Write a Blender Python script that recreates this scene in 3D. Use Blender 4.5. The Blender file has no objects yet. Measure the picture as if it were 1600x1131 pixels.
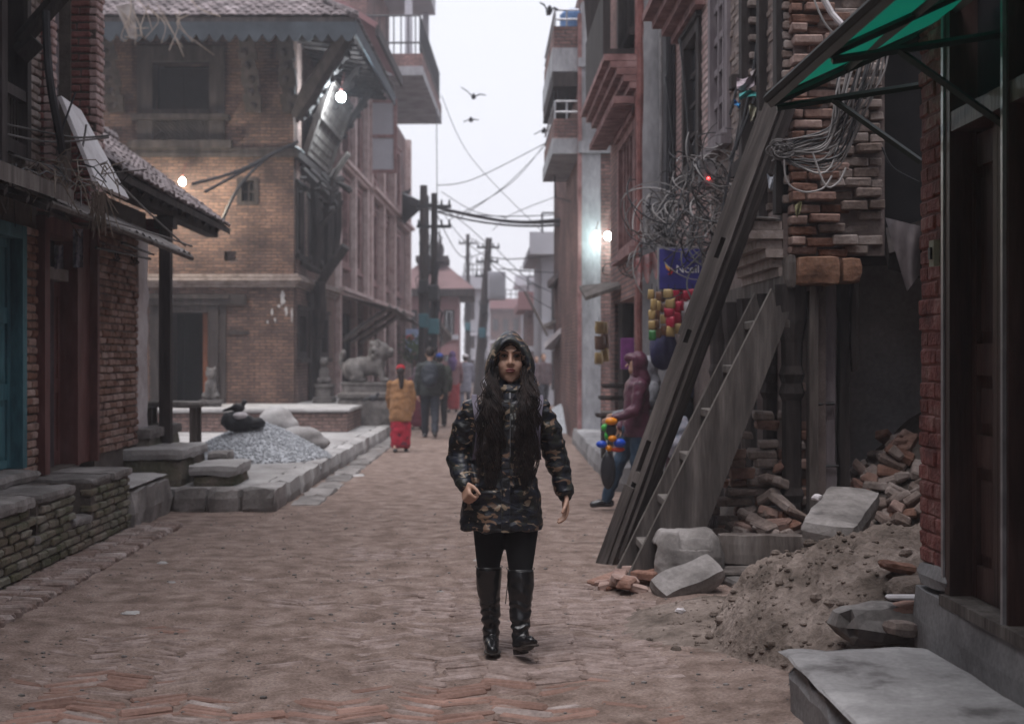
import bpy, bmesh, math, random
from mathutils import Vector, Matrix, Euler, Quaternion
from mathutils import noise as mnoise
R = random.Random(11)
sc = bpy.context.scene
COL = sc.collection
FPX, H, CX, CY = 2222.0, 1.49, 755.0, 560.0     # 50 mm lens on a 36 mm sensor, eye height, vanishing point of the street

# ---------------------------------------------------------------- camera
cam_d = bpy.data.cameras.new('camera')
cam = bpy.data.objects.new('camera', cam_d); COL.objects.link(cam)
cam.location = (0, 0, H); cam.rotation_euler = (math.radians(90), 0, 0)
cam_d.lens = 50; cam_d.sensor_width = 36; cam_d.sensor_fit = 'HORIZONTAL'
cam_d.shift_x = 45 / 1600; cam_d.shift_y = -5.5 / 1600
cam_d.clip_start = 0.1; cam_d.clip_end = 2000
cam_d.dof.use_dof = True; cam_d.dof.focus_distance = 7.2; cam_d.dof.aperture_fstop = 2.8
sc.camera = cam
# ---------------------------------------------------------------- world: overcast late afternoon
SUN_EL, SUN_ROT = 72, 200
w = bpy.data.worlds.new('World'); sc.world = w; w.use_nodes = True
nt = w.node_tree; bg = nt.nodes['Background']
sky = nt.nodes.new('ShaderNodeTexSky'); sky.sky_type = 'NISHITA'; sky.sun_disc = False
sky.sun_elevation = math.radians(SUN_EL); sky.sun_rotation = math.radians(SUN_ROT)
sky.dust_density = 4; sky.air_density = 1.2
ov = nt.nodes.new('ShaderNodeMix'); ov.data_type = 'RGBA'
ov.inputs[0].default_value = 0.88                      # thick even cloud over the blue
nt.links.new(sky.outputs[0], ov.inputs[6])
ov.inputs[7].default_value = (6.3, 6.3, 6.8, 1)
nt.links.new(ov.outputs[2], bg.inputs[0]); bg.inputs[1].default_value = 0.1
# ---------------------------------------------------------------- soft sun behind the cloud
sd = bpy.data.lights.new('sun', 'SUN'); sd.energy = 1.4; sd.angle = math.radians(38); sd.color = (1, 0.97, 0.985)
sun = bpy.data.objects.new('sun', sd); COL.objects.link(sun)
e, a = math.radians(SUN_EL), math.radians(SUN_ROT)
sdir = Vector((math.sin(a) * math.cos(e), math.cos(a) * math.cos(e), math.sin(e)))
sun.rotation_euler = sdir.to_track_quat('Z', 'Y').to_euler(); sun.location = sdir * 60
# ---------------------------------------------------------------- colour management and sampling
vs = sc.view_settings
vs.view_transform = 'Standard'; vs.look = 'None'; vs.exposure = 0.8; vs.gamma = 1.0; vs.use_curve_mapping = False
cy = sc.cycles
cy.use_denoising = True
cy.max_bounces = 6; cy.diffuse_bounces = 3; cy.glossy_bounces = 2; cy.transmission_bounces = 3; cy.volume_bounces = 1
cy.transparent_max_bounces = 6
cy.caustics_reflective = False; cy.caustics_refractive = False

# ================================================================ helpers
def P(px, py, Y):
    return Vector(((px - CX) * Y / FPX, Y, H - (py - CY) * Y / FPX))
def PX(px, py, X):                 # a point on the plane X = const
    return P(px, py, X * FPX / (px - CX))
def nz(x, y, z=0.0, s=1.0):
    return mnoise.noise(Vector((x * s, y * s, z * s)))

class MB:
    def __init__(s): s.v, s.f, s.m = [], [], []
    def add(s, vs_, fs, mi=0):
        b = len(s.v); s.v += [tuple(v) for v in vs_]
        s.f += [tuple(i + b for i in f) for f in fs]; s.m += [mi] * len(fs)
        return s
    def corners(s, c, mi=0):       # 8 corners: bottom 4 then top 4
        return s.add(c, [(0, 3, 2, 1), (4, 5, 6, 7), (0, 1, 5, 4), (1, 2, 6, 5), (2, 3, 7, 6), (3, 0, 4, 7)], mi)
    def box(s, x0, x1, y0, y1, z0, z1, mi=0, M=None):
        c = [Vector(p) for p in ((x0, y0, z0), (x1, y0, z0), (x1, y1, z0), (x0, y1, z0), (x0, y0, z1), (x1, y0, z1), (x1, y1, z1), (x0, y1, z1))]
        if M is not None: c = [M @ p for p in c]
        return s.corners(c, mi)
    def bbox(s, x0, x1, y0, y1, z0, z1, b=0.01, mi=0, M=None, jit=0.0, rr=R):   # chamfered box, 24 verts
        X, Y, Z = (x0, x1), (y0, y1), (z0, z1); vs_ = []; idx = {}
        for i in (0, 1):
            for j in (0, 1):
                for k in (0, 1):
                    base = Vector((X[i], Y[j], Z[k])); sg = Vector((1 - 2 * i, 1 - 2 * j, 1 - 2 * k))
                    bb = b * (1 + (rr.random() * 1.6 if jit else 0))
                    off = Vector([rr.uniform(-jit, jit) for _ in range(3)]) if jit else Vector((0, 0, 0))
                    for ax in range(3):
                        p = base + off
                        for o in range(3):
                            if o != ax: p[o] += sg[o] * bb
                        idx[(i, j, k, ax)] = len(vs_); vs_.append(M @ p if M is not None else p)
        fs = []
        for ax in range(3):
            o1, o2 = [q for q in range(3) if q != ax]
            for sd_ in (0, 1):
                q = []
                for (p1, p2) in ((0, 0), (1, 0), (1, 1), (0, 1)):
                    key = [0, 0, 0]; key[ax] = sd_; key[o1] = p1; key[o2] = p2
                    q.append(idx[(*key, ax)])
                fs.append(tuple(q))
        for ax in range(3):            # edges along ax
            o1, o2 = [q for q in range(3) if q != ax]
            for p1 in (0, 1):
                for p2 in (0, 1):
                    k0 = [0, 0, 0]; k0[o1] = p1; k0[o2] = p2; k1 = list(k0); k1[ax] = 1
                    fs.append((idx[(*k0, o1)], idx[(*k1, o1)], idx[(*k1, o2)], idx[(*k0, o2)]))
        for i in (0, 1):
            for j in (0, 1):
                for k in (0, 1): fs.append((idx[(i, j, k, 0)], idx[(i, j, k, 1)], idx[(i, j, k, 2)]))
        return s.add(vs_, fs, mi)
    def tube(s, pts, r, n=6, mi=0, cap=True, flat=1.0):
        pts = [Vector(p) for p in pts]; rs = r if isinstance(r, (list, tuple)) else [r] * len(pts)
        vs_, fs = [], []; up = None
        for i, p in enumerate(pts):
            d = (pts[min(i + 1, len(pts) - 1)] - pts[max(i - 1, 0)])
            d = d.normalized() if d.length > 1e-9 else Vector((0, 0, 1))
            if up is None: up = Vector((0, 0, 1)) if abs(d.z) < .9 else Vector((0, 1, 0))
            sx = d.cross(up); sx = sx.normalized() if sx.length > 1e-6 else d.orthogonal().normalized()
            up = sx.cross(d).normalized()
            for k in range(n):
                t = 2 * math.pi * k / n
                vs_.append(p + sx * (math.cos(t) * rs[i]) + up * (math.sin(t) * rs[i] * flat))
        for i in range(len(pts) - 1):
            for k in range(n):
                k2 = (k + 1) % n
                fs.append((i * n + k, i * n + k2, (i + 1) * n + k2, (i + 1) * n + k))
        if cap: fs.append(tuple(range(n - 1, -1, -1))); fs.append(tuple((len(pts) - 1) * n + k for k in range(n)))
        return s.add(vs_, fs, mi)
    def ell(s, c, r, n=14, m=9, mi=0, M=None):
        c = Vector(c); r = r if isinstance(r, (tuple, list)) else (r, r, r)
        vs_, fs = [], []
        for j in range(m + 1):
            ph = math.pi * j / m
            for k in range(n):
                t = 2 * math.pi * k / n
                p = Vector((math.sin(ph) * math.cos(t) * r[0], math.sin(ph) * math.sin(t) * r[1], math.cos(ph) * r[2]))
                if M is not None: p = M @ p
                vs_.append(c + p)
        for j in range(m):
            for k in range(n):
                k2 = (k + 1) % n
                fs.append((j * n + k, (j + 1) * n + k, (j + 1) * n + k2, j * n + k2))
        return s.add(vs_, fs, mi)
    def cap(s, p, q, r1, r2=None, n=12, mi=0):   # tapered capsule
        p, q = Vector(p), Vector(q); r2 = r1 if r2 is None else r2
        d = (q - p).normalized() if (q - p).length > 1e-6 else Vector((0, 0, 1))
        pts, rs = [], []
        for t in (-1, -.92, -.7, -.38): pts.append(p + d * r1 * t); rs.append(r1 * math.sqrt(max(0.0004, 1 - t * t)))
        pts.append(p); rs.append(r1); pts.append(q); rs.append(r2)
        for t in (.38, .7, .92, 1): pts.append(q + d * r2 * t); rs.append(r2 * math.sqrt(max(0.0004, 1 - t * t)))
        return s.tube(pts, rs, n, mi)
    def chain(s, pts, rs, n=12):
        for i in range(len(pts) - 1): s.cap(pts[i], pts[i + 1], rs[i], rs[i + 1], n)
        return s
    def loft(s, rings, closed=True, cap=True, mi=0):
        n = len(rings[0]); vs_ = [p for r_ in rings for p in r_]; fs = []
        for i in range(len(rings) - 1):
            for k in range(n if closed else n - 1):
                k2 = (k + 1) % n
                fs.append((i * n + k, i * n + k2, (i + 1) * n + k2, (i + 1) * n + k))
        if cap: fs.append(tuple(range(n - 1, -1, -1))); fs.append(tuple((len(rings) - 1) * n + k for k in range(n)))
        return s.add(vs_, fs, mi)
    def prism(s, poly, z0, z1, mi=0):  # polygon in x,y
        n = len(poly)
        vs_ = [(x, y, z0) for x, y in poly] + [(x, y, z1) for x, y in poly]
        fs = [tuple(range(n - 1, -1, -1)), tuple(range(n, 2 * n))] + [(k, (k + 1) % n, n + (k + 1) % n, n + k) for k in range(n)]
        return s.add(vs_, fs, mi)
    def sheet(s, nu, nv, fn, mi=0):    # grid of points fn(i/nu, j/nv)
        vs_ = [fn(i / nu, j / nv) for j in range(nv + 1) for i in range(nu + 1)]
        fs = [(j * (nu + 1) + i, j * (nu + 1) + i + 1, (j + 1) * (nu + 1) + i + 1, (j + 1) * (nu + 1) + i) for j in range(nv) for i in range(nu)]
        return s.add(vs_, fs, mi)
    def mesh(s, name, smooth=False):
        me = bpy.data.meshes.new(name); me.from_pydata([tuple(v) for v in s.v], [], s.f)
        if any(s.m): me.polygons.foreach_set('material_index', s.m)
        if smooth: me.polygons.foreach_set('use_smooth', [True] * len(me.polygons))
        me.update(); return me
    def fixed(s, name, smooth=False):  # consistent outward normals
        me = s.mesh(name, smooth); b = bmesh.new(); b.from_mesh(me)
        bmesh.ops.recalc_face_normals(b, faces=b.faces); b.to_mesh(me); b.free(); return me
    def build(s, name, m, parent=None, smooth=False):
        return link(name, s.fixed(name, smooth), m, parent)

def link(name, me, m, parent=None):
    for x in (m if isinstance(m, (list, tuple)) else [m]):
        if x is not None and len(me.materials) < (len(m) if isinstance(m, (list, tuple)) else 1): me.materials.append(x)
    o = bpy.data.objects.new(name, me); COL.objects.link(o)
    if parent is not None: adopt(o, parent)
    return o
def wmat(o):
    M = Matrix.LocRotScale(o.location, o.rotation_euler, o.scale)
    return M if o.parent is None else wmat(o.parent) @ o.matrix_parent_inverse @ M
def adopt(o, parent):
    o.parent = parent; o.matrix_parent_inverse = wmat(parent).inverted()
def tag(o, label=None, cat=None, group=None, kind=None):
    for k, v in (('label', label), ('category', cat), ('group', group), ('kind', kind)):
        if v: o[k] = v
    return o
def thing(name, loc, label, cat, group=None, kind=None):
    o = bpy.data.objects.new(name, None); COL.objects.link(o); o.location = loc; o.empty_display_size = .1
    return tag(o, label, cat, group, kind)
def solid(name, mb, m, label, cat, group=None, smooth=False):
    return tag(mb.build(name, m, None, smooth), label, cat, group)
def struct(name, mb, m, smooth=False, parent=None):
    o = mb.build(name, m, parent, smooth)
    if parent is None: o['kind'] = 'structure'
    return o
def remesh(mb, voxel, smooth=4, name='body', fac=0.5):
    global _tsc
    if '_tsc' not in globals(): _tsc = bpy.data.scenes.new('workbench')
    me = mb.fixed(name); o = bpy.data.objects.new('tmp', me); _tsc.collection.objects.link(o)
    r = o.modifiers.new('r', 'REMESH'); r.mode = 'VOXEL'; r.voxel_size = voxel; r.use_smooth_shade = True
    if smooth: s_ = o.modifiers.new('s', 'SMOOTH'); s_.iterations = smooth; s_.factor = fac
    _tsc.view_layers[0].update(); dg = _tsc.view_layers[0].depsgraph
    out = bpy.data.meshes.new_from_object(o.evaluated_get(dg), depsgraph=dg)
    bpy.data.objects.remove(o); bpy.data.meshes.remove(me); out.name = name
    out.materials.clear(); return out
def displace(me, fn):              # push vertices along their normals
    ns = [v.normal.copy() for v in me.vertices]
    for v, n in zip(me.vertices, ns): v.co += n * fn(v.co, n)
    me.update()

class Fr:                          # a facade's own frame: u along, n outward, z up
    def __init__(s, ox, oy, u, n): s.o = Vector((ox, oy, 0)); s.u = Vector((*u, 0)).normalized(); s.n = Vector((*n, 0)).normalized()
    def p(s, u, n, z): return s.o + s.u * u + s.n * n + Vector((0, 0, z))
    def box(s, mb, u0, u1, n0, n1, z0, z1, mi=0):
        return mb.corners([s.p(u0, n1, z0), s.p(u1, n1, z0), s.p(u1, n0, z0), s.p(u0, n0, z0), s.p(u0, n1, z1), s.p(u1, n1, z1), s.p(u1, n0, z1), s.p(u0, n0, z1)], mi)
    def M(s, u, n, z):             # matrix: local x along u, y into the wall, z up
        return Matrix(((s.u.x, -s.n.x, 0, 0), (s.u.y, -s.n.y, 0, 0), (0, 0, 1, 0), (0, 0, 0, 1))).copy() if False else Matrix.Translation(s.p(u, n, z)) @ Matrix(((s.u.x, -s.n.x, 0, 0), (s.u.y, -s.n.y, 0, 0), (0, 0, 1, 0), (0, 0, 0, 1)))
def wall_holes(fr, mb, u0, u1, z0, z1, holes, th=.3, n=0.0):
    us = sorted({u0, u1, *[h[0] for h in holes], *[h[1] for h in holes]}); zs = sorted({z0, z1, *[h[2] for h in holes], *[h[3] for h in holes]})
    us = [u for u in us if u0 <= u <= u1]; zs = [z for z in zs if z0 <= z <= z1]
    for j in range(len(zs) - 1):
        run = None
        for i in range(len(us) - 1):
            mu, mz = (us[i] + us[i + 1]) / 2, (zs[j] + zs[j + 1]) / 2
            open_ = any(h[0] < mu < h[1] and h[2] < mz < h[3] for h in holes)
            if not open_ and run is None: run = us[i]
            if open_ and run is not None: fr.box(mb, run, us[i], n - th, n, zs[j], zs[j + 1]); run = None
        if run is not None: fr.box(mb, run, us[-1], n - th, n, zs[j], zs[j + 1])
    return mb

# ================================================================ materials
def _new(name):
    m = bpy.data.materials.new(name); m.use_nodes = True; t = m.node_tree
    return m, t, t.nodes['Principled BSDF'], (lambda k: t.nodes.new('ShaderNode' + k)), t.links.new
def _ramp(N, cols, pos=None, interp='LINEAR'):
    r = N('ValToRGB'); el = r.color_ramp.elements; r.color_ramp.interpolation = interp
    pos = pos or [0.35 + 0.3 * i / max(1, len(cols) - 1) for i in range(len(cols))]
    while len(el) < len(cols): el.new(0.5)
    for x, c, p in zip(el, cols, pos): x.position = p; x.color = (*c, 1)
    return r
def mat(name, cols, scale=3.0, rough=.85, bump=.3, bscale=40, rnd=.15, metal=0.0, spec=.3, stretch=(1, 1, 1), fine=.25, dist=.01, obj=False, sat=0.0):
    m, t, b, N, L = _new(name); fine *= 1.9
    if isinstance(cols[0], (int, float)): c = Vector(cols); cols = [tuple(c * .72), tuple(c), tuple(c * 1.2)]
    if obj: pos = N('TexCoord').outputs['Object']
    else: pos = N('NewGeometry').outputs['Position']
    mp = N('Mapping'); L(pos, mp.inputs[0]); mp.inputs['Scale'].default_value = stretch
    n1 = N('TexNoise'); n1.inputs['Scale'].default_value = scale; n1.inputs['Detail'].default_value = 7; n1.inputs['Roughness'].default_value = .62; L(mp.outputs[0], n1.inputs[0])
    r = _ramp(N, cols); L(n1.outputs[0], r.inputs[0]); col = r.outputs[0]
    n2 = N('TexNoise'); n2.inputs['Scale'].default_value = bscale; n2.inputs['Detail'].default_value = 4; L(mp.outputs[0], n2.inputs[0])
    oi = N('ObjectInfo')
    def mth(op, x, y):
        q = N('Math'); q.operation = op
        for i, v in enumerate((x, y)):
            if isinstance(v, (int, float)): q.inputs[i].default_value = v
            else: L(v, q.inputs[i])
        return q.outputs[0]
    val = mth('ADD', mth('MULTIPLY', oi.outputs['Random'], 2 * rnd), 1 - rnd - fine * .5)
    val = mth('ADD', val, mth('MULTIPLY', n2.outputs[0], fine))
    hs = N('HueSaturation'); L(val, hs.inputs['Value']); L(col, hs.inputs['Color'])
    if sat: L(mth('ADD', mth('MULTIPLY', oi.outputs['Random'], -2 * sat), 1 + sat), hs.inputs['Saturation'])
    L(hs.outputs[0], b.inputs['Base Color'])
    b.inputs['Roughness'].default_value = rough; b.inputs['Metallic'].default_value = metal; b.inputs['Specular IOR Level'].default_value = spec
    if bump:
        bp = N('Bump'); bp.inputs['Strength'].default_value = bump; bp.inputs['Distance'].default_value = dist
        L(mth('ADD', n2.outputs[0], n1.outputs[0]), bp.inputs['Height']); L(bp.outputs[0], b.inputs['Normal'])
    return m
def brickmat(name, c1, c2, mortar, bw=.22, bh=.062, ms=.009, grime=((.5, .5, .5), (1.15, 1.1, 1.05)), gs=.8, bump=.6):
    m, t, b, N, L = _new(name)
    g = N('NewGeometry'); sx = N('SeparateXYZ'); L(g.outputs['Position'], sx.inputs[0])
    ad = N('Math'); L(sx.outputs[0], ad.inputs[0]); L(sx.outputs[1], ad.inputs[1])
    cb = N('CombineXYZ'); L(ad.outputs[0], cb.inputs[0]); L(sx.outputs[2], cb.inputs[1])
    nd = N('TexNoise'); nd.inputs['Scale'].default_value = 3; L(g.outputs['Position'], nd.inputs[0])
    sb = N('VectorMath'); sb.operation = 'MULTIPLY_ADD'; L(nd.outputs['Color'], sb.inputs[0]); sb.inputs[1].default_value = (.02, .025, 0); L(cb.outputs[0], sb.inputs[2])
    bt = N('TexBrick'); L(sb.outputs[0], bt.inputs['Vector'])
    bt.inputs['Scale'].default_value = 1; bt.inputs['Brick Width'].default_value = bw; bt.inputs['Row Height'].default_value = bh
    bt.inputs['Mortar Size'].default_value = ms; bt.inputs['Mortar Smooth'].default_value = .3
    bt.inputs['Color1'].default_value = (*c1, 1); bt.inputs['Color2'].default_value = (*c2, 1); bt.inputs['Mortar'].default_value = (*mortar, 1)
    n1 = N('TexNoise'); n1.inputs['Scale'].default_value = gs; n1.inputs['Detail'].default_value = 8; n1.inputs['Roughness'].default_value = .65; L(g.outputs['Position'], n1.inputs[0])
    rp = _ramp(N, grime); L(n1.outputs[0], rp.inputs[0])
    n3 = N('TexNoise'); n3.inputs['Scale'].default_value = 22; n3.inputs['Detail'].default_value = 5; L(g.outputs['Position'], n3.inputs[0])
    r3 = _ramp(N, ((.72, .72, .72), (1.2, 1.2, 1.2))); L(n3.outputs[0], r3.inputs[0])
    mx = N('Mix'); mx.data_type = 'RGBA'; mx.blend_type = 'MULTIPLY'; mx.inputs[0].default_value = 1; L(bt.outputs[0], mx.inputs[6]); L(rp.outputs[0], mx.inputs[7])
    m2 = N('Mix'); m2.data_type = 'RGBA'; m2.blend_type = 'MULTIPLY'; m2.inputs[0].default_value = 1; L(mx.outputs[2], m2.inputs[6]); L(r3.outputs[0], m2.inputs[7])
    L(m2.outputs[2], b.inputs['Base Color']); b.inputs['Roughness'].default_value = .9; b.inputs['Specular IOR Level'].default_value = .2
    iv = N('Math'); iv.operation = 'MULTIPLY_ADD'; L(bt.outputs['Fac'], iv.inputs[0]); iv.inputs[1].default_value = -1; L(n3.outputs[0], iv.inputs[2])
    bp = N('Bump'); bp.inputs['Strength'].default_value = bump; bp.inputs['Distance'].default_value = .012; L(iv.outputs[0], bp.inputs['Height']); L(bp.outputs[0], b.inputs['Normal'])
    return m
def glow(name, col, strength):
    m, t, b, N, L = _new(name)
    b.inputs['Emission Color'].default_value = (*col, 1); b.inputs['Emission Strength'].default_value = strength; b.inputs['Base Color'].default_value = (.8, .8, .8, 1)
    return m
def plain(name, col, rough=.5, metal=0, spec=.4, trans=0):
    m, t, b, N, L = _new(name); b.inputs['Base Color'].default_value = (*col, 1); b.inputs['Roughness'].default_value = rough
    b.inputs['Metallic'].default_value = metal; b.inputs['Specular IOR Level'].default_value = spec
    n = N('TexNoise'); n.inputs['Scale'].default_value = 9; n.inputs['Detail'].default_value = 5; L(N('NewGeometry').outputs['Position'], n.inputs[0])
    r = _ramp(N, (tuple(Vector(col) * .75), tuple(Vector(col) * 1.2))); L(n.outputs[0], r.inputs[0]); L(r.outputs[0], b.inputs['Base Color'])
    return m

Mt = {}
Mt['dirt'] = mat('dirt', [(.144, .103, .086), (.222, .163, .139), (.296, .229, .201)], scale=5.5, bump=.9, bscale=70, fine=.7, dist=.018, rough=.95, spec=.15, rnd=0)
Mt['mound'] = mat('mound_earth', [(.1, .08, .068), (.185, .148, .128), (.275, .226, .2)], scale=3, bump=.8, bscale=30, fine=.5, dist=.03, rough=.95, spec=.1, rnd=0)
Mt['paver'] = mat('paver_brick', [(.15, .108, .093), (.235, .176, .156), (.315, .248, .228)], scale=7, bump=.5, bscale=60, rnd=.28, sat=.3, fine=.5)
Mt['paver_red'] = mat('paver_brick_red', [(.19, .11, .087), (.3, .185, .15)], scale=4, bump=.4, bscale=60, rnd=.2, fine=.4)
Mt['stone'] = mat('grey_stone', [(.11, .1, .096), (.185, .17, .163), (.27, .25, .243)], scale=3, bump=.5, bscale=35, rnd=.15, fine=.4)
Mt['slabtop'] = mat('pale_slab', [(.24, .225, .22), (.35, .335, .33), (.43, .415, .41)], scale=1.7, bump=.3, bscale=45, rnd=.12, fine=.3)
Mt['concrete'] = mat('concrete', [(.13, .125, .13), (.22, .215, .22), (.3, .295, .3)], scale=1.6, bump=.35, bscale=40, rnd=.05, fine=.35)
Mt['moss'] = mat('mossy_brick', [(.07, .075, .04), (.13, .12, .085), (.21, .17, .14)], scale=2.5, bump=.6, bscale=40, rnd=.28, fine=.4, sat=.3)
Mt['mortar'] = mat('mud_mortar', [(.07, .057, .05), (.13, .108, .095)], scale=5, bump=.5, bscale=50, rnd=0)
Mt['brick'] = mat('old_brick', [(.14, .075, .058), (.24, .14, .11), (.31, .2, .165)], scale=6, bump=.6, bscale=45, rnd=.35, sat=.3, fine=.45)
Mt['brick_grey'] = mat('weathered_brick', [(.15, .115, .1), (.235, .185, .165), (.3, .25, .23)], scale=6, bump=.6, bscale=45, rnd=.3, sat=.25, fine=.45)
Mt['brick_pink'] = mat('pink_brick', [(.3, .195, .18), (.42, .3, .285), (.5, .385, .37)], scale=5, bump=.4, bscale=45, rnd=.2, sat=.2, fine=.35)
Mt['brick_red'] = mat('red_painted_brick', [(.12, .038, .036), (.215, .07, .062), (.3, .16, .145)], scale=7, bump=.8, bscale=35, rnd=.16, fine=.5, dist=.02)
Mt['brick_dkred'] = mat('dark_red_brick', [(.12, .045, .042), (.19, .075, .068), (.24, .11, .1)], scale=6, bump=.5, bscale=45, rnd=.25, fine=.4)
Mt['wood'] = mat('weathered_wood', [(.055, .044, .04), (.105, .088, .08), (.17, .15, .14)], scale=9, bump=.5, bscale=60, stretch=(1, 1, .12), rnd=.2, fine=.5)
Mt['wood_d'] = mat('dark_wood', [(.016, .012, .012), (.032, .025, .024), (.055, .044, .042)], scale=9, bump=.5, bscale=50, stretch=(1, 1, .15), rnd=.2, fine=.4)
Mt['plank'] = mat('leaning_plank', [(.035, .029, .027), (.075, .064, .06), (.14, .122, .115)], scale=7, bump=.6, bscale=60, obj=True, stretch=(1, 1, .1), rnd=.2, fine=.6)
Mt['wood_br'] = mat('brown_door_wood', [(.03, .015, .013), (.06, .03, .026), (.095, .055, .048)], scale=8, bump=.3, bscale=50, stretch=(1, 1, .15), rnd=.15, rough=.5, spec=.4)
Mt['wood_red'] = mat('red_brown_paint', [(.075, .022, .02), (.115, .04, .036), (.15, .065, .06)], scale=6, bump=.3, bscale=40, stretch=(1, 1, .3), rnd=.1, rough=.6)
Mt['teal'] = mat('teal_paint', [(.02, .075, .1), (.035, .125, .155), (.06, .17, .2)], scale=5, bump=.3, bscale=40, stretch=(1, 1, .25), rnd=.15, rough=.65)
Mt['shutter'] = mat('mauve_grey_shutter', [(.11, .09, .1), (.17, .145, .155), (.22, .19, .2)], scale=6, bump=.2, stretch=(1, 1, .25), rnd=.1)
Mt['black'] = plain('painted_interior_shade', (.012, .011, .012), .9, spec=.1)  # near-black colour stands in for the shade inside rooms and openings
Mt['rubber'] = plain('black_cable', (.018, .018, .022), .5)
Mt['cable_w'] = mat('grey_cable', [(.2, .19, .19), (.33, .315, .31)], rnd=.3, bump=0, rough=.55)
Mt['cable_m'] = mat('dusty_cable', [(.075, .068, .066), (.15, .138, .135)], rnd=.3, bump=0, rough=.6)
Mt['straw'] = mat('dry_straw', [(.15, .115, .09), (.27, .22, .18)], rnd=.2, bump=0)
Mt['plaster'] = mat('grey_plaster', [(.27, .265, .275), (.38, .372, .385), (.46, .45, .465)], scale=1.4, bump=.25, bscale=30, rnd=0, fine=.3)
Mt['grey_conc'] = mat('raw_grey_concrete', [(.17, .17, .18), (.26, .26, .275), (.34, .34, .36)], scale=2.2, bump=.4, bscale=20, rnd=0, fine=.4, stretch=(1, 1, .4))
Mt['tile'] = mat('roof_tile', [(.1, .082, .085), (.18, .15, .152), (.26, .225, .23)], scale=5, bump=.4, bscale=50, rnd=.3, fine=.4)
Mt['tin'] = mat('rusty_tin', [(.09, .07, .062), (.19, .165, .155), (.27, .25, .245)], scale=4, bump=.2, rnd=.1, rough=.6, metal=.2)
Mt['white'] = mat('off_white_board', [(.45, .41, .42), (.58, .545, .56), (.66, .63, .645)], scale=3, bump=.1, rnd=0, rough=.6, fine=.15)
Mt['glass'] = plain('window_glass', (.035, .04, .047), .12, spec=.6)
Mt['metal'] = plain('galvanised_metal', (.34, .34, .36), .4, .6)
Mt['metal_d'] = plain('dark_iron', (.03, .03, .032), .5, .5)
Mt['b_left'] = brickmat('old_town_brick', (.22, .135, .105), (.125, .08, .07), (.08, .064, .06), ms=.013, gs=1.3, grime=((.4, .4, .42), (1.2, 1.12, 1.05)))
Mt['b_street'] = brickmat('pale_street_brick', (.31, .21, .19), (.22, .145, .13), (.13, .105, .1), ms=.013, gs=1.0)
Mt['b_pink'] = brickmat('pink_house_brick', (.3, .185, .17), (.2, .12, .112), (.12, .095, .092), ms=.014, gs=.9, grime=((.5, .5, .52), (1.2, 1.12, 1.1)))
Mt['b_tower'] = brickmat('tower_brick', (.29, .17, .15), (.19, .11, .1), (.12, .098, .095), ms=.014, gs=.9, grime=((.48, .48, .5), (1.2, 1.12, 1.1)))
Mt['pinkpaint'] = mat('faded_red_wood', [(.13, .065, .062), (.21, .11, .105), (.3, .18, .175)], scale=4, bump=.2, rnd=.1)
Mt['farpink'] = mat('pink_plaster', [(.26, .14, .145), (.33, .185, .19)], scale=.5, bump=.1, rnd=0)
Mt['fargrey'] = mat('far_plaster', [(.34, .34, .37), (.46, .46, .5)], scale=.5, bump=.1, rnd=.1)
Mt['temple_tile'] = mat('temple_tile', [(.14, .085, .085), (.2, .125, .125)], scale=1, bump=.1, rnd=0)
Mt['pale_wood'] = mat('pale_worn_wood', [(.1, .088, .08), (.18, .162, .15)], scale=9, bump=.3, rnd=.15)
Mt['screed'] = mat('stained_screed', [(.12, .112, .112), (.27, .26, .262), (.31, .3, .302), (.4, .388, .39)], scale=2.6, bump=.35, bscale=45, rnd=0, fine=.3)
Mt['statue'] = mat('dark_carved_stone', [(.06, .055, .052), (.11, .1, .095), (.17, .155, .15)], scale=6, bump=.5, bscale=30, rnd=.1)
# ================================================================ pieces
def rough(mb, x0, x1, y0, y1, z0, z1, seg=.08, amp=.012, rnd=.02, M=None, seed=0.0, mi=0, fs=6.0):
    """stone block: subdivided box with rounded arrises and uneven faces"""
    d = (x1 - x0, y1 - y0, z1 - z0); n = [max(2, min(14, int(q / seg))) for q in d]; o = (x0, y0, z0); key = {}; vs_ = []; fc = []
    def vid(i):
        if i in key: return key[i]
        q = [o[k] + d[k] * i[k] / n[k] for k in range(3)]
        ed = sum(1 for k in range(3) if i[k] in (0, n[k]))
        p = Vector(q); c = Vector([o[k] + d[k] / 2 for k in range(3)])
        if ed >= 2:
            for k in range(3):
                if i[k] == 0: p[k] += rnd * (ed - 1) * .6
                elif i[k] == n[k]: p[k] -= rnd * (ed - 1) * .6
        p += mnoise.noise_vector(Vector(q) * fs + Vector((seed, seed * 2, 0))) * amp * (1.6 if ed >= 2 else 1)
        key[i] = len(vs_); vs_.append(M @ p if M is not None else p); return key[i]
    for ax in range(3):
        a, b = [k for k in range(3) if k != ax]
        for s_ in (0, n[ax]):
            for i in range(n[a]):
                for j in range(n[b]):
                    q = []
                    for (di, dj) in ((0, 0), (1, 0), (1, 1), (0, 1)):
                        t = [0, 0, 0]; t[ax] = s_; t[a] = i + di; t[b] = j + dj; q.append(vid(tuple(t)))
                    fc.append(tuple(q))
    return mb.add(vs_, fc, mi)
_bs = {}
def brickset(m, L, D, Hh, n=6, b=.005, jit=.004):
    k = (m.name, L, D, Hh, b)
    if k not in _bs:
        rr = random.Random(len(_bs) + 3); _bs[k] = []
        for i in range(n):
            q = MB(); q.bbox(-L / 2, L / 2, -D / 2, D / 2, -Hh / 2, Hh / 2, b, jit=jit, rr=rr)
            me = q.fixed('brick'); me.materials.append(m); _bs[k].append(me)
    return _bs[k]
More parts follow.
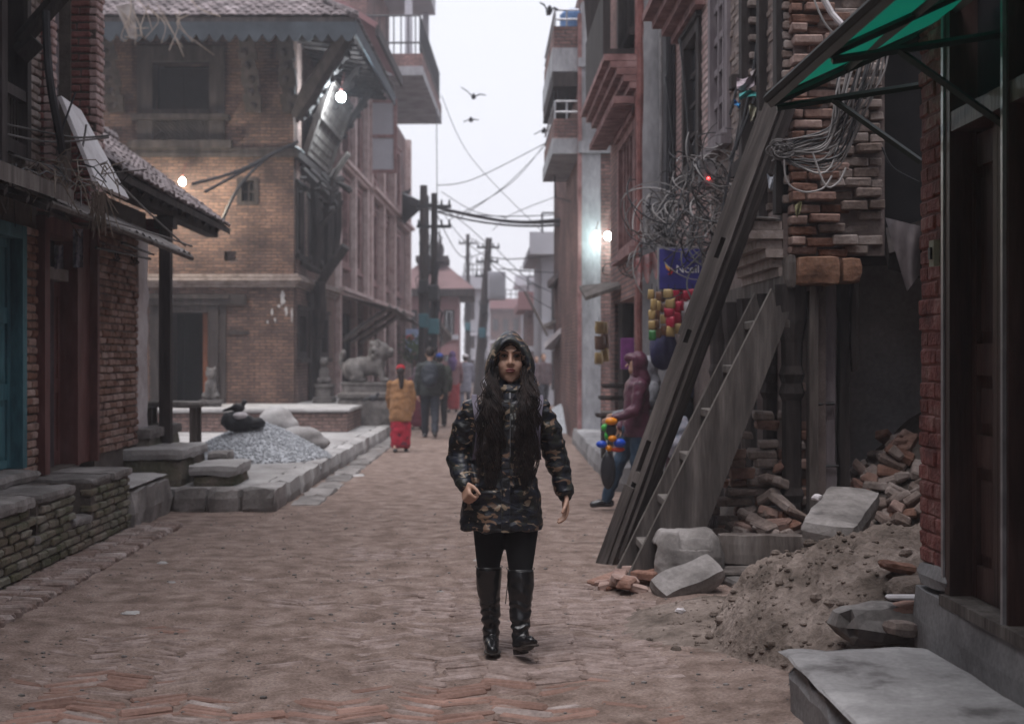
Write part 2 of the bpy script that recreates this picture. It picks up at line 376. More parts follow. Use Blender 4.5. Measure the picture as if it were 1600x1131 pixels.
def put(me, name, loc, rot=(0, 0, 0), scale=(1, 1, 1), parent=None):
    o = bpy.data.objects.new(name, me); COL.objects.link(o); o.location = loc; o.rotation_euler = rot; o.scale = scale
    if parent is not None: adopt(o, parent)
    return o
def bake(items, name, m, parent):     # many pieces past the limit, joined into one part
    mb = MB()
    for me, loc, rot, scl in items:
        M = Matrix.LocRotScale(Vector(loc), Euler(rot), Vector(scl))
        mb.add([M @ v.co for v in me.vertices], [tuple(p.vertices) for p in me.polygons])
    o = link(name, mb.fixed(name), m, parent); o['kind'] = 'stuff'; return o
def pieces(items, name, m, parent, cap=290):
    items = sorted(items, key=lambda t: (Vector(t[1]) - Vector((0, 0, H))).length)
    for me, loc, rot, scl in items[:cap]: put(me, name, loc, rot, scl, parent)
    if items[cap:]: bake(items[cap:], name + '_field', m, parent)
def brick_wall(fr, u0, u1, z0, z1, n, parent, m, bl=.215, bh=.058, jo=.011, dep=.1, skip=None, cap=290, jn=.006, jz=.0, seed=1, name='brick', jr=1.0):
    rr = random.Random(seed); ms = brickset(m, bl, dep, bh); items = []; rot0 = math.atan2(fr.u.y, fr.u.x)
    row = 0; z = z0 + bh / 2
    while z < z1 - bh * .3:
        off = (bl + jo) * (.5 if row % 2 else 0) + rr.uniform(-.02, .02)
        u = u0 - off
        while u < u1:
            a, b = max(u, u0), min(u + bl, u1)
            if b - a > .035:
                c = (a + b) / 2
                if not (skip and skip(c, z)):
                    p = fr.p(c, n - dep / 2 + rr.uniform(-jn, jn), z + rr.uniform(-jz, jz))
                    items.append((rr.choice(ms), tuple(p), (rr.uniform(-.02, .02) * jr, rr.uniform(-.015, .015) * jr, rot0 + rr.uniform(-.025, .025) * jr), ((b - a) / bl, 1, rr.uniform(.93, 1.03))))
            u += bl + jo
        z += bh + jo; row += 1
    pieces(items, name, m, parent, cap)

# ================================================================ ground and road
g = MB(); g.sheet(1, 1, lambda u, v: (-400 + 800 * u, -100 + 900 * v, -.07))
struct('ground', g, Mt['dirt'])
def pave(x, y):
    q = .8 - abs((x + .5) / 1.95) ** 4 - max(0, (y - 7.8) / 4.2) ** 2 + 1.1 * nz(x, y, 3, .9) + .9 * nz(x, y, 9, 2.3) + .5 * nz(x, y, 4, 6)
    return max(0.0, min(1.0, q))
def rz(x, y):
    if y > 30: return 0.0
    m = pave(x, y) if y < 16 else 0
    z = .02 * (1 - m) - .0095 * m + .012 * nz(x, y, 0, 1.1) + .007 * nz(x, y, 5, 4)
    if y < 14: z += .004 * nz(x, y, 2, 13)
    if x > .9 and y < 11: z += .09 * max(0, min(1, (x - .9) / 1.2)) * (.6 + nz(x, y, 7, 2))       # earth washed up along the plots
    return z
rd = MB()
rd.sheet(170, 240, lambda u, v: (lambda x, y: (x, y, rz(x, y)))(-3.05 + 5.4 * u, 3.2 + 9.8 * v))
rd.sheet(40, 130, lambda u, v: (lambda x, y: (x, y, rz(x, y)))(-3.05 + 5.6 * u, 13.0 + 17 * v))
rd.sheet(12, 40, lambda u, v: (-5 + 11 * u, 30.0 + 110 * v, .0))
road = struct('road', rd, Mt['dirt'], smooth=True)
# brick on edge paving in zigzag courses, half buried in the dust
rr = random.Random(5); ms1 = brickset(Mt['paver'], .27, .056, .1, b=.006, jit=.004); ms2 = brickset(Mt['paver_red'], .27, .056, .1, b=.006, jit=.004)
it = []
for c in range(-12, 10):
    x = -.3 + c * .225; y = 4.3 + rr.uniform(0, .05)
    while y < 15.5:
        xx, yy = x + rr.uniform(-.028, .028) + .05 * nz(x, y, 8, .7), y
        m = pave(xx, yy); top = .002 + .008 * nz(xx, yy, 4, 2.2) + .012 * nz(xx, yy, 0, 1.1) + rr.uniform(-.006, .006)
        a_ = math.radians(27 + rr.uniform(-8, 8)) * (1 if c % 2 else -1)
        if top > rz(xx, yy) - .003 and rr.random() > .1:
            red = nz(xx, yy, 21, .9) > .22 and rr.random() < .75
            it.append((rr.choice(ms2 if red else ms1), (xx, yy, top - .05), (rr.uniform(-.05, .05), rr.uniform(-.016, .016), a_), (rr.uniform(.8, 1.04), rr.uniform(.9, 1.1), 1)))
        y += .06 + rr.uniform(0, .014)
red_i = [t for t in it if t[0] in ms2]; oth = [t for t in it if t[0] not in ms2]
pieces(oth, 'brick', Mt['paver'], road, cap=220); pieces(red_i, 'brick', Mt['paver_red'], road, cap=70)
# pebbles and crumbs strewn over the road
pb = MB()
for i in range(1600):
    x, y = rr.uniform(-2.6, 2.3), 4.6 + 9 * rr.random() ** 1.4
    r_ = rr.choice([.004, .005, .006, .008, .012 if rr.random() < .3 else .006])
    pb.ell((x, y, rz(x, y) + r_ * .3), (r_ * rr.uniform(.8, 1.7), r_, r_ * .7), n=5, m=3)
o = pb.build('pebbles', Mt['stone']); tag(o, 'small pebbles and crumbs strewn over the road', 'pebbles', kind='stuff')
# scraps of paper and flat pale stones on the road
lt = [(205, 960, .07), (745, 880, .03), (255, 885, .05), (545, 745, .2), (270, 915, .05), (690, 925, .03), (448, 928, .03)]
for i, (px, py, s_) in enumerate(lt):
    Y = H * FPX / (py - CY); p = P(px, py, Y); q = MB()
    rough(q, p.x - s_, p.x + s_, Y - s_ * .7, Y + s_ * .7, rz(p.x, Y) - .02, rz(p.x, Y) + .012, seg=.03, amp=.012, rnd=.02, seed=i * 3.1)
    solid('flat_stone', q, Mt['slabtop'], ['flat pale stone bedded in the dust near the brick kerb', 'tiny pale chip of stone on the dirt beside the walking woman', 'flat pale stone in the dirt against the brick kerb end', 'spill of pale rubble at the foot of the gravel platform', 'small pale stone below the kerb end', 'small pale chip in the middle of the road', 'thin pale shard lying on the zigzag paving'][i], 'stone', smooth=True)

# ================================================================ left: brick kerb, terrace, steps, gravel platform
kb = MB(); kb.box(-3.06, -2.66, 6.2, 12.5, -.05, .028)
kerb = struct('kerb', kb, Mt['mortar'])
rr = random.Random(8); ms = brickset(Mt['paver'], .2, .055, .1, b=.009, jit=.005); it = []
y = 6.2
while y < 12.5:
    for k, xc in enumerate((-2.95, -2.735)):
        it.append((rr.choice(ms), (xc + rr.uniform(-.012, .012), y + k * .02, .0 + rr.uniform(-.008, .008) + .006 * k), (rr.uniform(-.05, .05), rr.uniform(-.04, .04), rr.uniform(-.06, .06)), (1, 1, 1)))
    y += .063
pieces(it, 'brick', Mt['paver'], kerb, cap=290)

ter = thing('brick_terrace', (-3.3, 10, 0), 'mossy brick terrace with broken steps under the teal door', 'terrace')
core = MB()
core.box(-6.4, -3.34, 6.5, 12.1, -.05, .53)
for (a_, b_, h_) in ((6.5, 9.48, .53), (9.62, 10.45, .53), (10.95, 12.1, .53), (9.48, 9.62, .26), (10.45, 10.95, .26)):
    core.box(-3.34, -3.022, a_, b_, -.05, h_)
core.build('core', Mt['mortar'], ter)
Lf = Fr(-3.0, 0, (0, 1), (1, 0))
def tskip(u, z):
    return (z > .25 and (9.46 < u < 9.64 or 10.43 < u < 10.97))
brick_wall(Lf, 6.6, 12.1, .0, .5, 0, ter, Mt['moss'], bl=.2, bh=.05, jo=.012, dep=.1, skip=tskip, cap=290, jn=.012, seed=4)
for u in (9.64, 10.97):                                   # near-facing ends of the notches
    brick_wall(Fr(-3.36, u, (1, 0), (0, -1)), 0, .33, .27, .5, 0, ter, Mt['moss'], bl=.16, bh=.05, seed=int(u * 10))
rr = random.Random(3)
for (a_, b_, x0, x1, z0, z1) in ((6.5, 7.7, -3.6, -2.97, .5, .565), (7.72, 8.7, -3.62, -2.98, .5, .575), (8.72, 9.47, -3.6, -2.96, .5, .58), (9.63, 10.44, -3.6, -2.97, .5, .57), (10.96, 11.5, -3.6, -2.99, .5, .56), (11.52, 12.13, -3.58, -2.97, .5, .57), (9.5, 9.61, -3.34, -2.97, .24, .3), (10.46, 10.94, -3.34, -2.98, .24, .3), (6.5, 8.6, -4.2, -3.62, .5, .56), (8.62, 10.5, -4.2, -3.63, .5, .565), (10.52, 12.1, -4.2, -3.6, .5, .56)):
    q = MB(); rough(q, x0, x1 - .015, a_, b_, z0, z1, seg=.07, amp=.009, rnd=.008, seed=a_, fs=9)
    q.build('slab', Mt['stone'], ter, smooth=False)
# low ramp wall and steps beyond the terrace
rw = thing('low_ramp', (-3.1, 12.8, 0), 'low rendered ramp wall between the terrace and the gravel platform', 'ramp')
q = MB(); rough(q, -4.2, -2.97, 12.14, 13.62, -.05, .37, seg=.14, amp=.02, rnd=.03, seed=2.2); q.build('ramp_body', Mt['stone'], rw)
q = MB(); rough(q, -4.2, -3.0, 12.16, 13.6, .371, .41, seg=.14, amp=.012, rnd=.02, seed=5.2); q.build('top_slab', Mt['slabtop'], rw)
def step(name, x0, x1, y0, y1, z0, z1, label, tm='slabtop'):
    t = thing(name, ((x0 + x1) / 2, y0, z0), label, 'step')
    q = MB(); rough(q, x0 + .03, x1 - .03, y0 + .03, y1, z0, z1 - .1, seg=.09, amp=.02, rnd=.02, seed=x0); q.build('riser', Mt['moss'], t)
    q = MB(); rough(q, x0, x1, y0, y1, z1 - .11, z1, seg=.07, amp=.012, rnd=.012, seed=y0, fs=8); q.build('tread', Mt[tm], t)
step('stone_step', -3.78, -2.93, 13.9, 15.2, .2, .6, 'large stone step in front of the small bench porch')
step('stone_step', -2.9, -2.42, 13.95, 14.9, .2, .44, 'lower stone step jutting onto the gravel platform')
step('stone_step', -2.92, -2.7, 15.0, 15.5, .2, .5, 'small stone block behind the lower step by the bench', 'stone')
step('stone_step', -4.3, -3.35, 14.4, 15.9, .2, .78, 'high threshold step below the bare brick wall', 'stone')
# gravel platform
plat = thing('stone_platform', (-2.5, 20, 0), 'long low stone platform carrying the gravel heap', 'platform')
edge = [(-1.99, 13.62), (-1.96, 15.5), (-1.92, 18), (-1.85, 21), (-1.78, 24), (-1.73, 27), (-1.7, 31)]
q = MB(); q.prism([(-9, 13.66), (-2.03, 13.66)] + [(x - .05, y) for x, y in edge[1:]] + [(-1.75, 31), (-9, 31)], -.05, .16); q.build('core', Mt['mortar'], plat)
q = MB(); q.prism([(-9, 13.7), (-2.2, 13.7)] + [(x - .24, y) for x, y in edge[1:]] + [(-1.95, 31), (-9, 31)], .161, .232); q.build('paving', Mt['slabtop'], plat)
for i in range(len(edge) - 1):                             # edging stones, each its own block
    (xa, ya), (xb, yb) = edge[i], edge[i + 1]; n_ = max(1, int((yb - ya) / .8))
    for k in range(n_):
        y0, y1 = ya + (yb - ya) * k / n_, ya + (yb - ya) * (k + 1) / n_; xm = xa + (xb - xa) * (k + .5) / n_
        q = MB(); rough(q, xm - .25, xm, y0 + .008, y1 - .008, -.04, .245, seg=.12, amp=.015, rnd=.025, seed=y0); q.build('edging_stone', Mt['slabtop'], plat)
for k in range(3):
    q = MB(); x0 = -2.98 + k * .33
    rough(q, x0, x0 + .322 if k < 2 else -1.99, 13.6, 13.85, -.04, .25, seg=.08, amp=.02, rnd=.03, seed=k * 2.0); q.build('edging_stone', Mt['stone'], plat)
y = 14.2; i = 0
while y < 29:                                             # drain kerb along its foot
    q = MB(); xm = -1.83 + .012 * (y - 14.5); rough(q, xm - .1, xm + .2, y, y + .88, -.05, .05 + .012 * math.sin(i * 2.1), seg=.12, amp=.014, rnd=.02, seed=y)
    q.build('drain_stone', Mt['stone'], plat); y += .9; i += 1
# gravel heap
gm = MB()
gcx, gcy = -2.88, 18.1
def gh(x, y):
    d = math.hypot((x - gcx) / .93, (y - gcy) / 1.15); return .232 + .47 * max(0, 1 - d) ** .8 + .03 * nz(x, y, 0, 3) * (1 - min(1, d)) - (.06 if d > 1 else 0)
gm.sheet(30, 30, lambda u, v: (lambda x, y: (x, y, gh(x, y)))(gcx - .93 + 1.86 * u, gcy - 1.15 + 2.3 * v))
rr = random.Random(9)
for i in range(4200):
    a_, d = rr.uniform(0, 6.283), math.sqrt(rr.random()) * 1.08
    x, y = gcx + .93 * d * math.cos(a_), gcy + 1.15 * d * math.sin(a_)
    if x > -1.95: continue
    r_ = rr.uniform(.008, .019); gm.ell((x, y, gh(x, y) + r_ * .3), (r_ * rr.uniform(.8, 1.5), r_ * rr.uniform(.8, 1.4), r_), n=5, m=3)
Mt['gravel'] = mat('grey_gravel', [(.22, .23, .25), (.4, .415, .44), (.56, .575, .6)], scale=28, bump=.3, bscale=60, rnd=0, fine=.3)
o = gm.build('gravel', Mt['gravel']); tag(o, 'heap of pale grey gravel on the stone platform', 'gravel', kind='stuff')

# ================================================================ right: slab, earth mound, far ledge
sl = thing('concrete_slab', (1.7, 5, 0), 'broad grey concrete doorstep slab below the brown doors', 'slab')
q = MB()
rough(q, 1.28, 1.93, 3.6, 6.08, -.05, .235, seg=.07, amp=.03, rnd=.03, seed=3.3); q.build('slab_body', Mt['concrete'], sl)
q = MB(); rough(q, 1.262, 1.93, 3.6, 6.1, .225, .26, seg=.05, amp=.012, rnd=.015, seed=8.3); q.build('screed', Mt['screed'], sl)
def mh(x, y):
    a_ = 1 - ((x - 2.15) / .98) ** 2 - ((y - 7.35) / 1.15) ** 2
    b_ = 1 - ((x - 1.45) / .85) ** 2 - ((y - 7.9) / .95) ** 2
    z = max(.5 * max(0, a_) ** .8, .06 * max(0, b_) ** .9)
    k = min(1, z * 6)
    return rz(x, y) - .03 * (1 - k) + z + k * (.07 * nz(x, y, 1, 2.2) + .06 * nz(x, y, 3, 5) + .05 * abs(nz(x, y, 6, 9)) + .03 * nz(x, y, 2, 19) + .014 * nz(x, y, 2, 41))
q = MB(); q.sheet(130, 120, lambda u, v: (lambda x, y: (x, y, mh(x, y)))(.55 + 2.3 * u, 6.12 + 2.9 * v))
o = q.build('earth_mound', Mt['mound'], smooth=True); tag(o, 'mound of dry earth heaped against the red brick pillar', 'earth mound')
rr = random.Random(31); q = MB()
for i in range(700):
    x, y = rr.gauss(1.55, .35), rr.gauss(7.2, .6); r_ = .004 + .012 * rr.random() ** 2 + (rr.uniform(.005, .022) if rr.random() < .05 else 0)
    if not (.6 < x < 2.8 and 6.15 < y < 8.9): continue
    q.ell((x, y, mh(x, y) + r_ * .25), (r_ * rr.uniform(.8, 1.6), r_, r_ * .8), n=6, m=4)
o = q.build('earth_clods', Mt['mound']); tag(o, 'clods and crumbs of earth scattered over the mound', 'clods', kind='stuff')
lg = thing('concrete_ledge', (1.9, 18, 0), 'low concrete ledge in front of the shops with hanging snacks', 'ledge')
y = 15.6; i = 0
while y < 24.5:
    q = MB(); rough(q, 1.42 + .014 * (y - 15.6), 2.0, y, y + 1.12, -.05, .3, seg=.12, amp=.02, rnd=.03, seed=y); q.build('ledge_block', Mt['concrete'], lg); y += 1.13
q = MB(); rough(q, 2.0, 3.2, 13.2, 24.5, -.05, .28, seg=.5, amp=.01, rnd=.01); q.build('ledge_fill', Mt['concrete'], lg)
# ================================================================ building helpers
def window(fr, u0, u1, z0, z1, parent, nu=2, nv=3, m='wood_d', inset=.1, fw=.06, bar=.035, pm='glass', sill=True, proud=.02, n=0.0, sills=None):
    q = MB()
    fr.box(q, u0 - fw * .4, u0 + fw, n - inset - .05, n + proud, z0, z1); fr.box(q, u1 - fw, u1 + fw * .4, n - inset - .05, n + proud, z0, z1)
    fr.box(q, u0 + fw, u1 - fw, n - inset - .05, n + proud - .004, z1 - fw, z1); fr.box(q, u0 + fw, u1 - fw, n - inset - .05, n + proud - .004, z0, z0 + fw)
    a, b, c, d = u0 + fw, u1 - fw, z0 + fw, z1 - fw
    for i in range(1, nu): uu = a + (b - a) * i / nu; fr.box(q, uu - bar / 2, uu + bar / 2, n - inset - .02, n - inset + .03, c, d)
    for j in range(1, nv): zz = c + (d - c) * j / nv; fr.box(q, a, b, n - inset - .018, n - inset + .024, zz - bar / 2, zz + bar / 2)
    w_ = q.build('window', Mt[m], parent)
    for i in range(nu):
        for j in range(nv):
            q = MB(); ua, ub = a + (b - a) * i / nu, a + (b - a) * (i + 1) / nu; za, zb = c + (d - c) * j / nv, c + (d - c) * (j + 1) / nv
            fr.box(q, ua + bar * .3, ub - bar * .3, n - inset - .016, n - inset - .004, za + bar * .3, zb - bar * .3); q.build('pane', Mt[pm], w_)
    if sill:
        q = MB(); fr.box(q, u0 - .1, u1 + .1, n + .003, n + .09, z0 - .09, z0 - .002); q.build('sill', Mt[sills or m], w_); q = MB(); fr.box(q, u0 - .08, u1 + .08, n + .003, n + .06, z1 + .002, z1 + .07); q.build('head_board', Mt[sills or m], w_)
    return w_
def room(fr, u0, u1, z0, z1, parent, dep=1.2, n=-.3, m="black", e=.12):   # room shell behind an opening, painted near-black for its shade
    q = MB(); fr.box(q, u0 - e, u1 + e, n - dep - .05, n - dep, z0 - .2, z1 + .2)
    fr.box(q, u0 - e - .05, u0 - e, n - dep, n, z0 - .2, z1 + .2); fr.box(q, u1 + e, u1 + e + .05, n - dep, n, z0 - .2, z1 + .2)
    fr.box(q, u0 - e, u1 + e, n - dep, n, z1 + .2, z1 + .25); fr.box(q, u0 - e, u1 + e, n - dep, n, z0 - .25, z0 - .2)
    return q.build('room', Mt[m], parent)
def door(fr, u0, u1, z0, z1, parent, m, panels=2, leaves=2, inset=.12, n=0.0, frame_m=None, fw=.08, handle=True):
    q = MB()
    for (a, b) in ((u0, u0 + fw), (u1 - fw, u1)): fr.box(q, a, b, n - inset - .06, n + .03, z0, z1)
    fr.box(q, u0 + fw, u1 - fw, n - inset - .06, n + .027, z1 - fw, z1)
    q.build('door_frame', Mt[frame_m or m], parent)
    L_ = (u1 - u0 - 2 * fw) / leaves
    for i in range(leaves):
        a = u0 + fw + L_ * i + .006; b = a + L_ - .012; q = MB()
        fr.box(q, a, b, n - inset - .045, n - inset - .02, z0 + .01, z1 - fw - .005)
        st = .07
        for (c, d) in ((a, a + st), (b - st, b)): fr.box(q, c, d, n - inset - .02, n - inset, z0 + .01, z1 - fw - .005)
        hh = (z1 - fw - z0 - .02)
        for k in range(panels + 1):
            zc = z0 + .01 + hh * k / panels; fr.box(q, a + st, b - st, n - inset - .02, n - inset - .002, max(z0 + .01, zc - .06), min(z1 - fw - .005, zc + .06))
        d_ = q.build('door', Mt[m], parent)
        for k in range(panels):
            zc = z0 + hh * (k + .5) / panels; q = MB(); fr.box(q, a + st + .035, b - st - .035, n - inset - .021, n - inset - .008, zc - hh / panels / 2 + .1, zc + hh / panels / 2 - .1); q.build('panel', Mt[m], d_)
        if handle and i == leaves - 1:
            q = MB(); c = fr.p(a + .035, n - inset + .025, z0 + .95); q.tube([c + Vector((0, 0, -.05)), c + fr.n * .02, c + Vector((0, 0, .05))], .008); q.build('handle', Mt['metal'], d_)
def strut(fr, u, z0, z1, n1, parent, w_=.2, m='wood_d', n0=0.02):
    q = MB(); rr_ = random.Random(int(u * 100)); k = 9
    for i in range(k):
        t0, t1 = i / k, (i + 1) / k; s_ = 1 + .22 * math.sin(i * 2.3) * (.5 + rr_.random() * .5)
        za, zb = z0 + (z1 - z0) * t0, z0 + (z1 - z0) * t1; na, nb = n0 + (n1 - n0) * t0, n0 + (n1 - n0) * t1
        h_ = w_ / 2 * s_; d_ = .09 * s_
        q.corners([fr.p(u - h_, na + d_, za), fr.p(u + h_, na + d_, za), fr.p(u + h_, na - .04, za), fr.p(u - h_, na - .04, za), fr.p(u - h_, nb + d_, zb), fr.p(u + h_, nb + d_, zb), fr.p(u + h_, nb - .04, zb), fr.p(u - h_, nb - .04, zb)])
    for i in range(6):
        t = (i + .5) / 6; q.ell(fr.p(u + rr_.uniform(-.05, .05), n0 + (n1 - n0) * t + .1, z0 + (z1 - z0) * t), (.07, .06, .08), n=8, m=5)
    return q.build('roof_strut', Mt[m], parent)
_tm = {}
def tile_mesh(m, w_, l_):
    k = (m.name, w_, l_)
    if k not in _tm:
        _tm[k] = []
        for v in range(4):
            rr_ = random.Random(v); q = MB(); n_ = 4; top, bot = [], []
            for j in (0, 1):
                for i in range(n_ + 1):
                    x = w_ * (i / n_ - .5); z = .022 * math.cos(math.pi * (i / n_ - .5)) + .018 * (1 - j) + rr_.uniform(-.003, .003)
                    top.append((x, l_ * (j - .0), z)); bot.append((x, l_ * j, z - .02))
            vs_ = top + bot; N_ = n_ + 1; fs = []
            for i in range(n_): fs += [(i, i + 1, N_ + i + 1, N_ + i), (2 * N_ + i + 1, 2 * N_ + i, 3 * N_ + i, 3 * N_ + i + 1), (i + 1, i, 2 * N_ + i, 2 * N_ + i + 1)]
            q.add(vs_, fs); me = q.fixed('tile'); me.materials.append(m); _tm[k].append(me)
    return _tm[k]
def tile_roof(p0, p1, up, rows, parent, m, w_=.2, ex=.14, seed=1, cap=290, trim=None):
    """p0-p1 eave line, up = unit vector up the slope; overlapping clay tiles"""
    rr_ = random.Random(seed); d = (p1 - p0); L_ = d.length; d.normalize(); nrm = d.cross(up).normalized()
    if nrm.z < 0: nrm = -nrm
    M3 = Matrix((d, up, nrm)).transposed(); eul = M3.to_euler() if M3.determinant() > 0 else Matrix((-d, up, nrm)).transposed().to_euler()
    it_ = []; ms_ = tile_mesh(m, w_, ex * 1.45)
    for r_ in range(rows):
        k = 0; u = (w_ * .5 if r_ % 2 else 0)
        while u < L_:
            if not (trim and trim(u, r_ * ex)) and rr_.random() > .012:
                p = p0 + d * (u + rr_.uniform(-.012, .012)) + up * (r_ * ex + rr_.uniform(-.012, .012)) + nrm * (.012 + rr_.uniform(0, .012))
                e2 = eul.copy(); e2.z += rr_.uniform(-.05, .05); e2.x += rr_.uniform(-.03, .05)
                it_.append((rr_.choice(ms_), tuple(p), tuple(e2), (1, 1, 1)))
            u += w_
    pieces(it_, 'tile', m, parent, cap)

# ================================================================ left: near house with teal and maroon doors
F1 = Fr(-3.5, 0, (0, 1), (1, 0))
h1 = thing('brick_house', (-4.5, 10, 0), 'dark brick house with teal door, maroon doors and slanted white board', 'house')
q = MB(); wall_holes(F1, q, 5.2, 12.4, -.05, 6.2, [(9.9, 10.82, .6, 2.5), (11.2, 12.36, .58, 2.62), (10.2, 10.8, 3.1, 4.3), (11.62, 12.13, 3.25, 5.2)], th=.32, n=-.022)
F1.box(q, 12.1, 12.4, -3.5, -.38, -.05, 6.2); F1.box(q, 5.2, 5.5, -3.5, -.38, -.05, 6.2); F1.box(q, 5.2, 12.4, -3.8, -3.5, -.05, 6.2)
q.build('wall', Mt['mortar'], h1)
q = MB(); F1.box(q, 5.0, 12.75, -3.9, 1.15, 6.2, 6.34); q.build('eave', Mt['wood_d'], h1)
for (u0, u1, z0, z1, m, n, s_) in ((10.84, 11.19, .6, 2.5, 'brick', 0, 1), (9.2, 9.88, .6, 2.5, 'brick', 0, 2), (10.82, 11.2, 2.9, 5.0, 'brick_grey', .02, 3), (11.36, 11.6, 2.75, 5.0, 'brick_pink', .0, 4)):
    brick_wall(F1, u0, u1, z0, z1, n, h1, Mt[m], bl=.2, bh=.055, cap=90, seed=s_, dep=.07)
# pilasters: camera faces coloured as shaded dark red, street faces paler as sky-lit
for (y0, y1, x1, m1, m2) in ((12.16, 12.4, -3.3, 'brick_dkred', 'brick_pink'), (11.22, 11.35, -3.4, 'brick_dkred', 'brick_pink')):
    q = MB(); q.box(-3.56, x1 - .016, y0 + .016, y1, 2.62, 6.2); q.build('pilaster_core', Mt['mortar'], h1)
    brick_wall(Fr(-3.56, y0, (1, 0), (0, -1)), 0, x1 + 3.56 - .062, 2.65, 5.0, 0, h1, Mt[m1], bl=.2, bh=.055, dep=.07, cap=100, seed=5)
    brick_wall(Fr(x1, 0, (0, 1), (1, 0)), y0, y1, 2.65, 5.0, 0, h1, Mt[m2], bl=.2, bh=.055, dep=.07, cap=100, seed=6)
door(F1, 9.92, 10.82, .66, 2.49, h1, 'teal', panels=3, leaves=2, inset=.06, fw=.1, handle=False)
q = MB(); rough(q, -3.75, -3.36, 9.7, 10.85, .565, .66, seg=.1, amp=.012, rnd=.02); q.build('threshold', Mt['stone'], h1)
# maroon doorway
q = MB()
F1.box(q, 11.2, 11.33, -.25, .05, .57, 2.62); F1.box(q, 12.28, 12.36, -.3, .0, .57, 2.62); F1.box(q, 11.33, 12.3, -.25, .035, 2.5, 2.63)
q.build('door_frame', Mt['wood_red'], h1)
q = MB(); F1.box(q, 12.37, 12.8, -.3, -.04, .57, 2.7); F1.box(q, 12.8, 12.87, -.3, .03, .57, 2.7); q.build('door_post', Mt['wood_red'], h1)
for i in range(3):
    q = MB(); u0 = 11.34 + i * .315
    F1.box(q, u0, u0 + .3, -.2, -.165, .58, 2.14); F1.box(q, u0, u0 + .06, -.165, -.15, .58, 2.14); F1.box(q, u0 + .24, u0 + .3, -.165, -.15, .58, 2.14)
    for zz in (.58, 1.2, 2.02): F1.box(q, u0 + .06, u0 + .24, -.165, -.152, zz, zz + .12)
    d_ = q.build('door', Mt['wood_red' if i else 'wood_br'], h1)
    if i < 2: q = MB(); F1.box(q, u0 + .302, u0 + .313, -.17, -.11, .58, 2.15); q.build('cover_strip', Mt['shutter'], d_)
q = MB(); F1.box(q, 11.33, 12.28, -.2, -.08, 2.15, 2.25); q.build('transom', Mt['stone'], h1)
q = MB(); F1.box(q, 11.33, 12.28, -.24, -.2, 2.25, 2.5); q.build('transom_pane', Mt['glass'], h1)
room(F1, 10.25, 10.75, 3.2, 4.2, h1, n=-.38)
# upper openings: dark lattice window and mauve shutters
q = MB(); F1.box(q, 10.18, 10.26, -.3, .06, 3.0, 4.4); F1.box(q, 10.74, 10.83, -.3, .06, 3.0, 4.4); F1.box(q, 10.26, 10.74, -.3, .05, 3.0, 3.1); F1.box(q, 10.26, 10.74, -.3, .05, 3.42, 3.5); F1.box(q, 10.26, 10.74, -.3, .05, 4.3, 4.4)
for k in range(7): F1.box(q, 10.29 + k * .065, 10.315 + k * .065, -.05, .0, 3.1, 3.42)
q.build('window', Mt['wood_d'], h1)
q = MB(); F1.box(q, 6.0, 10.15, -.04, .05, 2.9, 3.05); F1.box(q, 10.05, 10.17, -.2, .1, 2.7, 6.2); F1.box(q, 9.0, 9.12, -.2, .1, 2.7, 6.2); q.build('timber_frame', Mt['wood_d'], h1)
for i in range(2):
    q = MB(); u0 = 11.625 + i * .25
    F1.box(q, u0, u0 + .245, -.16, -.12, 3.26, 5.19); d_ = q.build('shutter', Mt['shutter'], h1)
    for k in range(4): q = MB(); F1.box(q, u0 + .05, u0 + .195, -.12, -.1, 3.34 + k * .47, 3.7 + k * .47); q.build('panel', Mt['shutter'], d_)
    q = MB()
    for k in range(4):
        for (a, b, c, d) in ((.03, .05, 3.32, 3.72), (.195, .215, 3.32, 3.72), (.05, .195, 3.32, 3.34), (.05, .195, 3.7, 3.72)): F1.box(q, u0 + a, u0 + b, -.122, -.112, c + k * .47, d + k * .47)
    q.build('moulding', Mt['wood_d'], d_)
# slanted roof strut, eave timbers
for (yy, z0) in ((10.62, 3.85), (9.2, 3.9)):
    q = MB(); a, b = Vector((-3.46, yy, z0)), Vector((-2.45, yy, z0 + 1.15)); q.tube([a, b], .07, 4); q.tube([a + Vector((0, .02, -.1)), a + Vector((.12, .02, .02))], .09, 5); q.build('roof_strut', Mt['wood_d'], h1)
# timber shelf roof above the doors, tin awning
q = MB(); q.corners([Vector(p) for p in ((-3.5, 6.5, 2.78), (-2.95, 6.5, 2.56), (-2.95, 10.25, 2.6), (-3.5, 10.25, 2.82), (-3.5, 6.5, 2.86), (-2.95, 6.5, 2.7), (-2.95, 10.25, 2.7), (-3.5, 10.25, 2.88))]); q.build('shelf_roof', Mt['wood'], h1)
for k in range(9): q = MB(); q.tube([(-3.5, 6.7 + k * .43, 2.72), (-2.97, 6.7 + k * .43, 2.53)], .035, 4); q.build('rafter', Mt['wood_d'], h1)
q = MB()
def awn(u, v):
    y = 9.75 + 4.75 * u; x = -3.48 + .52 * v; return (x, y, 2.84 - .27 * v + .012 * math.sin(y * 26) + .03 * nz(y, x, 2, 1.5) - .01 * (y - 9.75) * .5)
q.sheet(120, 6, awn); q.sheet(120, 6, lambda u, v: tuple(Vector(awn(u, v)) - Vector((0, 0, .012)))); q.build('tin_awning', Mt['tin'], h1)
q = MB(); q.tube([(-2.97, 9.75, 2.55), (-2.97, 12, 2.54), (-2.97, 14.5, 2.51)], .025, 6); q.build('awning_rail', Mt['wood'], h1)
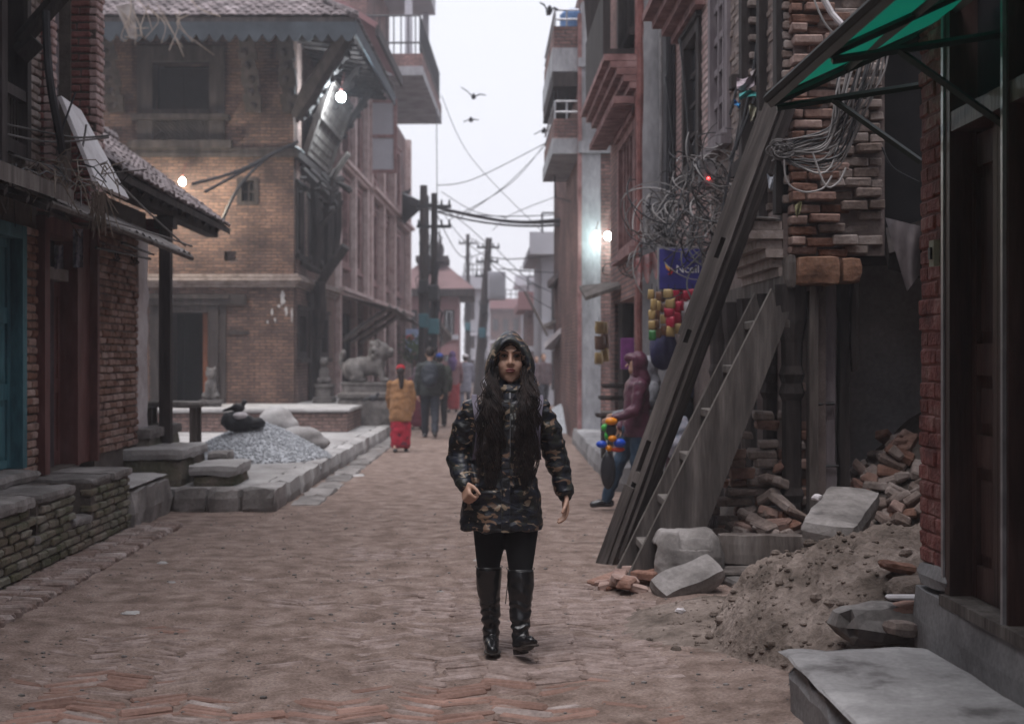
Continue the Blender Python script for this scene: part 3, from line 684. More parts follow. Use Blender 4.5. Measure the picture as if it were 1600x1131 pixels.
# white board leaning out, hung on wires
q = MB(); bc = [P(90, 152, 11.0), P(147, 290, 10.8), P(197, 313, 11.8), P(122, 175, 11.9)]; nb = (bc[1] - bc[0]).cross(bc[3] - bc[0]).normalized() * .03
q.corners([*bc, *[c + nb for c in bc]]); solid('sign_board', q, Mt['white'], 'blank off-white board slanting out below the mauve shutters', 'board')
# ---- low shed with tiled roof, bare brick wall and porch
sh = thing('tiled_shed', (-4, 15, 0), 'low brick shed with mossy clay tile roof and open bench porch', 'shed')
q = MB(); q.box(-3.9, -3.522, 12.88, 14.85, .2, 3.0); q.box(-6, -3.9, 14.5, 14.85, .2, 3.0); q.box(-6, -5.7, 12.4, 17.6, .2, 3.3); q.box(-5.7, -4.3, 17.3, 17.6, .2, 3.0); q.build('wall', Mt['mortar'], sh)
brick_wall(F1, 12.9, 14.42, .62, 2.75, 0, sh, Mt['brick'], bl=.21, bh=.056, cap=290, seed=12, jn=.012, dep=.08)
q = MB(); rough(q, -3.6, -3.49, 14.42, 14.86, .6, 2.75, seg=.12, amp=.02, rnd=.02); q.build('corner_render', Mt['white'], sh)
q = MB(); q.box(-3.41, -3.29, 14.95, 15.07, .24, 2.98); q.box(-3.45, -3.25, 14.9, 15.12, 2.86, 2.98); q.build('post', Mt['wood_d'], sh)
q = MB(); q.box(-3.42, -3.28, 12.5, 17.6, 2.985, 3.1); q.build('wall_plate', Mt['wood_d'], sh)
up = Vector((-1.4, 0, 1.04)).normalized(); e0, e1 = Vector((-3.2, 12.45, 3.14)), Vector((-3.15, 17.7, 3.1))
q = MB(); q.corners([e0, e1, e1 + up * 1.75, e0 + up * 1.75, *[p - Vector((0, 0, .07)) for p in (e0, e1, e1 + up * 1.75, e0 + up * 1.75)]])
t1 = e0 + up * 1.75; t2 = e1 + up * 1.75
q.corners([t1, t2, t2 + Vector((-1.5, 0, -1)), t1 + Vector((-1.5, 0, -1)), *[p - Vector((0, 0, .07)) for p in (t1, t2, t2 + Vector((-1.5, 0, -1)), t1 + Vector((-1.5, 0, -1)))]]); q.build('roof_boards', Mt['wood_d'], sh)
tile_roof(e0, e1, up, 12, sh, Mt['tile'], w_=.19, ex=.145, seed=5)
q = MB()
y = 12.5
while y < 17.7: q.tube([t1 + Vector((0, y - 12.45, .03)), t1 + Vector((0, min(y + .22, 17.7) - 12.45, .06))], .07, 7); y += .2
q.build('ridge_tiles', Mt['tile'], sh)
for k in range(12): q = MB(); q.tube([(-3.24, 12.7 + k * .43, 3.05), (-4.3, 12.7 + k * .43, 3.83)], .035, 4); q.build('rafter', Mt['wood_d'], sh)
q = MB(); q.tube([P(150, 387, 12.6), P(235, 405, 14.6)], .012); q.tube([P(190, 380, 13.4), P(240, 398, 14.7)], .012)
for px in (155, 158, 180, 184, 206, 211, 214):
    c = P(px, 389 + (px - 150) * .2, 13.2); q.tube([c, c + Vector((0, 0, -.03)), c + Vector((.02, 0, -.05)), c + Vector((.0, 0, -.07)), c + Vector((-.015, 0, -.05))], .007)
q.build('hook_rail', Mt['metal_d'], sh)
q = MB(); q.sheet(10, 5, lambda u, v: tuple(P(222 + 55 * u, 342 + (10 + 24 * math.sin(math.pi * min(1, .2 + u * .9))) * v, 15.0 + .15 * math.sin(v * 3) + .1 * u)))
Mt['maroon_cloth'] = mat('maroon_cloth', [(.09, .012, .02), (.14, .022, .03)], bump=.1, rnd=.05); q.build('cloth_valance', Mt['maroon_cloth'], sh)
be = thing('wooden_bench', (-3.3, 15.4, .24), 'small plank bench beside the dark porch post', 'bench')
q = MB(); rough(q, -3.68, -3.02, 15.2, 15.62, .96, 1.03, seg=.1, amp=.008, rnd=.012); q.build('seat', Mt['stone'], be)
for (x, y) in ((-3.12, 15.3), (-3.12, 15.55), (-3.6, 15.3), (-3.6, 15.55)): q = MB(); q.box(x - .035, x + .035, y - .03, y + .03, .235, .962); q.build('leg', Mt['wood'], be)

# ================================================================ left: old brick corner house
FA = Fr(-3.6, 27, (1, 0), (0, -1)); FS = Fr(-3.6, 27, (.035, 1), (1, -.035))
pl = thing('brick_plinth', (-3, 25, .2), 'brick plinth with stone top under the old corner house', 'plinth')
q = MB(); q.prism([(-10, 24.3), (-2.32, 24.3), (-2.2, 33), (-3.7, 33), (-10, 33)], .2, .56); q.build('plinth_body', Mt['b_street'], pl)
q = MB(); rough(q, -10, -2.27, 24.24, 27.3, .56, .64, seg=.6, amp=.012, rnd=.015); rough(q, -3.7, -2.18, 27.31, 33, .562, .642, seg=.6, amp=.012, rnd=.015); q.build('coping', Mt['slabtop'], pl)
h2 = thing('old_brick_house', (-5, 29, .6), 'old brick corner house with carved windows and scalloped tiled eave', 'house')
holesA = [(-2.29, -1.62, .64, 2.46), (-1.05, -.69, 4.41, 4.92), (-2.66, -1.59, 6.2, 7.1), (-1.32, -1.1, 3.34, 3.52)]
q = MB(); wall_holes(FA, q, -7, 0, .6, 7.9, holesA, th=.35); q.build('wall', Mt['b_left'], h2)
holesS = [(.46, 1.5, 1.5, 2.45), (1.9, 2.9, .64, 2.65), (3.3, 4.5, 1.5, 2.45), (.3, 1.15, 3.5, 4.85), (1.75, 2.6, 3.5, 4.85), (3.2, 4.1, 3.5, 4.85)]
q = MB(); wall_holes(FS, q, .36, 5.6, .6, 7.9, holesS, th=.35); FS.box(q, 5.25, 5.6, -4, -.35, .6, 7.9); q.build('wall', Mt['b_street'], h2)
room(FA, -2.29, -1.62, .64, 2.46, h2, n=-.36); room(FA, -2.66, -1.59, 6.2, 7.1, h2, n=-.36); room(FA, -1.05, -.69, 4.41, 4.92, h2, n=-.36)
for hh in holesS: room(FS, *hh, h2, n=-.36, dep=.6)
# front door with carved frame, wide lintel
q = MB()
for (a, b, n_) in ((-2.5, -2.29, .06), (-1.62, -1.42, .06), (-2.72, -2.52, .03), (-1.4, -1.28, .03)): FA.box(q, a, b, -.3, n_, .64, 2.5)
FA.box(q, -2.29, -1.62, -.3, .05, 2.36, 2.5); FA.box(q, -2.75, -.9, -.2, .1, 2.5, 2.7); FA.box(q, -2.8, -1.2, -.05, .14, 2.62, 2.7); q.build('door_frame', Mt['wood_d'], h2)
q = MB(); FA.box(q, -1.78, -1.63, -.6, -.3, .64, 2.36); q.build('door', mat('orange_brown_door', (.2, .075, .04), rnd=0), h2)
q = MB(); FA.box(q, -1.22, -.84, -.02, .02, 1.94, 2.01); q.build('slit_vent', Mt['wood_d'], h2)
# small carved window, flag of plaster patches
window(FA, -1.05, -.69, 4.41, 4.92, h2, 2, 2, inset=.12, fw=.06, pm='black', sill=False)
# big upper window with lattice panel below
q = MB()
for (a, b, n_) in ((-2.95, -2.66, .1), (-1.59, -1.3, .1)): FA.box(q, a, b, -.25, n_, 5.6, 7.4)
FA.box(q, -2.66, -1.59, -.25, .09, 7.1, 7.4); FA.box(q, -2.66, -1.59, -.25, .12, 6.1, 6.2); FA.box(q, -3.05, -1.2, -.02, .2, 6.0, 6.1); FA.box(q, -3.1, -1.15, -.02, .22, 5.46, 5.6)
w_ = q.build('carved_window', Mt['wood_d'], h2)
q = MB(); FA.box(q, -2.66, -1.59, -.1, .02, 5.6, 6.0)
for i in range(14):
    a = -2.66 + i * 1.07 / 14
    q.tube([FA.p(a, .05, 5.61), FA.p(min(a + .38, -1.6), .05, 5.99)], .018, 4); q.tube([FA.p(a, .06, 5.99), FA.p(min(a + .38, -1.6), .06, 5.61)], .018, 4)
q.build('lattice', Mt['wood_d'], w_)
for (a, b) in ((-2.6, -2.14), (-2.11, -1.65)): q = MB(); FA.box(q, a, b, -.3, -.27, 6.2, 7.05); q.build('pane', Mt['black'], w_)  # near-black sheets paint the darkness of the opening
# string courses
q = MB()
for k, (z, n_) in enumerate(((2.84, .05), (2.9, .1), (2.96, .16), (3.03, .1))): FA.box(q, -7, n_, 0.002, n_, z, z + .058); FS.box(q, .002, 5.6, .002, n_, z, z + .058)
q.build('cornice', Mt['brick_grey'], h2)
q = MB(); FA.box(q, -7, .08, .002, .09, 5.38, 5.47); FA.box(q, -7, .1, .002, .12, 5.3, 5.38); FS.box(q, 0.002, 5.6, .002, .11, 5.3, 5.44); q.build('timber_band', Mt['wood_d'], h2)
# street side joinery
for (a, b, c, d) in holesS[:3:2]: window(FS, a, b, c, d, h2, 3, 2, inset=.1, fw=.12, pm='black')
for (a, b, c, d) in holesS[3:]: window(FS, a, b, c, d, h2, 2, 1, inset=.1, fw=.1, pm='black', sill=True)
door(FS, 1.9, 2.9, .64, 2.65, h2, 'wood_d', inset=.2, fw=.14, handle=False)
q = MB(); FS.box(q, 1.7, 1.9, -.1, .06, .64, 2.8); FS.box(q, 2.9, 3.1, -.1, .06, .64, 2.8); FS.box(q, 1.5, 3.3, -.1, .1, 2.65, 2.82); q.build('door_frame', Mt['wood_d'], h2)
# slanted lattice window under the street eave, lit by the bulb
sw = MB()
for (a, b) in ((.9, 1.02), (3.9, 4.02)): sw.corners([FS.p(a, 0, 5.5), FS.p(b, 0, 5.5), FS.p(b, .12, 5.5), FS.p(a, .12, 5.5), FS.p(a, .5, 6.9), FS.p(b, .5, 6.9), FS.p(b, .62, 6.9), FS.p(a, .62, 6.9)])
for zz in (5.48, 6.2, 6.9): n_ = (zz - 5.5) / 1.4 * .5; FS.box(sw, .9, 4.02, n_ - .03, n_ + .14, zz, zz + .09)
w_ = sw.build('slanted_window', Mt['wood'], h2)
q = MB()
for i in range(22): uu = 1.05 + i * .13; q.tube([FS.p(uu, .06, 5.55), FS.p(uu, .55, 6.9)], .022, 4)
for i in range(9): zz = 5.65 + i * .15; n_ = (zz - 5.5) / 1.4 * .5 + .055; q.tube([FS.p(1.02, n_, zz), FS.p(3.9, n_, zz)], .016, 4)
q.corners([FS.p(1.02, -.04, 5.5), FS.p(3.9, -.04, 5.5), FS.p(3.9, .02, 5.5), FS.p(1.02, .02, 5.5), FS.p(1.02, .46, 6.9), FS.p(3.9, .46, 6.9), FS.p(3.9, .52, 6.9), FS.p(1.02, .52, 6.9)])
q.build('lattice', Mt['wood'], w_)
# roof: hipped, tiled, scalloped fringe
ez = 7.67; c0 = Vector((-2.32, 25.8, ez)); cl = Vector((-10.5, 25.8, ez)); cs = c0 + Vector((.26, 7.3, 0)); sl_ = .6
ridge0, ridge1 = Vector((-10.5, 29.6, ez + 3.8 * sl_)), Vector((-6.0, 29.6, ez + 3.8 * sl_)); rb = Vector((-6.0, 33.1, ez + 3.8 * sl_))
q = MB()
for tri in ((cl, c0, ridge1, ridge0), (c0, cs, rb, ridge1)):
    q.corners([*tri, *[p - Vector((0, 0, .1)) for p in tri]])
q.build('roof', Mt['wood_d'], h2)
upf = Vector((0, 3.8, 3.8 * sl_)).normalized()
tile_roof(cl + Vector((2.2, 0, .02)), c0 + Vector((0, 0, .02)), upf, 14, h2, Mt['tile'], w_=.17, ex=.15, seed=7, cap=200, trim=lambda u, s_: u > 6.0 - s_ * .8)
dS = (cs - c0).normalized(); upS = Vector((-3.68, .13, 3.8 * sl_)).normalized()
tile_roof(c0 + Vector((0, 0, .02)), cs + Vector((0, 0, .02)), upS, 6, h2, Mt['tile'], w_=.17, ex=.15, seed=8, cap=80, trim=lambda u, s_: u < s_ * .8)
q = MB(); q.tube([c0 + Vector((0, 0, .05)), c0 + Vector((-.9, .95, .62)), ridge1 + Vector((0, 0, .05))], .09, 6); q.build('hip_tiles', Mt['tile'], h2)
q = MB()
for i in range(34):                                         # scalloped fringe board
    x1 = c0.x - .01 - i * .24; x0 = x1 - .24
    pts = [(x0, ez - .08), (x1, ez - .08), (x1, ez - .3), ((x0 * .25 + x1 * .75), ez - .4), ((x0 + x1) / 2, ez - .44), ((x0 * .75 + x1 * .25), ez - .4), (x0, ez - .3)]
    q.add([(x, 25.79, z) for x, z in pts] + [(x, 25.83, z) for x, z in pts], [tuple(range(7)), tuple(range(13, 6, -1))] + [(k, 7 + k, 7 + (k + 1) % 7, (k + 1) % 7) for k in range(7)])
Mt['fringe'] = mat('blue_grey_fringe', [(.035, .042, .05), (.06, .072, .085)], bump=.2, rnd=0); q.build('eave_fringe', Mt['fringe'], h2)
q = MB(); q.corners([c0 + Vector((-.02, .0, -.3)), cs + Vector((-.02, 0, -.3)), cs + Vector((.02, 0, -.3)), c0 + Vector((.02, 0, -.3)), c0 + Vector((-.02, 0, -.06)), cs + Vector((-.02, 0, -.06)), cs + Vector((.02, 0, -.06)), c0 + Vector((.02, 0, -.06))]); q.build('side_fascia', Mt['fringe'], h2)
q = MB()
for i in range(16): u = 6.9 - 7.0 + i * .45 - .0; q.tube([FS.p(i * .45 - .9, 0, 7.62 - .0), FS.p(i * .45 - .9, 1.15, 7.48)], .05, 4)
for i in range(18): q.tube([FA.p(-7 + i * .45, 0, 7.7), FA.p(-7 + i * .45, 1.12, 7.52)], .05, 4)
q.build('rafters', Mt['wood_d'], h2)
for u in (-3.35, -.75, .0 - .05 + .0): strut(FA, u - .0, 6.15, 7.45, .95, h2, .3)
strut(FA, -5.6, 6.15, 7.45, .95, h2, .3)
for u in (.5, 2.2, 4.6): strut(FS, u, 6.1, 7.45, .95, h2, .26)
a, b = FA.p(.05, .05, 6.1), Vector((-2.5, 25.95, 7.4)); q = MB(); q.tube([a, a.lerp(b, .3), a.lerp(b, .6), b], [.13, .2, .15, .17], 6); q.build('corner_strut', Mt['wood_d'], h2)
# plaster scraps on the wall
q = MB()
for (px, py, wx, wy) in ((441, 466, 5, 12), (447, 486, 3, 8), (425, 488, 3, 6), (430, 500, 2, 4), (418, 503, 2, 3), (456, 492, 2, 12), (436, 478, 3, 3)):
    c = P(px, py, 26.985); k = 27 / 2222; r_ = random.Random(px); n_ = 14
    pts = [(c.x + wx * k * math.cos(t * 6.283 / n_) * r_.uniform(.35, 1.25), c.z + wy * k * math.sin(t * 6.283 / n_) * r_.uniform(.6, 1.1)) for t in range(n_)]
    q.add([(x, 26.985, z) for x, z in pts] + [(x, 27.01, z) for x, z in pts], [tuple(range(n_))] + [(i, (i + 1) % n_, n_ + (i + 1) % n_, n_ + i) for i in range(n_)])
q.build('plaster_scraps', Mt['slabtop'], h2)
# broken balcony timbers hanging on the street side
bb = thing('broken_balcony', FS.p(2, .3, 2.9), 'broken dark timbers hanging off the corner house street side', 'balcony')
rr = random.Random(17)
for (pa, pb_, Y, r_) in (((470, 300), (470, 410), 27.4, .06), ((492, 285), (494, 425), 28.2, .1), ((512, 270), (512, 430), 29.2, .1), ((545, 240), (497, 300), 28.8, .07), ((540, 385), (492, 458), 28.5, .11), ((462, 255), (525, 320), 27.8, .09), ((470, 410), (500, 425), 27.8, .07), ((527, 300), (522, 415), 29.8, .09), ((505, 300), (535, 280), 29.0, .1), ((480, 265), (520, 300), 28.5, .1), ((500, 440), (496, 530), 28.6, .11)):
    a, b = P(*pa, Y), P(*pb_, Y + .4); q = MB(); m_ = (a + b) / 2 + Vector((rr.uniform(-.05, .05), 0, rr.uniform(-.05, .05)))
    q.tube([a, m_, b], [r_, r_ * 1.1, r_ * .8], 4); q.build('timber', Mt['wood' if pa == (545, 240) else 'wood_d'], bb)
for i in range(26):
    q = MB(); c = P(rr.uniform(465, 535), rr.uniform(262, 330), rr.uniform(27.6, 29)); q.tube([c, c + Vector((rr.uniform(-.3, .3), rr.uniform(-.2, .2), rr.uniform(-.5, .1)))], rr.uniform(.02, .06), 4); q.build('splinter', Mt['wood_d'], bb)

# ================================================================ left: next brick houses along the street
h3 = thing('brick_house', FS.p(8, 0, .2), 'pale brick house with paired windows and shop awning', 'house')
hs = [(6.3, 8.4, .5, 2.55), (9.0, 11.0, .5, 2.55), (6.3, 7.9, 3.7, 5.8), (8.8, 10.4, 3.7, 5.8), (6.6, 8.0, 6.3, 7.9), (9.0, 10.4, 6.3, 7.9)]
q = MB(); wall_holes(FS, q, 5.61, 11.4, .1, 9.0, hs, th=.35); FS.box(q, 5.61, 5.9, -5, -.35, .1, 9.0); FS.box(q, 11.1, 11.4, -5, -.35, .1, 9.0); q.build('wall', Mt['b_pink'], h3)
for hh in hs[:2]: room(FS, *hh, h3, n=-.36, dep=1.0)
for hh in hs[2:]: window(FS, *hh, h3, 3, 3, 'pinkpaint', fw=.12, inset=.12)
q = MB()
for z, n_ in ((2.95, .16), (3.05, .24), (6.0, .14), (6.08, .22)): FS.box(q, 5.61, 11.4, .002, n_, z, z + .085)
for u in (5.62, 8.45, 11.1): FS.box(q, u, u + .28, .003, .13, .1, 9.0)
q.build('cornice', Mt['brick_pink'], h3)
q = MB(); e0, e1 = FS.p(5.5, 1.0, 9.0), FS.p(11.6, 1.0, 9.0); e2, e3 = FS.p(11.6, -3, 11.6), FS.p(5.5, -3, 11.6); q.corners([e0, e1, e2, e3, *[p + Vector((0, 0, .14)) for p in (e0, e1, e2, e3)]])
q.build('roof', Mt['farpink'], h3)
q = MB(); FS.box(q, 5.5, 11.6, .95, 1.02, 8.85, 9.1); q.build('fascia', Mt['wood_d'], h3)
for i in range(3): q = MB(); FS.box(q, 6.4 + i * 1.7, 7.3 + i * 1.7, .1, .13, 8.15, 8.8); q.build('eave_panel', Mt['fargrey'], h3)
for i in range(3):
    q = MB(); FS.box(q, 6.3 + i * .73, 6.42 + i * .73, -.1, .05, .5, 2.55); q.build('shop_post', Mt['wood_d'], h3)
q = MB()
q.sheet(40, 4, lambda u, v: tuple(FS.p(5.9 + 7.5 * u, .05 + 1.35 * v, 2.98 - .35 * v + .02 * math.sin(u * 150) + .06 * nz(u * 6, v, 1) - .25 * u * v)))
q.build('tin_awning', Mt['tin'], h3)
for u in (6.6, 8.4, 10.2): q = MB(); q.tube([FS.p(u, .02, 1.9), FS.p(u, 1.2, 2.72)], .06, 4); q.build('awning_strut', Mt['tin'], h3)
h4 = thing('brick_house', FS.p(18, 0, 0), 'tall brick house with projecting balcony and railing', 'house')
hs = [(12.4, 14.2, 3.6, 5.7), (15.4, 17.4, 3.6, 5.7), (19, 21.5, 3.6, 5.7), (12.4, 14.2, 6.5, 8.5), (15.4, 17.4, 6.5, 8.5), (19, 21.5, 6.5, 8.5), (12.2, 14.4, .3, 2.6), (15.4, 17.6, .3, 2.6), (19, 21.8, .3, 2.6)]
q = MB(); wall_holes(FS, q, 11.41, 24, 0, 9.3, hs, th=.3); FS.box(q, 11.41, 11.7, -5, -.3, 0, 9.3); FS.box(q, 23.7, 24, -5, -.3, 0, 9.3); q.build('wall', Mt['b_pink'], h4)
for hh in hs[:6]: window(FS, *hh, h4, 2, 3, 'pinkpaint', fw=.14, inset=.12, sills='pinkpaint')
for hh in hs[6:]: room(FS, *hh, h4, n=-.31)
q = MB()
for z, n_ in ((2.9, .2), (3.0, .3), (5.95, .2), (6.05, .32)): FS.box(q, 11.41, 24, .002, n_, z, z + .1)
for u in (11.42, 14.6, 17.9, 23.5): FS.box(q, u, u + .4, .003, .2, 0, 9.25)
q.build('cornice', Mt['brick_pink'], h4)
q = MB(); FS.box(q, 12.3, 20.5, -5, 1.5, 9.3, 9.55); q.build('balcony_slab', Mt['grey_conc'], h4); q = MB(); FS.box(q, 12.31, 20.49, 1.36, 1.495, 9.552, 9.9); FS.box(q, 12.31, 12.45, -.1, 1.36, 9.552, 9.9); q.build('balcony_parapet', Mt['b_pink'], h4)
q = MB(); FS.box(q, 13.6, 20, -4.6, -.2, 9.55, 12.9); q.build('upper_wall', Mt['b_pink'], h4)
q = MB(); FS.box(q, 13.2, 20.4, -4.8, 1.3, 12.9, 13.15); FS.box(q, 13.2, 20.4, 1.2, 1.3, 13.15, 13.8); q.build('roof_slab', Mt['fargrey'], h4)
rl = MB()
for i in range(42): rl.tube([FS.p(12.35 + i * .195, 1.42, 9.95), FS.p(12.35 + i * .195, 1.42, 10.95)], .018, 4)
for zz in (10.2, 10.95): rl.tube([FS.p(12.33, 1.42, zz), FS.p(20.5, 1.42, zz)], .03, 5); rl.tube([FS.p(12.33, -.1, zz), FS.p(12.33, 1.42, zz)], .03, 5)
for i in range(7): rl.tube([FS.p(12.33, .1 + i * .2, 9.6), FS.p(12.33, .1 + i * .2, 10.95)], .018, 4)
rl.build('railing', Mt['metal_d'], h4)
for uu in (13.5, 20.0): q = MB(); FS.box(q, uu, uu + .2, .9, 1.1, 9.55, 12.9); q.build('balcony_post', Mt['fargrey'], h4)
# open casement of the corner window
q = MB(); cc = FS.p(11.5, .02, 6.5)
for (a, b, c, d) in ((0, .1, 0, 2.0), (.75, .85, 0, 2.0), (.1, .75, 0, .1), (.1, .75, .95, 1.05), (.1, .75, 1.9, 2.0)): q.box(cc.x + a, cc.x + b, cc.y, cc.y + .06, cc.z + c, cc.z + d)
cw = q.build('casement', Mt['pinkpaint'], h4); q = MB(); q.box(cc.x + .1, cc.x + .75, cc.y + .025, cc.y + .04, cc.z + .1, cc.z + 1.9); q.build('pane', Mt['fargrey'], cw)
# ================================================================ right: near house with red pillar, brown doors, green canopy
FN = Fr(1.93, 0, (0, 1), (-1, 0))
hn = thing('painted_house', (2.6, 5, 0), 'house with red painted brick pillar, brown panelled doors and green canopy', 'house')
q = MB(); wall_holes(FN, q, 1.5, 6.22, -.05, 7.0, [(4.55, 5.86, .5, 3.3)], th=.3, n=-.03); q.box(2.3, 5, 5.95, 6.22, -.05, 7.0); q.box(5, 5.3, 1.5, 6.22, -.05, 7); q.box(2.3, 5, 1.5, 1.8, -.05, 7)
q.build('wall', Mt['mortar'], hn)
q = MB(); q.box(1.9, 5.4, 1.4, 6.3, 7.0, 7.15); q.build('roof', Mt['concrete'], hn)
q = MB(); q.box(2.3, 5, 1.8, 5.95, .25, .3); q.build('floor', Mt['concrete'], hn)
brick_wall(FN, 5.88, 6.29, .6, 3.9, 0, hn, Mt['brick_red'], bl=.2, bh=.066, jo=.006, dep=.08, cap=290, seed=41, jn=.005)
q = MB(); q.box(1.938, 2.25, 5.88, 6.285, .6, 3.9); q.build('pillar_core', mat('red_mortar', (.17, .06, .052), rnd=0), hn)
q = MB(); rough(q, 1.895, 2.3, 3.5, 6.31, .2, .5, seg=.12, amp=.012, rnd=.015, seed=4); rough(q, 1.9, 2.2, 5.86, 6.3, .5, .61, seg=.08, amp=.014, rnd=.02, seed=6); q.build('base', Mt['concrete'], hn)
# door frame, leaves, transom
q = MB()
for (a, b) in ((5.84, 5.9), (5.185, 5.245), (4.5, 4.56)): FN.box(q, a, b, -.14, .015, .5, 3.3)
FN.box(q, 4.56, 5.84, -.14, .012, 2.42, 2.5); FN.box(q, 4.56, 5.84, -.14, .012, 3.22, 3.3)
q.build('door_frame', Mt['wood_br'], hn)
q = MB(); FN.box(q, 5.902, 5.93, -.02, .022, .56, 3.5); FN.box(q, 5.205, 5.225, .015, .03, .5, 3.3); q.build('frame_strip', Mt['metal'], hn)
q = MB(); FN.box(q, 4.45, 5.9, -.16, .04, .47, .515); q.build('sill', Mt['wood'], hn)
for (a, b) in ((5.25, 5.54), (5.545, 5.835), (4.57, 4.87), (4.875, 5.18)):
    q = MB(); FN.box(q, a, b, -.13, -.1, .52, 2.41)
    for (c, d) in ((a, a + .05), (b - .05, b)): FN.box(q, c, d, -.1, -.075, .52, 2.41)
    for zz in (.52, 1.05, 1.42, 2.27): FN.box(q, a + .05, b - .05, -.1, -.077, zz, zz + .13)
    d_ = q.build('door', Mt['wood_br'], hn)
    for (z0, z1) in ((.7, 1.0), (1.23, 1.37), (1.6, 2.22)): q = MB(); FN.box(q, a + .08, b - .08, -.102, -.085, z0, z1); q.build('panel', Mt['wood_br'], d_)
    if a in (5.25,):
        q = MB(); c = FN.p(a + .03, -.06, 1.42); q.tube([c + Vector((0, 0, -.03)), c + Vector((-.025, 0, 0)), c + Vector((0, 0, .03))], .007); q.build('handle', Mt['metal'], d_)
q = MB(); FN.box(q, 4.56, 5.84, -.12, -.1, 2.5, 3.22); q.build('transom_pane', Mt['glass'], hn)
q = MB(); FN.box(q, 6.0, 6.06, .002, .03, 1.88, 1.99); s_ = q.build('doorbell', mat('old_ivory', (.42, .42, .33), rnd=0), hn)
q = MB(); FN.box(q, 6.018, 6.042, .03, .04, 1.91, 1.96); q.build('button', Mt['metal_d'], s_)
# green canopy on iron brackets
m_, t_, b_, N_, L_ = _new('green_tarpaulin'); b_.inputs['Base Color'].default_value = (.004, .13, .085, 1); b_.inputs['Roughness'].default_value = .5
tr = N_('BsdfTranslucent'); tr.inputs[0].default_value = (.003, .2, .125, 1); ms_ = N_('MixShader'); ms_.inputs[0].default_value = .5
L_(b_.outputs[0], ms_.inputs[1]); L_(tr.outputs[0], ms_.inputs[2]); L_(ms_.outputs[0], t_.nodes['Material Output'].inputs[0]); Mt['green'] = m_
q = MB()
def can(u, v): y = 3.0 + 3.33 * u; x = 1.28 + .66 * v; return (x, y, 2.655 + .3 * v + .012 * math.sin(y * 3) - .02 * math.sin(math.pi * ((y * 1.25) % 1)))
q.sheet(40, 6, can); q.build('canopy_sheet', Mt['green'], hn)
Mt['green_iron'] = plain('dark_green_iron', (.012, .03, .026), .45)
for i, y in enumerate((3.2, 4.25, 5.3, 6.3)):
    q = MB(); q.tube([(1.285, y, 2.62), (1.94, y, 2.92)], .017, 4); q.tube([(1.3, y, 2.6), (1.94, y, 2.7)], .016, 4); q.tube([(1.55, y, 2.635), (1.94, y, 2.36)], .015, 4); q.build('bracket', Mt['green_iron'], hn)
q = MB()
for v in (0.0, .5, 1): x, z = 1.285 + .655 * v, 2.625 + .3 * v; q.tube([(x, 3.0, z), (x, 6.34, z)], .02, 4)
q.build('purlin', Mt['green_iron'], hn)
q = MB(); q.tube([(1.27, 3.0, 2.655), (1.27, 4.5, 2.645), (1.27, 6.35, 2.65)], .022, 6); q.tube([(1.27, 6.35, 2.65), (1.6, 6.36, 2.8), (1.94, 6.35, 2.95)], .02, 6); q.build('rolled_hem', plain('dirty_hem', (.03, .032, .032), .85), hn)

# ================================================================ right: collapsed house with brick facade
FR = Fr(2.08, 0, (0, 1), (-1, 0)); FB = Fr(2.12, 9.8, (1, 0), (0, -1))
hr = thing('ruined_house', (3, 11, 0), 'half collapsed brick house with torn wall end and old timber shopfront', 'house')
hol = [(13.6, 14.67, 3.35, 4.75), (12.0, 12.95, 3.38, 5.0), (10.5, 11.2, 3.03, 5.2), (9.95, 10.4, 2.55, 2.98), (10.35, 13.1, -.1, 1.95)]
q = MB(); wall_holes(FR, q, 9.9, 15.4, -.05, 6.4, hol, th=.3, n=-.005)
q.box(2.15, 2.78, 9.85, 10.2, 2.2, 6.4); q.box(2.155, 4.8, 15.1, 15.4, -.05, 6.4); q.build('wall', mat('pale_mortar', [(.13, .1, .092), (.22, .175, .165)], scale=5, bump=.5, bscale=50, rnd=0), hr)
q = MB(); q.box(2.1, 5, 9.82, 15.4, 6.4, 6.6); q.build('roof', Mt['wood_d'], hr)
q = MB(); q.box(2.46, 4.6, 9.86, 15.1, 2.2, 2.32); q.build('upper_floor', Mt['wood_d'], hr)
def fsk(u, z): return any(h[0] - .02 < u < h[1] + .02 and h[2] - .03 < z < h[3] + .03 for h in hol)
brick_wall(FR, 9.86, 13.0, 2.5, 4.6, 0, hr, Mt['brick_grey'], bl=.2, bh=.056, dep=.08, cap=200, seed=51, skip=fsk, jn=.008)
brick_wall(FR, 13.0, 15.4, 2.5, 5.6, .0, hr, Mt['brick_pink'], bl=.2, bh=.056, dep=.08, cap=80, seed=52, skip=fsk, jn=.001, name='facing_brick', jr=.1)
brick_wall(FR, 9.86, 13.0, 4.61, 6.3, 0, hr, Mt['brick_pink'], bl=.2, bh=.056, dep=.08, cap=0, seed=53, skip=fsk, name='facing_brick', jn=.001, jr=.1)
# torn wall end toward the camera: red courses on the left, mud-caked on the right
rs = random.Random(61)
def tsk(u, z): return u > .34 + .05 * math.sin(z * 23) or rs.random() < .05
def tsk2(u, z): return u < .29 + .05 * math.sin(z * 23) or rs.random() < .03 or (u > .56 and z < 2.4)
brick_wall(FB, 0, .66, 2.2, 4.6, .02, hr, Mt['brick'], bl=.2, bh=.06, jo=.013, dep=.16, skip=tsk, cap=140, seed=62, jn=.045, jz=.01)
brick_wall(FB, 0, .64, 2.2, 4.6, .0, hr, Mt['brick_grey'], bl=.17, bh=.064, jo=.014, dep=.16, skip=tsk2, cap=140, seed=63, jn=.055, jz=.014)
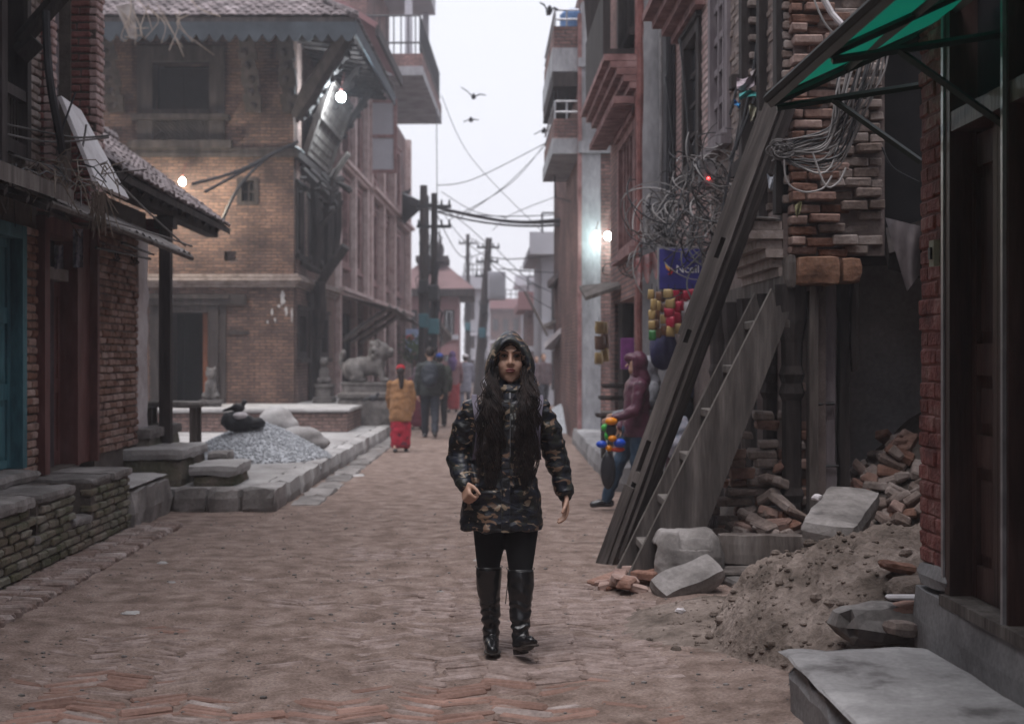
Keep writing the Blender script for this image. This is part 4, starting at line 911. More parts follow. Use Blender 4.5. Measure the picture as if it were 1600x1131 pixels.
# brick cornice over the shopfront
q = MB()
for k, (z, n_) in enumerate(((2.06, .03), (2.125, .07), (2.19, .12), (2.255, .18), (2.32, .24), (2.385, .25))): FR.box(q, 9.86 + .03 * (k % 2), 11.3, .001, n_, z, z + .06)
q.build('cornice', Mt['brick_grey'], hr)
for k in range(10):
    q = MB(); u = 9.86 + k * .135; rough(q, 1.82 + rs.uniform(0, .02), 2.07, u, u + .125, 2.448, 2.475 + rs.uniform(0, .012), seg=.06, amp=.01, rnd=.01, seed=k); q.build('coping_tile', Mt['stone'], hr)
# windows
window(FR, *hol[0], hr, 2, 4, 'wood_d', inset=.06, fw=.1, sill=True, proud=.03)
w_ = window(FR, *hol[1], hr, 3, 5, 'shutter', inset=.03, fw=.09, proud=.03, pm='glass', bar=.06)
q = MB(); FR.box(q, 10.42, 10.52, -.2, .06, 2.5, 5.2); FR.box(q, 11.18, 11.3, -.2, .05, 2.9, 5.2); FR.box(q, 10.2, 11.4, -.2, .1, 2.93, 3.04); FR.box(q, 9.9, 10.02, -.1, .04, 2.5, 4.6); q.build('opening_frame', Mt['wood_d'], hr)
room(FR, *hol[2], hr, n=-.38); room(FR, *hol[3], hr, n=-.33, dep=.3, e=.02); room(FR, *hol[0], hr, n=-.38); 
q = MB()
for k, (z, n_) in enumerate(((4.8, .1), (4.88, .2), (4.96, .3), (5.04, .4))): FR.box(q, 13.3, 15.0, .002, n_, z, z + .078)
q.build('window_hood', Mt['pinkpaint'], hr)
# timber shopfront
q = MB(); FR.box(q, 9.75, 13.3, -.25, .02, 1.95, 2.06); q.build('lintel', Mt['wood'], hr)
q = MB(); FR.box(q, 10.0, 10.6, -.02, .05, 1.72, 1.95); q.build('fascia_board', Mt['wood'], hr)
for k, (x, y, r_) in enumerate(((2.06, 10.15, .075), (2.06, 11.0, .07), (2.06, 11.7, .07), (2.06, 12.5, .07), (2.13, 9.82, .08))):
    q = MB(); h_ = 1.95 if k != 4 else 2.0
    prof = [(0, 1.15), (.25, 1.15), (.28, .9), (.5, .85), (.55, 1.1), (.6, .85), (1.2, .85), (1.25, 1.15), (1.32, .9), (1.38, 1.15), (1.44, .9), (1.6, .95), (1.75, 1.3), (h_, 1.45)]
    q.tube([(x, y, z) for z, _ in prof], [r_ * s for _, s in prof], 8); q.build('carved_post', Mt['wood_d'], hr)
q = MB(); q.box(2.235, 2.295, 9.74, 9.84, .1, 1.98); q.build('door_jamb', Mt['wood'], hr)
q = MB(); rough(q, 2.335, 2.475, 9.95, 10.02, .1, 2.02, seg=.12, amp=.008, rnd=.01); q.build('plank', Mt['shutter'], hr)
q = MB(); rough(q, 2.5, 2.58, 9.98, 10.1, .1, 2.2, seg=.12, amp=.01, rnd=.01); rough(q, 2.57, 2.63, 9.93, 10.0, 1.4, 2.2, seg=.06, amp=.01, rnd=.01); q.build('post', Mt['wood_d'], hr)
q = MB(); q.tube([(2.29, 9.9, 1.17), (2.45, 9.92, 1.175)], .012, 6); q.tube([(2.36, 9.93, .74), (2.48, 9.93, .74)], .01, 6); q.build('iron_rod', Mt['metal_d'], hr)
for (a, b, c, d, s_) in ((2.13, 2.42, 1.99, 2.185, 1), (2.43, 2.57, 2.0, 2.18, 3)):
    q = MB(); rough(q, a, b, 9.62, 9.9, c, d, seg=.05, amp=.008, rnd=.012, seed=s_); q.build('terracotta_block', mat('terracotta_block', [(.1, .05, .032), (.2, .1, .062), (.27, .15, .1)], scale=7, bump=.5, rnd=.1, fine=.5), hr)
q = MB(); rough(q, 2.07, 2.13, 9.66, 9.88, 1.97, 2.2, seg=.05, amp=.006, rnd=.01); q.build('beam_end', Mt['wood'], hr)
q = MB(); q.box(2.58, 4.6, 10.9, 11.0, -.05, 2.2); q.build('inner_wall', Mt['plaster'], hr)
q = MB(); q.box(2.86, 4.6, 10.3, 10.4, 2.33, 6.4); q.build('inner_wall', Mt['black'], hr)  # coloured near-black to stand for the unlit void
q = MB(); q.corners([Vector(p) for p in ((2.76, 9.7, 2.1), (3.1, 9.7, 2.0), (3.1, 9.9, 2.2), (2.8, 9.9, 2.2), (2.74, 9.6, 2.2), (3.1, 9.6, 2.3), (3.1, 9.9, 2.4), (2.8, 9.9, 2.4))]); q.build('hanging_joist', Mt['wood_d'], hr)
q = MB(); q.box(2.95, 5, 8.2, 9.8, 2.3, 2.42); q.box(4.9, 5.05, 6.2, 11, -.05, 2.3); q.box(2.95, 5, 8.2, 8.3, 2.42, 4.5); q.build('added_sky_blocker', Mt['wood_d'], hr)  # slab and walls added to keep sky light off the brick heap
# torn sheet hanging
q = MB(); q.sheet(8, 8, lambda u, v: tuple(P(1383 + 55 * u + 34 * v * (1 - u), 340 + 34 * u * .4 + (115 - 40 * u) * v, 9.4 + .08 * math.sin(5 * u + 3 * v))))
solid('torn_sheet', q, plain('dull_sheet', (.14, .12, .125), .7), 'torn grey sheet dangling in the gap beside the red pillar', 'sheet', smooth=True)

# ================================================================ right: red window house with grey end wall
F2 = Fr(1.72, 0, (0, 1), (-1, 0))
h5 = thing('red_window_house', (2.4, 17, 0), 'house with red dentil cornice, tall red window bars and grey end wall', 'house')
q = MB(); q.box(1.725, 3.5, 15.41, 15.7, .2, 8.5); q.build('end_wall', Mt['grey_conc'], h5)
hw = [(16.0, 18.0, 2.75, 4.2), (16.2, 18.6, .3, 2.2), (16.0, 18.0, 5.2, 7.2)]
q = MB(); wall_holes(F2, q, 15.7, 19.2, .2, 8.5, hw, th=.3); q.box(1.73, 3.5, 18.9, 19.2, .2, 8.5); q.box(1.72, 3.6, 15.42, 19.2, 8.5, 8.7); q.build('wall', Mt['b_tower'], h5)
window(F2, *hw[0], h5, 5, 1, 'pinkpaint', fw=.1, bar=.07, inset=.04, pm='black'); window(F2, *hw[2], h5, 4, 2, 'wood_d', fw=.12, inset=.04, pm='black'); room(F2, *hw[1], h5, n=-.31)
q = MB()
for k in range(6): F2.box(q, 15.45, 19.1, .002, .06 + .07 * k, 4.35 + .075 * k, 4.42 + .075 * k)
q.build('cornice', Mt['pinkpaint'], h5)
q = MB()
for k in range(24): F2.box(q, 15.5 + .15 * k, 15.57 + .15 * k, .07, .3, 4.27, 4.349)
q.build('dentils', Mt['pinkpaint'], h5)
q = MB(); F2.box(q, 15.9, 18.6, .002, .38, 4.83, 4.95); F2.box(q, 15.9, 18.6, .3, .38, 4.95, 5.6)
for k in range(14): q.tube([F2.p(15.95 + .19 * k, .34, 5.6), F2.p(15.95 + .19 * k, .4, 6.4)], .035, 5)
F2.box(q, 15.9, 18.6, .28, .46, 6.4, 6.5); q.build('carved_balcony', Mt['wood_d'], h5)
q = MB(); rough(q, 1.66, 1.74, 15.4, 15.62, .2, 8.5, seg=.3, amp=.02, rnd=.02); q.build('corner_trim', Mt['brick_dkred'], h5)
for k, px in enumerate((1030, 1043, 1050)): q = MB(); p = P(px, 0, 15.36); q.tube([(p.x, 15.37, 2.4), (p.x + .02, 15.35, 4), (p.x - .01, 15.37, 8)], .02 + .01 * (k == 1), 6); q.build('downpipe', Mt['rubber' if k else 'concrete'], h5)

# ================================================================ right: tall house with balconies and grey column
h6 = thing('balcony_house', (2.4, 26, 0), 'tall brick house with grey corner column, balconies and roof tank', 'house')
q = MB(); q.box(1.98, 6, 24.02, 24.3, 0, 9.2); q.box(1.64, 1.9, 24.3, 33, 0, 7.6); q.box(1.9, 6, 32.7, 33, 0, 7.6); q.box(1.64, 6, 24.3, 33, 7.6, 7.75); q.build('wall', Mt['b_tower'], h6)
q = MB(); q.box(1.66, 1.98, 23.98, 24.3, 0, 7.5); q.build('column', Mt['grey_conc'], h6)
q = MB(); q.box(1.6, 1.66, 23.96, 24.2, 0, 7.3); q.build('corner_trim', Mt['pinkpaint'], h6)
q = MB(); q.box(1.6, 3.0, 23.94, 24.01, 4.95, 5.15); q.box(1.6, 3, 23.94, 24.01, 6.4, 6.55); q.build('floor_band', Mt['grey_conc'], h6)
for (z0, z1, zp, zr) in ((4.96, 5.22, 5.55, 5.85), (6.35, 6.75, 7.12, 7.4)):
    q = MB(); q.box(1.17, 1.64, 24.1, 28, z0, z1); q.build('balcony_slab', Mt['grey_conc'], h6)
    q = MB(); q.box(1.2, 1.63, 24.12, 24.22, z1, zp); q.box(1.2, 1.3, 24.22, 28, z1, zp); q.build('parapet', Mt['b_tower'], h6)
    q = MB()
    for zz in (zp + .12, zr): q.tube([(1.22, 24.15, zz), (1.62, 24.15, zz)], .02, 5); q.tube([(1.22, 24.15, zz), (1.22, 28, zz)], .02, 5)
    for x in (1.22, 1.42): q.tube([(x, 24.15, zp), (x, 24.15, zr)], .018, 5)
    q.build('railing', Mt['metal'], h6)
q = MB(); q.box(1.18, 1.64, 24.1, 28, 6.1, 6.34); q.build('balcony_beam', Mt['wood_d'], h6)
q = MB(); q.box(1.8, 2.4, 23.5, 24.0, 5.65, 5.8); q.box(1.95, 2.4, 23.5, 23.6, 5.8, 6.2); q.build('side_balcony', Mt['grey_conc'], h6)
q = MB(); q.tube([(1.55, 24.5, 7.1), (1.55, 24.5, 7.15), (1.55, 24.5, 7.4), (1.55, 24.5, 7.48)], [.2, .23, .23, .15], 12); wt = q.build('water_tank', plain('blue_tank', (.1, .2, .4), .5), h6)
q = MB(); q.box(1.28, 1.3, 24.4, 24.42, 5.78, 6.1); q.ell((1.45, 24.4, 5.9), (.05, .05, .09), n=8, m=6); q.tube([(1.45, 24.4, 5.98), (1.45, 24.4, 6.1)], .006, 4); q.build('hanging_lantern', Mt['metal_d'], h6)
for y in (24.6, 25.5): q = MB(); q.tube([(1.22, y, 5.85), (1.22, y, 6.1)], .015, 4); q.build('rail_post', Mt['metal_d'], h6)
q = MB(); q.tube([P(935, 25, 23.8), P(930, 100, 23.8), P(955, 125, 23.7)], .03, 6); q.build('pipe', Mt['rubber'], h6)
q = MB(); rough(q, 1.95, 3.4, 23.2, 24, 7.35, 7.9, seg=.2, amp=.05); q.build('timber_eave', Mt['wood'], h6)
# lit bulbs on its wall
def bulb(px, py, Y, col, power, r_, label, strength=60, shape='bulb'):
    t = thing('light_bulb', P(px, py, Y), label, 'light bulb'); c = P(px, py, Y); q = MB()
    q.ell(c, (r_, r_, r_ * 1.15), n=12, m=8); q.build('glass_bulb', glow('lit_bulb', col, strength), t, smooth=True)
    q = MB(); q.tube([c + Vector((0, 0, r_ * .9)), c + Vector((0, 0, r_ * 1.9))], r_ * .45, 8); q.tube([c + Vector((0, 0, r_ * 1.9)), c + Vector((.05, .1, r_ * 6))], .01, 4); q.build('socket', Mt['wood_red'], t)
    ld = bpy.data.lights.new('bulb_light', 'POINT'); ld.energy = power; ld.color = col; ld.shadow_soft_size = r_ * 1.1
    lo = bpy.data.objects.new('bulb_light', ld); COL.objects.link(lo); lo.location = c + Vector((0, -r_ * 1.6, -r_ * 1.2)); adopt(lo, t)
bulb(950, 369, 23.75, (.86, 1, .97), 6, .06, 'bright lit bulb on the grey column house wall')
bulb(931, 365, 23.7, (.6, 1, .92), 3, .035, 'smaller greenish lit bulb beside the bright one', 30)
bulb(533, 152, 28.0, (.8, .93, 1), 110, .085, 'bright white bulb glowing under the street eave of the old house', 90)
bulb(285, 284, 26.2, (1, .92, .74), 110, .06, 'lit bulb hanging behind the low tiled shed roof', 60)

# ================================================================ the street goes on behind the viewer
for k, (x0, x1, y0, y1, z1, lb) in enumerate(((-8, -3.4, -9, 5.1, 7.2, 'brick house on the teal door side, behind the viewer'), (-8, -3.1, -26, -9.1, 8.4, 'second brick house behind the viewer on the teal door side'), (2.0, 7, -10, 1.45, 7.6, 'brick house next to the brown doors, behind the viewer'), (2.3, 7, -26, -10.1, 8.2, 'second brick house behind the viewer on the brown door side'), (-3, 2.2, -34, -30, 6.5, 'brick house closing the street behind the viewer'))):
    t = thing('brick_house', ((x0 + x1) / 2, (y0 + y1) / 2, 0), lb, 'house'); q = MB(); q.box(x0, x1, y0, y1, -.05, z1); q.build('wall', Mt['b_left'], t)
    q = MB(); q.box(x0 - .7, x1 + .7, y0 - .3, y1 - .002, z1, z1 + .2); q.build('roof', Mt['tile'], t)
# ================================================================ far end of the street
def far_house(name, x0, x1, y0, y1, z1, m, label, rows, cols, roof='slab', side=None, wm='glass', dep=.3):
    t = thing(name, ((x0 + x1) / 2, y0, 0), label, 'house'); fr = Fr(x0, y0, (1, 0), (0, -1)); W = x1 - x0; hs_ = []
    for r_ in range(rows):
        zb = .5 + (z1 - .6) * r_ / rows; zt = zb + (z1 - .6) / rows * .6
        for c in range(cols):
            a = W * (c + .25) / cols; hs_.append((a, a + W * .5 / cols, zb, zt))
    q = MB(); wall_holes(fr, q, 0, W, 0, z1, hs_, th=dep); q.box(x0, x0 + .25, y0 + dep, y1, 0, z1); q.box(x1 - .25, x1, y0 + dep, y1, 0, z1); q.build('wall', Mt[m], t)
    for hh in hs_: window(fr, *hh, t, 2, 2, 'wood_d', fw=.08, inset=.12, sill=False, pm=wm)
    if roof == 'slab':
        q = MB(); q.box(x0 - .4, x1 + .4, y0 - .5, y1 + .2, z1, z1 + .25); q.box(x0 - .4, x1 + .4, y0 - .5, y0 - .38, z1 + .25, z1 + .7); q.build('roof', Mt['farpink' if m == 'b_pink' else m], t)
        q = MB()
        for i in range(7): x = x0 + (x1 - x0) * i / 6; q.tube([(x, y0 - .4, z1 + .7), (x, y0 - .4, z1 + 1.3)], .03, 4)
        q.tube([(x0, y0 - .4, z1 + 1.3), (x1, y0 - .4, z1 + 1.3)], .03, 4); q.tube([(x0, y0 - .4, z1 + 1.0), (x1, y0 - .4, z1 + 1.0)], .03, 4); q.build('roof_rail', Mt['metal_d'], t)
    elif roof == 'hip':
        q = MB(); cx_, cy_ = (x0 + x1) / 2, (y0 + y1) / 2; e_ = .7
        b4 = [Vector((x0 - e_, y0 - e_, z1)), Vector((x1 + e_, y0 - e_, z1)), Vector((x1 + e_, y1 + e_, z1)), Vector((x0 - e_, y1 + e_, z1))]; t4 = [b.lerp(Vector((cx_, cy_, z1)), .72) + Vector((0, 0, 1.25)) for b in b4]
        q.corners(b4 + t4); q.build('roof', Mt['temple_tile'], t)
        q = MB(); q.box(x0 - e_ + .02, x1 + e_ - .02, y0 - e_ + .02, y1 + e_ - .02, z1 - .3, z1 - .004); q.build('eave', Mt['wood_d'], t)
    q = MB(); q.box(x0 - .02, x1 + .02, y0 - .12, y0 - .002, z1 * .52, z1 * .52 + .2); q.build('band', Mt['fargrey'], t)
    return t
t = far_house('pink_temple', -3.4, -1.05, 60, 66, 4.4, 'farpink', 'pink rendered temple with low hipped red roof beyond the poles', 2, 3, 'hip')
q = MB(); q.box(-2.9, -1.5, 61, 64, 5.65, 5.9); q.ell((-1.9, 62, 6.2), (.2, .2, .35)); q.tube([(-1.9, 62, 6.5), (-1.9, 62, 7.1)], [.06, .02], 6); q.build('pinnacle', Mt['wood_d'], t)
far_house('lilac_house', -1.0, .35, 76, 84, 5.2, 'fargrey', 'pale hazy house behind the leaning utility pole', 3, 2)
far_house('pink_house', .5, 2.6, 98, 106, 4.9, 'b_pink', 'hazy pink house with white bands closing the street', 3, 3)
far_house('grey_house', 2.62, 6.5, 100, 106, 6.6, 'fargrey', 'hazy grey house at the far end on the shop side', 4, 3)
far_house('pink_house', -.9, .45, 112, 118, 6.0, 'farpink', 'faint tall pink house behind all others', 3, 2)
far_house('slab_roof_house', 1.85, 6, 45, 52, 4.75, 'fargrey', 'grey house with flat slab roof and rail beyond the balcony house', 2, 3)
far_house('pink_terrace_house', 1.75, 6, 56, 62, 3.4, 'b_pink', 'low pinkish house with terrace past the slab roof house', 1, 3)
# canopies along the shop side
def canopy(name, pts, m, label, th=.05):
    q = MB(); q.corners([*pts, *[p + Vector((0, 0, th)) for p in pts]]); return solid(name, q, Mt[m], label, 'canopy')
canopy('tile_canopy', [P(855, 450, 31), P(905, 402, 31), P(905, 425, 34), P(868, 452, 34)], 'tile', 'brown tiled canopy jutting from the shop side beyond the grey column', .15)
canopy('sheet_canopy', [P(850, 512, 32), P(905, 488, 32), P(905, 500, 35), P(862, 515, 35)], 'tin', 'weathered sheet canopy below the brown tiled one', .08)
canopy('white_canopy', [P(850, 545, 30), P(885, 512, 30), P(895, 522, 33), P(862, 548, 33)], 'white', 'drooping white canopy lowest on the shop side', .12)
canopy('rough_canopy', [P(676, 492, 46), P(706, 530, 46), P(690, 542, 52), P(672, 505, 52)], 'tin', 'slanting brown canopy beside the far utility poles', .15)
canopy('dark_awning', [P(905, 452, 19.5), P(992, 450, 19.0), P(992, 444, 17.6), P(915, 470, 18)], 'wood', 'dark sheet awning on a post over the snack shop', .05)
q = MB(); q.tube([P(978, 455, 18.4) * 1, Vector((P(978, 455, 18.4).x, 18.4, 0.28))], .1, 6); solid('awning_post', q, Mt['wood_d'], 'dark wooden post holding the dark sheet awning', 'post')
q = MB(); q.tube([P(820, 455, 40), P(856, 525, 40)], .04, 5); solid('leaning_bamboo', q, Mt['wood'], 'thin pole slanting out over the far street', 'pole')
# ---------------------------------------------------------------- utility poles
def pole(px, ptop, Y, r_, label, lean=0.0, arms=2, seed=1):
    t = thing('utility_pole', (P(px, 0, Y).x, Y, 0), label, 'utility pole'); top = P(px, ptop, Y); base = Vector((top.x - lean, Y, 0)); q = MB()
    q.tube([base, base.lerp(top, .5), top], [r_, r_ * .85, r_ * .65], 8); q.build('shaft', Mt['wood_d'], t); rr_ = random.Random(seed)
    for k in range(arms):
        z = top.lerp(base, .06 + .09 * k); q = MB(); q.box(z.x - .45, z.x + .45, Y - .05, Y + .05, z.z - .04, z.z + .04)
        for x in (-.4, -.2, .2, .4): q.tube([(z.x + x, Y, z.z + .04), (z.x + x, Y, z.z + .18)], [.035, .02], 6)
        q.build('crossarm', Mt['metal_d'], t)
    q = MB()
    for k in range(26):                                   # cables bound along the shaft
        f = rr_.uniform(.1, .75); c = top.lerp(base, f); d_ = rr_.uniform(.1, .5); sgn = rr_.choice((-1, 1))
        q.tube([c, c + Vector((sgn * d_ * .5, -.05, -.25)), c + Vector((sgn * d_ * .3, -.1, -.7)), c + Vector((0, -.1, -1.0))], .016, 4)
    q.build('cable_tangle', Mt['rubber'], t)
    for k in range(2):
        c = top.lerp(base, .45 + .15 * k); q = MB(); q.bbox(c.x - .14, c.x + .14, Y - .3, Y - .1, c.z - .2, c.z + .2, .02); q.build('junction_box', Mt['teal' if k else 'metal_d'], t)
    return t
pole(662, 290, 40, .16, 'thick utility pole wrapped in cables beside the old houses', arms=0, seed=2)
pole(678, 302, 37, .11, 'thinner utility pole in front of the thick one', arms=2, seed=3)
tp = pole(764, 372, 56, .2, 'leaning utility pole with transformer box in the haze', lean=.45, arms=3, seed=4)
q = MB(); c = P(776, 447, 55.7); q.bbox(c.x - .35, c.x + .35, 55.2, 56.0, c.z - .55, c.z + .55, .04)
for k in range(5): q.box(c.x - .3 + .13 * k, c.x - .24 + .13 * k, 55.13, 55.2, c.z - .4, c.z + .4)
q.build('transformer', Mt['fargrey'], tp)
pole(731, 366, 70, .14, 'slim far utility pole behind the temple roof', arms=1, seed=5)
pole(668, 306, 43, .07, 'slender pipe pole between the two wrapped poles', arms=0, seed=6)
# ---------------------------------------------------------------- overhead lines
def sag(pts, n=10):                                       # smooth curve through points
    out = []
    for i in range(len(pts) - 1):
        p0, p1, p2, p3 = pts[max(i - 1, 0)], pts[i], pts[i + 1], pts[min(i + 2, len(pts) - 1)]
        for k in range(n):
            t_ = k / n; out.append(.5 * ((2 * p1) + (p2 - p0) * t_ + (2 * p0 - 5 * p1 + 4 * p2 - p3) * t_ ** 2 + (3 * p1 - p0 - 3 * p2 + p3) * t_ ** 3))
    return out + [pts[-1]]
bd = thing('cable_bundle', P(800, 348, 34), 'thick black cable bundle sagging across the street', 'cable')
for k in range(5):
    o_ = Vector((0, R.uniform(-.05, .05), R.uniform(-.06, .06))); pts = [P(x, y + R.uniform(-3, 3), Y) + o_ for x, y, Y in ((640, 312, 44), (720, 335, 40), (800, 348, 36), (880, 346, 30), (965, 332, 24))]
    q = MB(); q.tube(sag(pts), .028, 5); q.build('cable', Mt['rubber'], bd)
q = MB(); q.corners([P(628, 302, 46), P(664, 322, 44), P(630, 352, 46), P(628, 340, 46), P(628, 298, 47), P(664, 318, 45), P(630, 350, 47), P(628, 338, 47)]); q.build('bracket', Mt['metal_d'], bd)
wires = [((690, 150), (735, 245), (850, 365), 40), ((682, 170), (683, 320), (684, 470), 39), ((678, 305), (730, 380), (860, 460), 50), ((765, 378), (830, 440), (900, 470), 45), ((760, 400), (800, 405), (905, 395), 44), ((680, 320), (720, 345), (760, 380), 50), ((865, 170), (866, 240), (867, 308), 30),
         ((867, 308), (800, 335), (770, 360), 40), ((867, 308), (900, 318), (910, 320), 28), ((850, 230), (790, 290), (720, 340), 38), ((862, 210), (800, 285), (700, 345), 38), ((683, 290), (740, 280), (860, 220), 38), ((685, 330), (780, 338), (900, 335), 36), ((690, 300), (740, 330), (790, 340), 40), ((764, 390), (720, 400), (680, 330), 48), ((764, 410), (840, 470), (905, 500), 44), ((780, 420), (850, 425), (905, 428), 42), ((730, 370), (750, 380), (765, 392), 60)]
ws = ['wire slanting down across the sky from the tall left balcony', 'wire dropping straight down beside the left balcony', 'wire from the thinner pole down to the shop side', 'wire from the leaning pole to the white canopies', 'level wire from the leaning pole to the shop side', 'short wire linking the thinner pole and the leaning pole', 'wire hanging straight down from the lower right balcony', 'wire running left from the knot below the right balcony', 'wire running right from the knot below the right balcony', 'upper of two parallel wires fanning from the right balcony', 'lower of two parallel wires fanning from the right balcony', 'wavy wire rising from the left poles to the right balcony', 'nearly level wire just above the thick cable bundle', 'slack wire curving under the pole tops on the left', 'wire from the leaning pole back to the wrapped poles', 'lowest wire from the leaning pole to the canopies', 'wire leaving the transformer toward the tiled canopy', 'short wire between the slim far pole and the leaning pole']
for (a, b, c, Y), lb in zip(wires, ws):
    q = MB(); q.tube(sag([P(*a, Y), P(*b, Y - 2), P(*c, Y - 4)], 8), .011 if Y < 42 else .016, 4); solid('overhead_wire', q, Mt['rubber'], lb, 'wire', 'overhead wires')
# poster and bush by the far left corner
q = MB(); q.corners([P(634, 550, 44), P(657, 550, 44), P(657, 550, 44.1), P(634, 550, 44.1), P(634, 514, 44), P(657, 514, 44), P(657, 514, 44.1), P(634, 514, 44.1)]); po = thing('poster_board', P(645, 550, 44), 'blue and white poster board with red patch by the poles', 'poster')
q.build('board', plain('poster_blue', (.34, .42, .62), .6), po)
q = MB(); q.ell(P(641, 527, 43.98), (.14, .012, .09)); q.build('print', plain('poster_red', (.5, .1, .08), .6), po)
bu = thing('potted_bush', (P(648, 575, 43).x, 43, 0), 'small green bush below the poster board', 'bush')
rr = random.Random(4); q = MB()
for i in range(420):
    d = Vector((rr.gauss(0, 1), rr.gauss(0, 1), rr.gauss(0, 1))).normalized() * rr.uniform(.2, .55); c = P(648, 548, 43) + d
    a_ = Vector((rr.uniform(-1, 1), rr.uniform(-1, 1), rr.uniform(-1, 1))).normalized() * .07; b_ = a_.cross(d).normalized() * .035
    q.add([c - a_, c + b_, c + a_, c - b_], [(0, 1, 2, 3)])
q.build('foliage', mat('bush_leaf', [(.03, .06, .02), (.07, .11, .04)], rnd=.1, bump=0), bu)
q = MB(); c = P(648, 548, 43); q.tube([(c.x, 43, 0), (c.x, 43, c.z)], .05, 6); q.tube([(c.x, 43, 0), (c.x, 43, .45)], [.2, .3], 10); q.build('pot', Mt['brick'], bu)
# far gravel heap on the shop side
q = MB(); fx, fy = 2.0, 30.0
q.sheet(24, 20, lambda u, v: (lambda x, y: (x, y, max(-.02, .75 * max(0, 1 - math.hypot((x - fx) / 1.3, (y - fy) / 2.2)) + .03 * nz(x, y, 0, 4))))(fx - 1.4 + 1.8 * u, fy - 2.3 + 4.6 * v))
o = q.build('gravel', Mt['gravel']); tag(o, 'far heap of grey gravel by the shop side', 'gravel', kind='stuff')
# ---------------------------------------------------------------- flying birds and pigeons
def bird(px, py, Y, span, tilt, label, perched=False):
    t = thing('bird', P(px, py, Y), label, 'bird'); c = P(px, py, Y); q = MB(); s_ = span
    if perched:
        q.ell(c, (.09, .05, .06)); q.ell(c + Vector((.08, 0, .07)), .035); q.tube([c + Vector((-.05, 0, 0)), c + Vector((-.2, 0, -.04))], [.035, .015], 6); q.tube([c + Vector((.1, 0, .07)), c + Vector((.14, 0, .06))], [.012, .003], 5)
        for y_ in (-.02, .02): q.tube([c + Vector((0, y_, -.05)), c + Vector((0, y_, -.12))], .008, 4)
        o_ = link('body', remesh(q, .012, 3), Mt['rubber'], t)
    else:
        q.ell(c, (.06, .16, .05)); q.ell(c + Vector((.0, -.17, .02)), .04); q.tube([c + Vector((0, .12, 0)), c + Vector((0, .27, 0))], [.04, .06], 6, flat=.3); link('body', remesh(q, .015, 3), Mt['rubber'], t)
        for sg in (-1, 1):
            q = MB(); a = c + Vector((sg * .04, 0, .02)); b = c + Vector((sg * s_ * .5, -.04, .02 + tilt * s_ * .5 * (1 if sg < 0 else .35))); e_ = c + Vector((sg * s_, .06, .02 + tilt * s_ * (1 if sg < 0 else .15)))
            q.loft([[p + Vector((0, dy, dz)) for dy, dz in ((-w0, 0), (0, .012), (w0, 0), (0, -.012))] for p, w0 in ((a, .1), (b, .085), (e_, .015))]); q.build('wing', Mt['rubber'], t)
bird(858, 18, 24, .16, .9, 'dark bird flapping near the roof tank'); bird(740, 152, 34, .3, .75, 'bird with wings spread highest over the open street'); bird(736, 188, 36, .2, -.3, 'bird gliding just below the spread-winged one'); bird(850, 205, 32, .22, -.4, 'small bird near the lower right balcony')
bird(372, 637, 17.75, .2, 0, 'dark pigeon perched on the black bundle', True); bird(583, 622, 24.6, .2, 0, 'dark pigeon sitting on the plinth edge', True); bird(637, 300, 45, .2, 0, 'crow perched on the cable bracket', True)
# ================================================================ people
def hand(mb, wr, d, n, side, curl, sc_=1.0, spread=.0):
    """palm and five fingers: d along the hand, n the way the palm faces, side = +1/-1 the thumb's side"""
    d = d.normalized(); n = (n - d * n.dot(d)).normalized(); s_ = d.cross(n).normalized() * side; k = sc_
    for t_ in (-.026, -.009, .009, .026): mb.cap(wr + s_ * t_ * .8 * k, wr + d * .078 * k + s_ * t_ * k, .0135 * k, .0125 * k, 8)
    for i, (o_, L_) in enumerate(((.029, .072), (.010, .08), (-.009, .074), (-.027, .058))):
        p = wr + d * .08 * k + s_ * o_ * k; v = (d + s_ * (o_ * spread)).normalized()
        for j, f in enumerate((.45, .31, .24)):
            a_ = curl * (.75 if j == 0 else 1.0) * (1 + .08 * i); ax = v.cross(n)
            if ax.length > 1e-5: v = Quaternion(ax.normalized(), a_) @ v; n2 = Quaternion(ax.normalized(), a_) @ n
            q_ = p + v * L_ * f * k; mb.cap(p, q_, (.0092 - .0009 * j) * k, (.0086 - .0009 * j) * k, 8); p = q_; n = n2 if ax.length > 1e-5 else n
        n = (n - d * n.dot(d)); n = n.normalized() if n.length > 1e-4 else d.orthogonal()
        n = d.cross(s_ * side) * -1 if False else n
        n = (s_ * side).cross(d).normalized()
    n = (s_ * side).cross(d).normalized(); p = wr + d * .02 * k + s_ * .028 * k; v = (d * .75 + s_ * .6 + n * .35).normalized()
    for j, L_ in enumerate((.035, .03, .024)):
        q_ = p + v * L_ * k; mb.cap(p, q_, (.0125 - .0012 * j) * k, (.011 - .0012 * j) * k, 8); p = q_; v = (v + d * .25 - s_ * .3 * min(1, curl + .2) + n * .2).normalized()
def ring(cx, cy, z, rx, ry, n=24, p=2.2):
    out = []
    for k in range(n):
        t_ = 2 * math.pi * k / n; c, s_ = math.cos(t_), math.sin(t_)
        out.append(Vector((cx + rx * math.copysign(abs(c) ** (2 / p), c), cy + ry * math.copysign(abs(s_) ** (2 / p), s_), z)))
    return out
SKIN = mat('skin', [(.4, .235, .17), (.46, .28, .205), (.5, .31, .235)], scale=12, rough=.5, bump=.05, rnd=0, fine=.06, spec=.4)
LEATHER = mat('black_leather', [(.007, .007, .008), (.013, .013, .015)], scale=8, rough=.27, bump=.25, bscale=30, rnd=0, spec=.6, dist=.006)
HAIR = mat('black_hair', [(.008, .006, .006), (.04, .027, .024)], scale=30, rough=.6, bump=0, rnd=0, spec=.22)  # lighter brown in the colour stands in for highlights on the curls

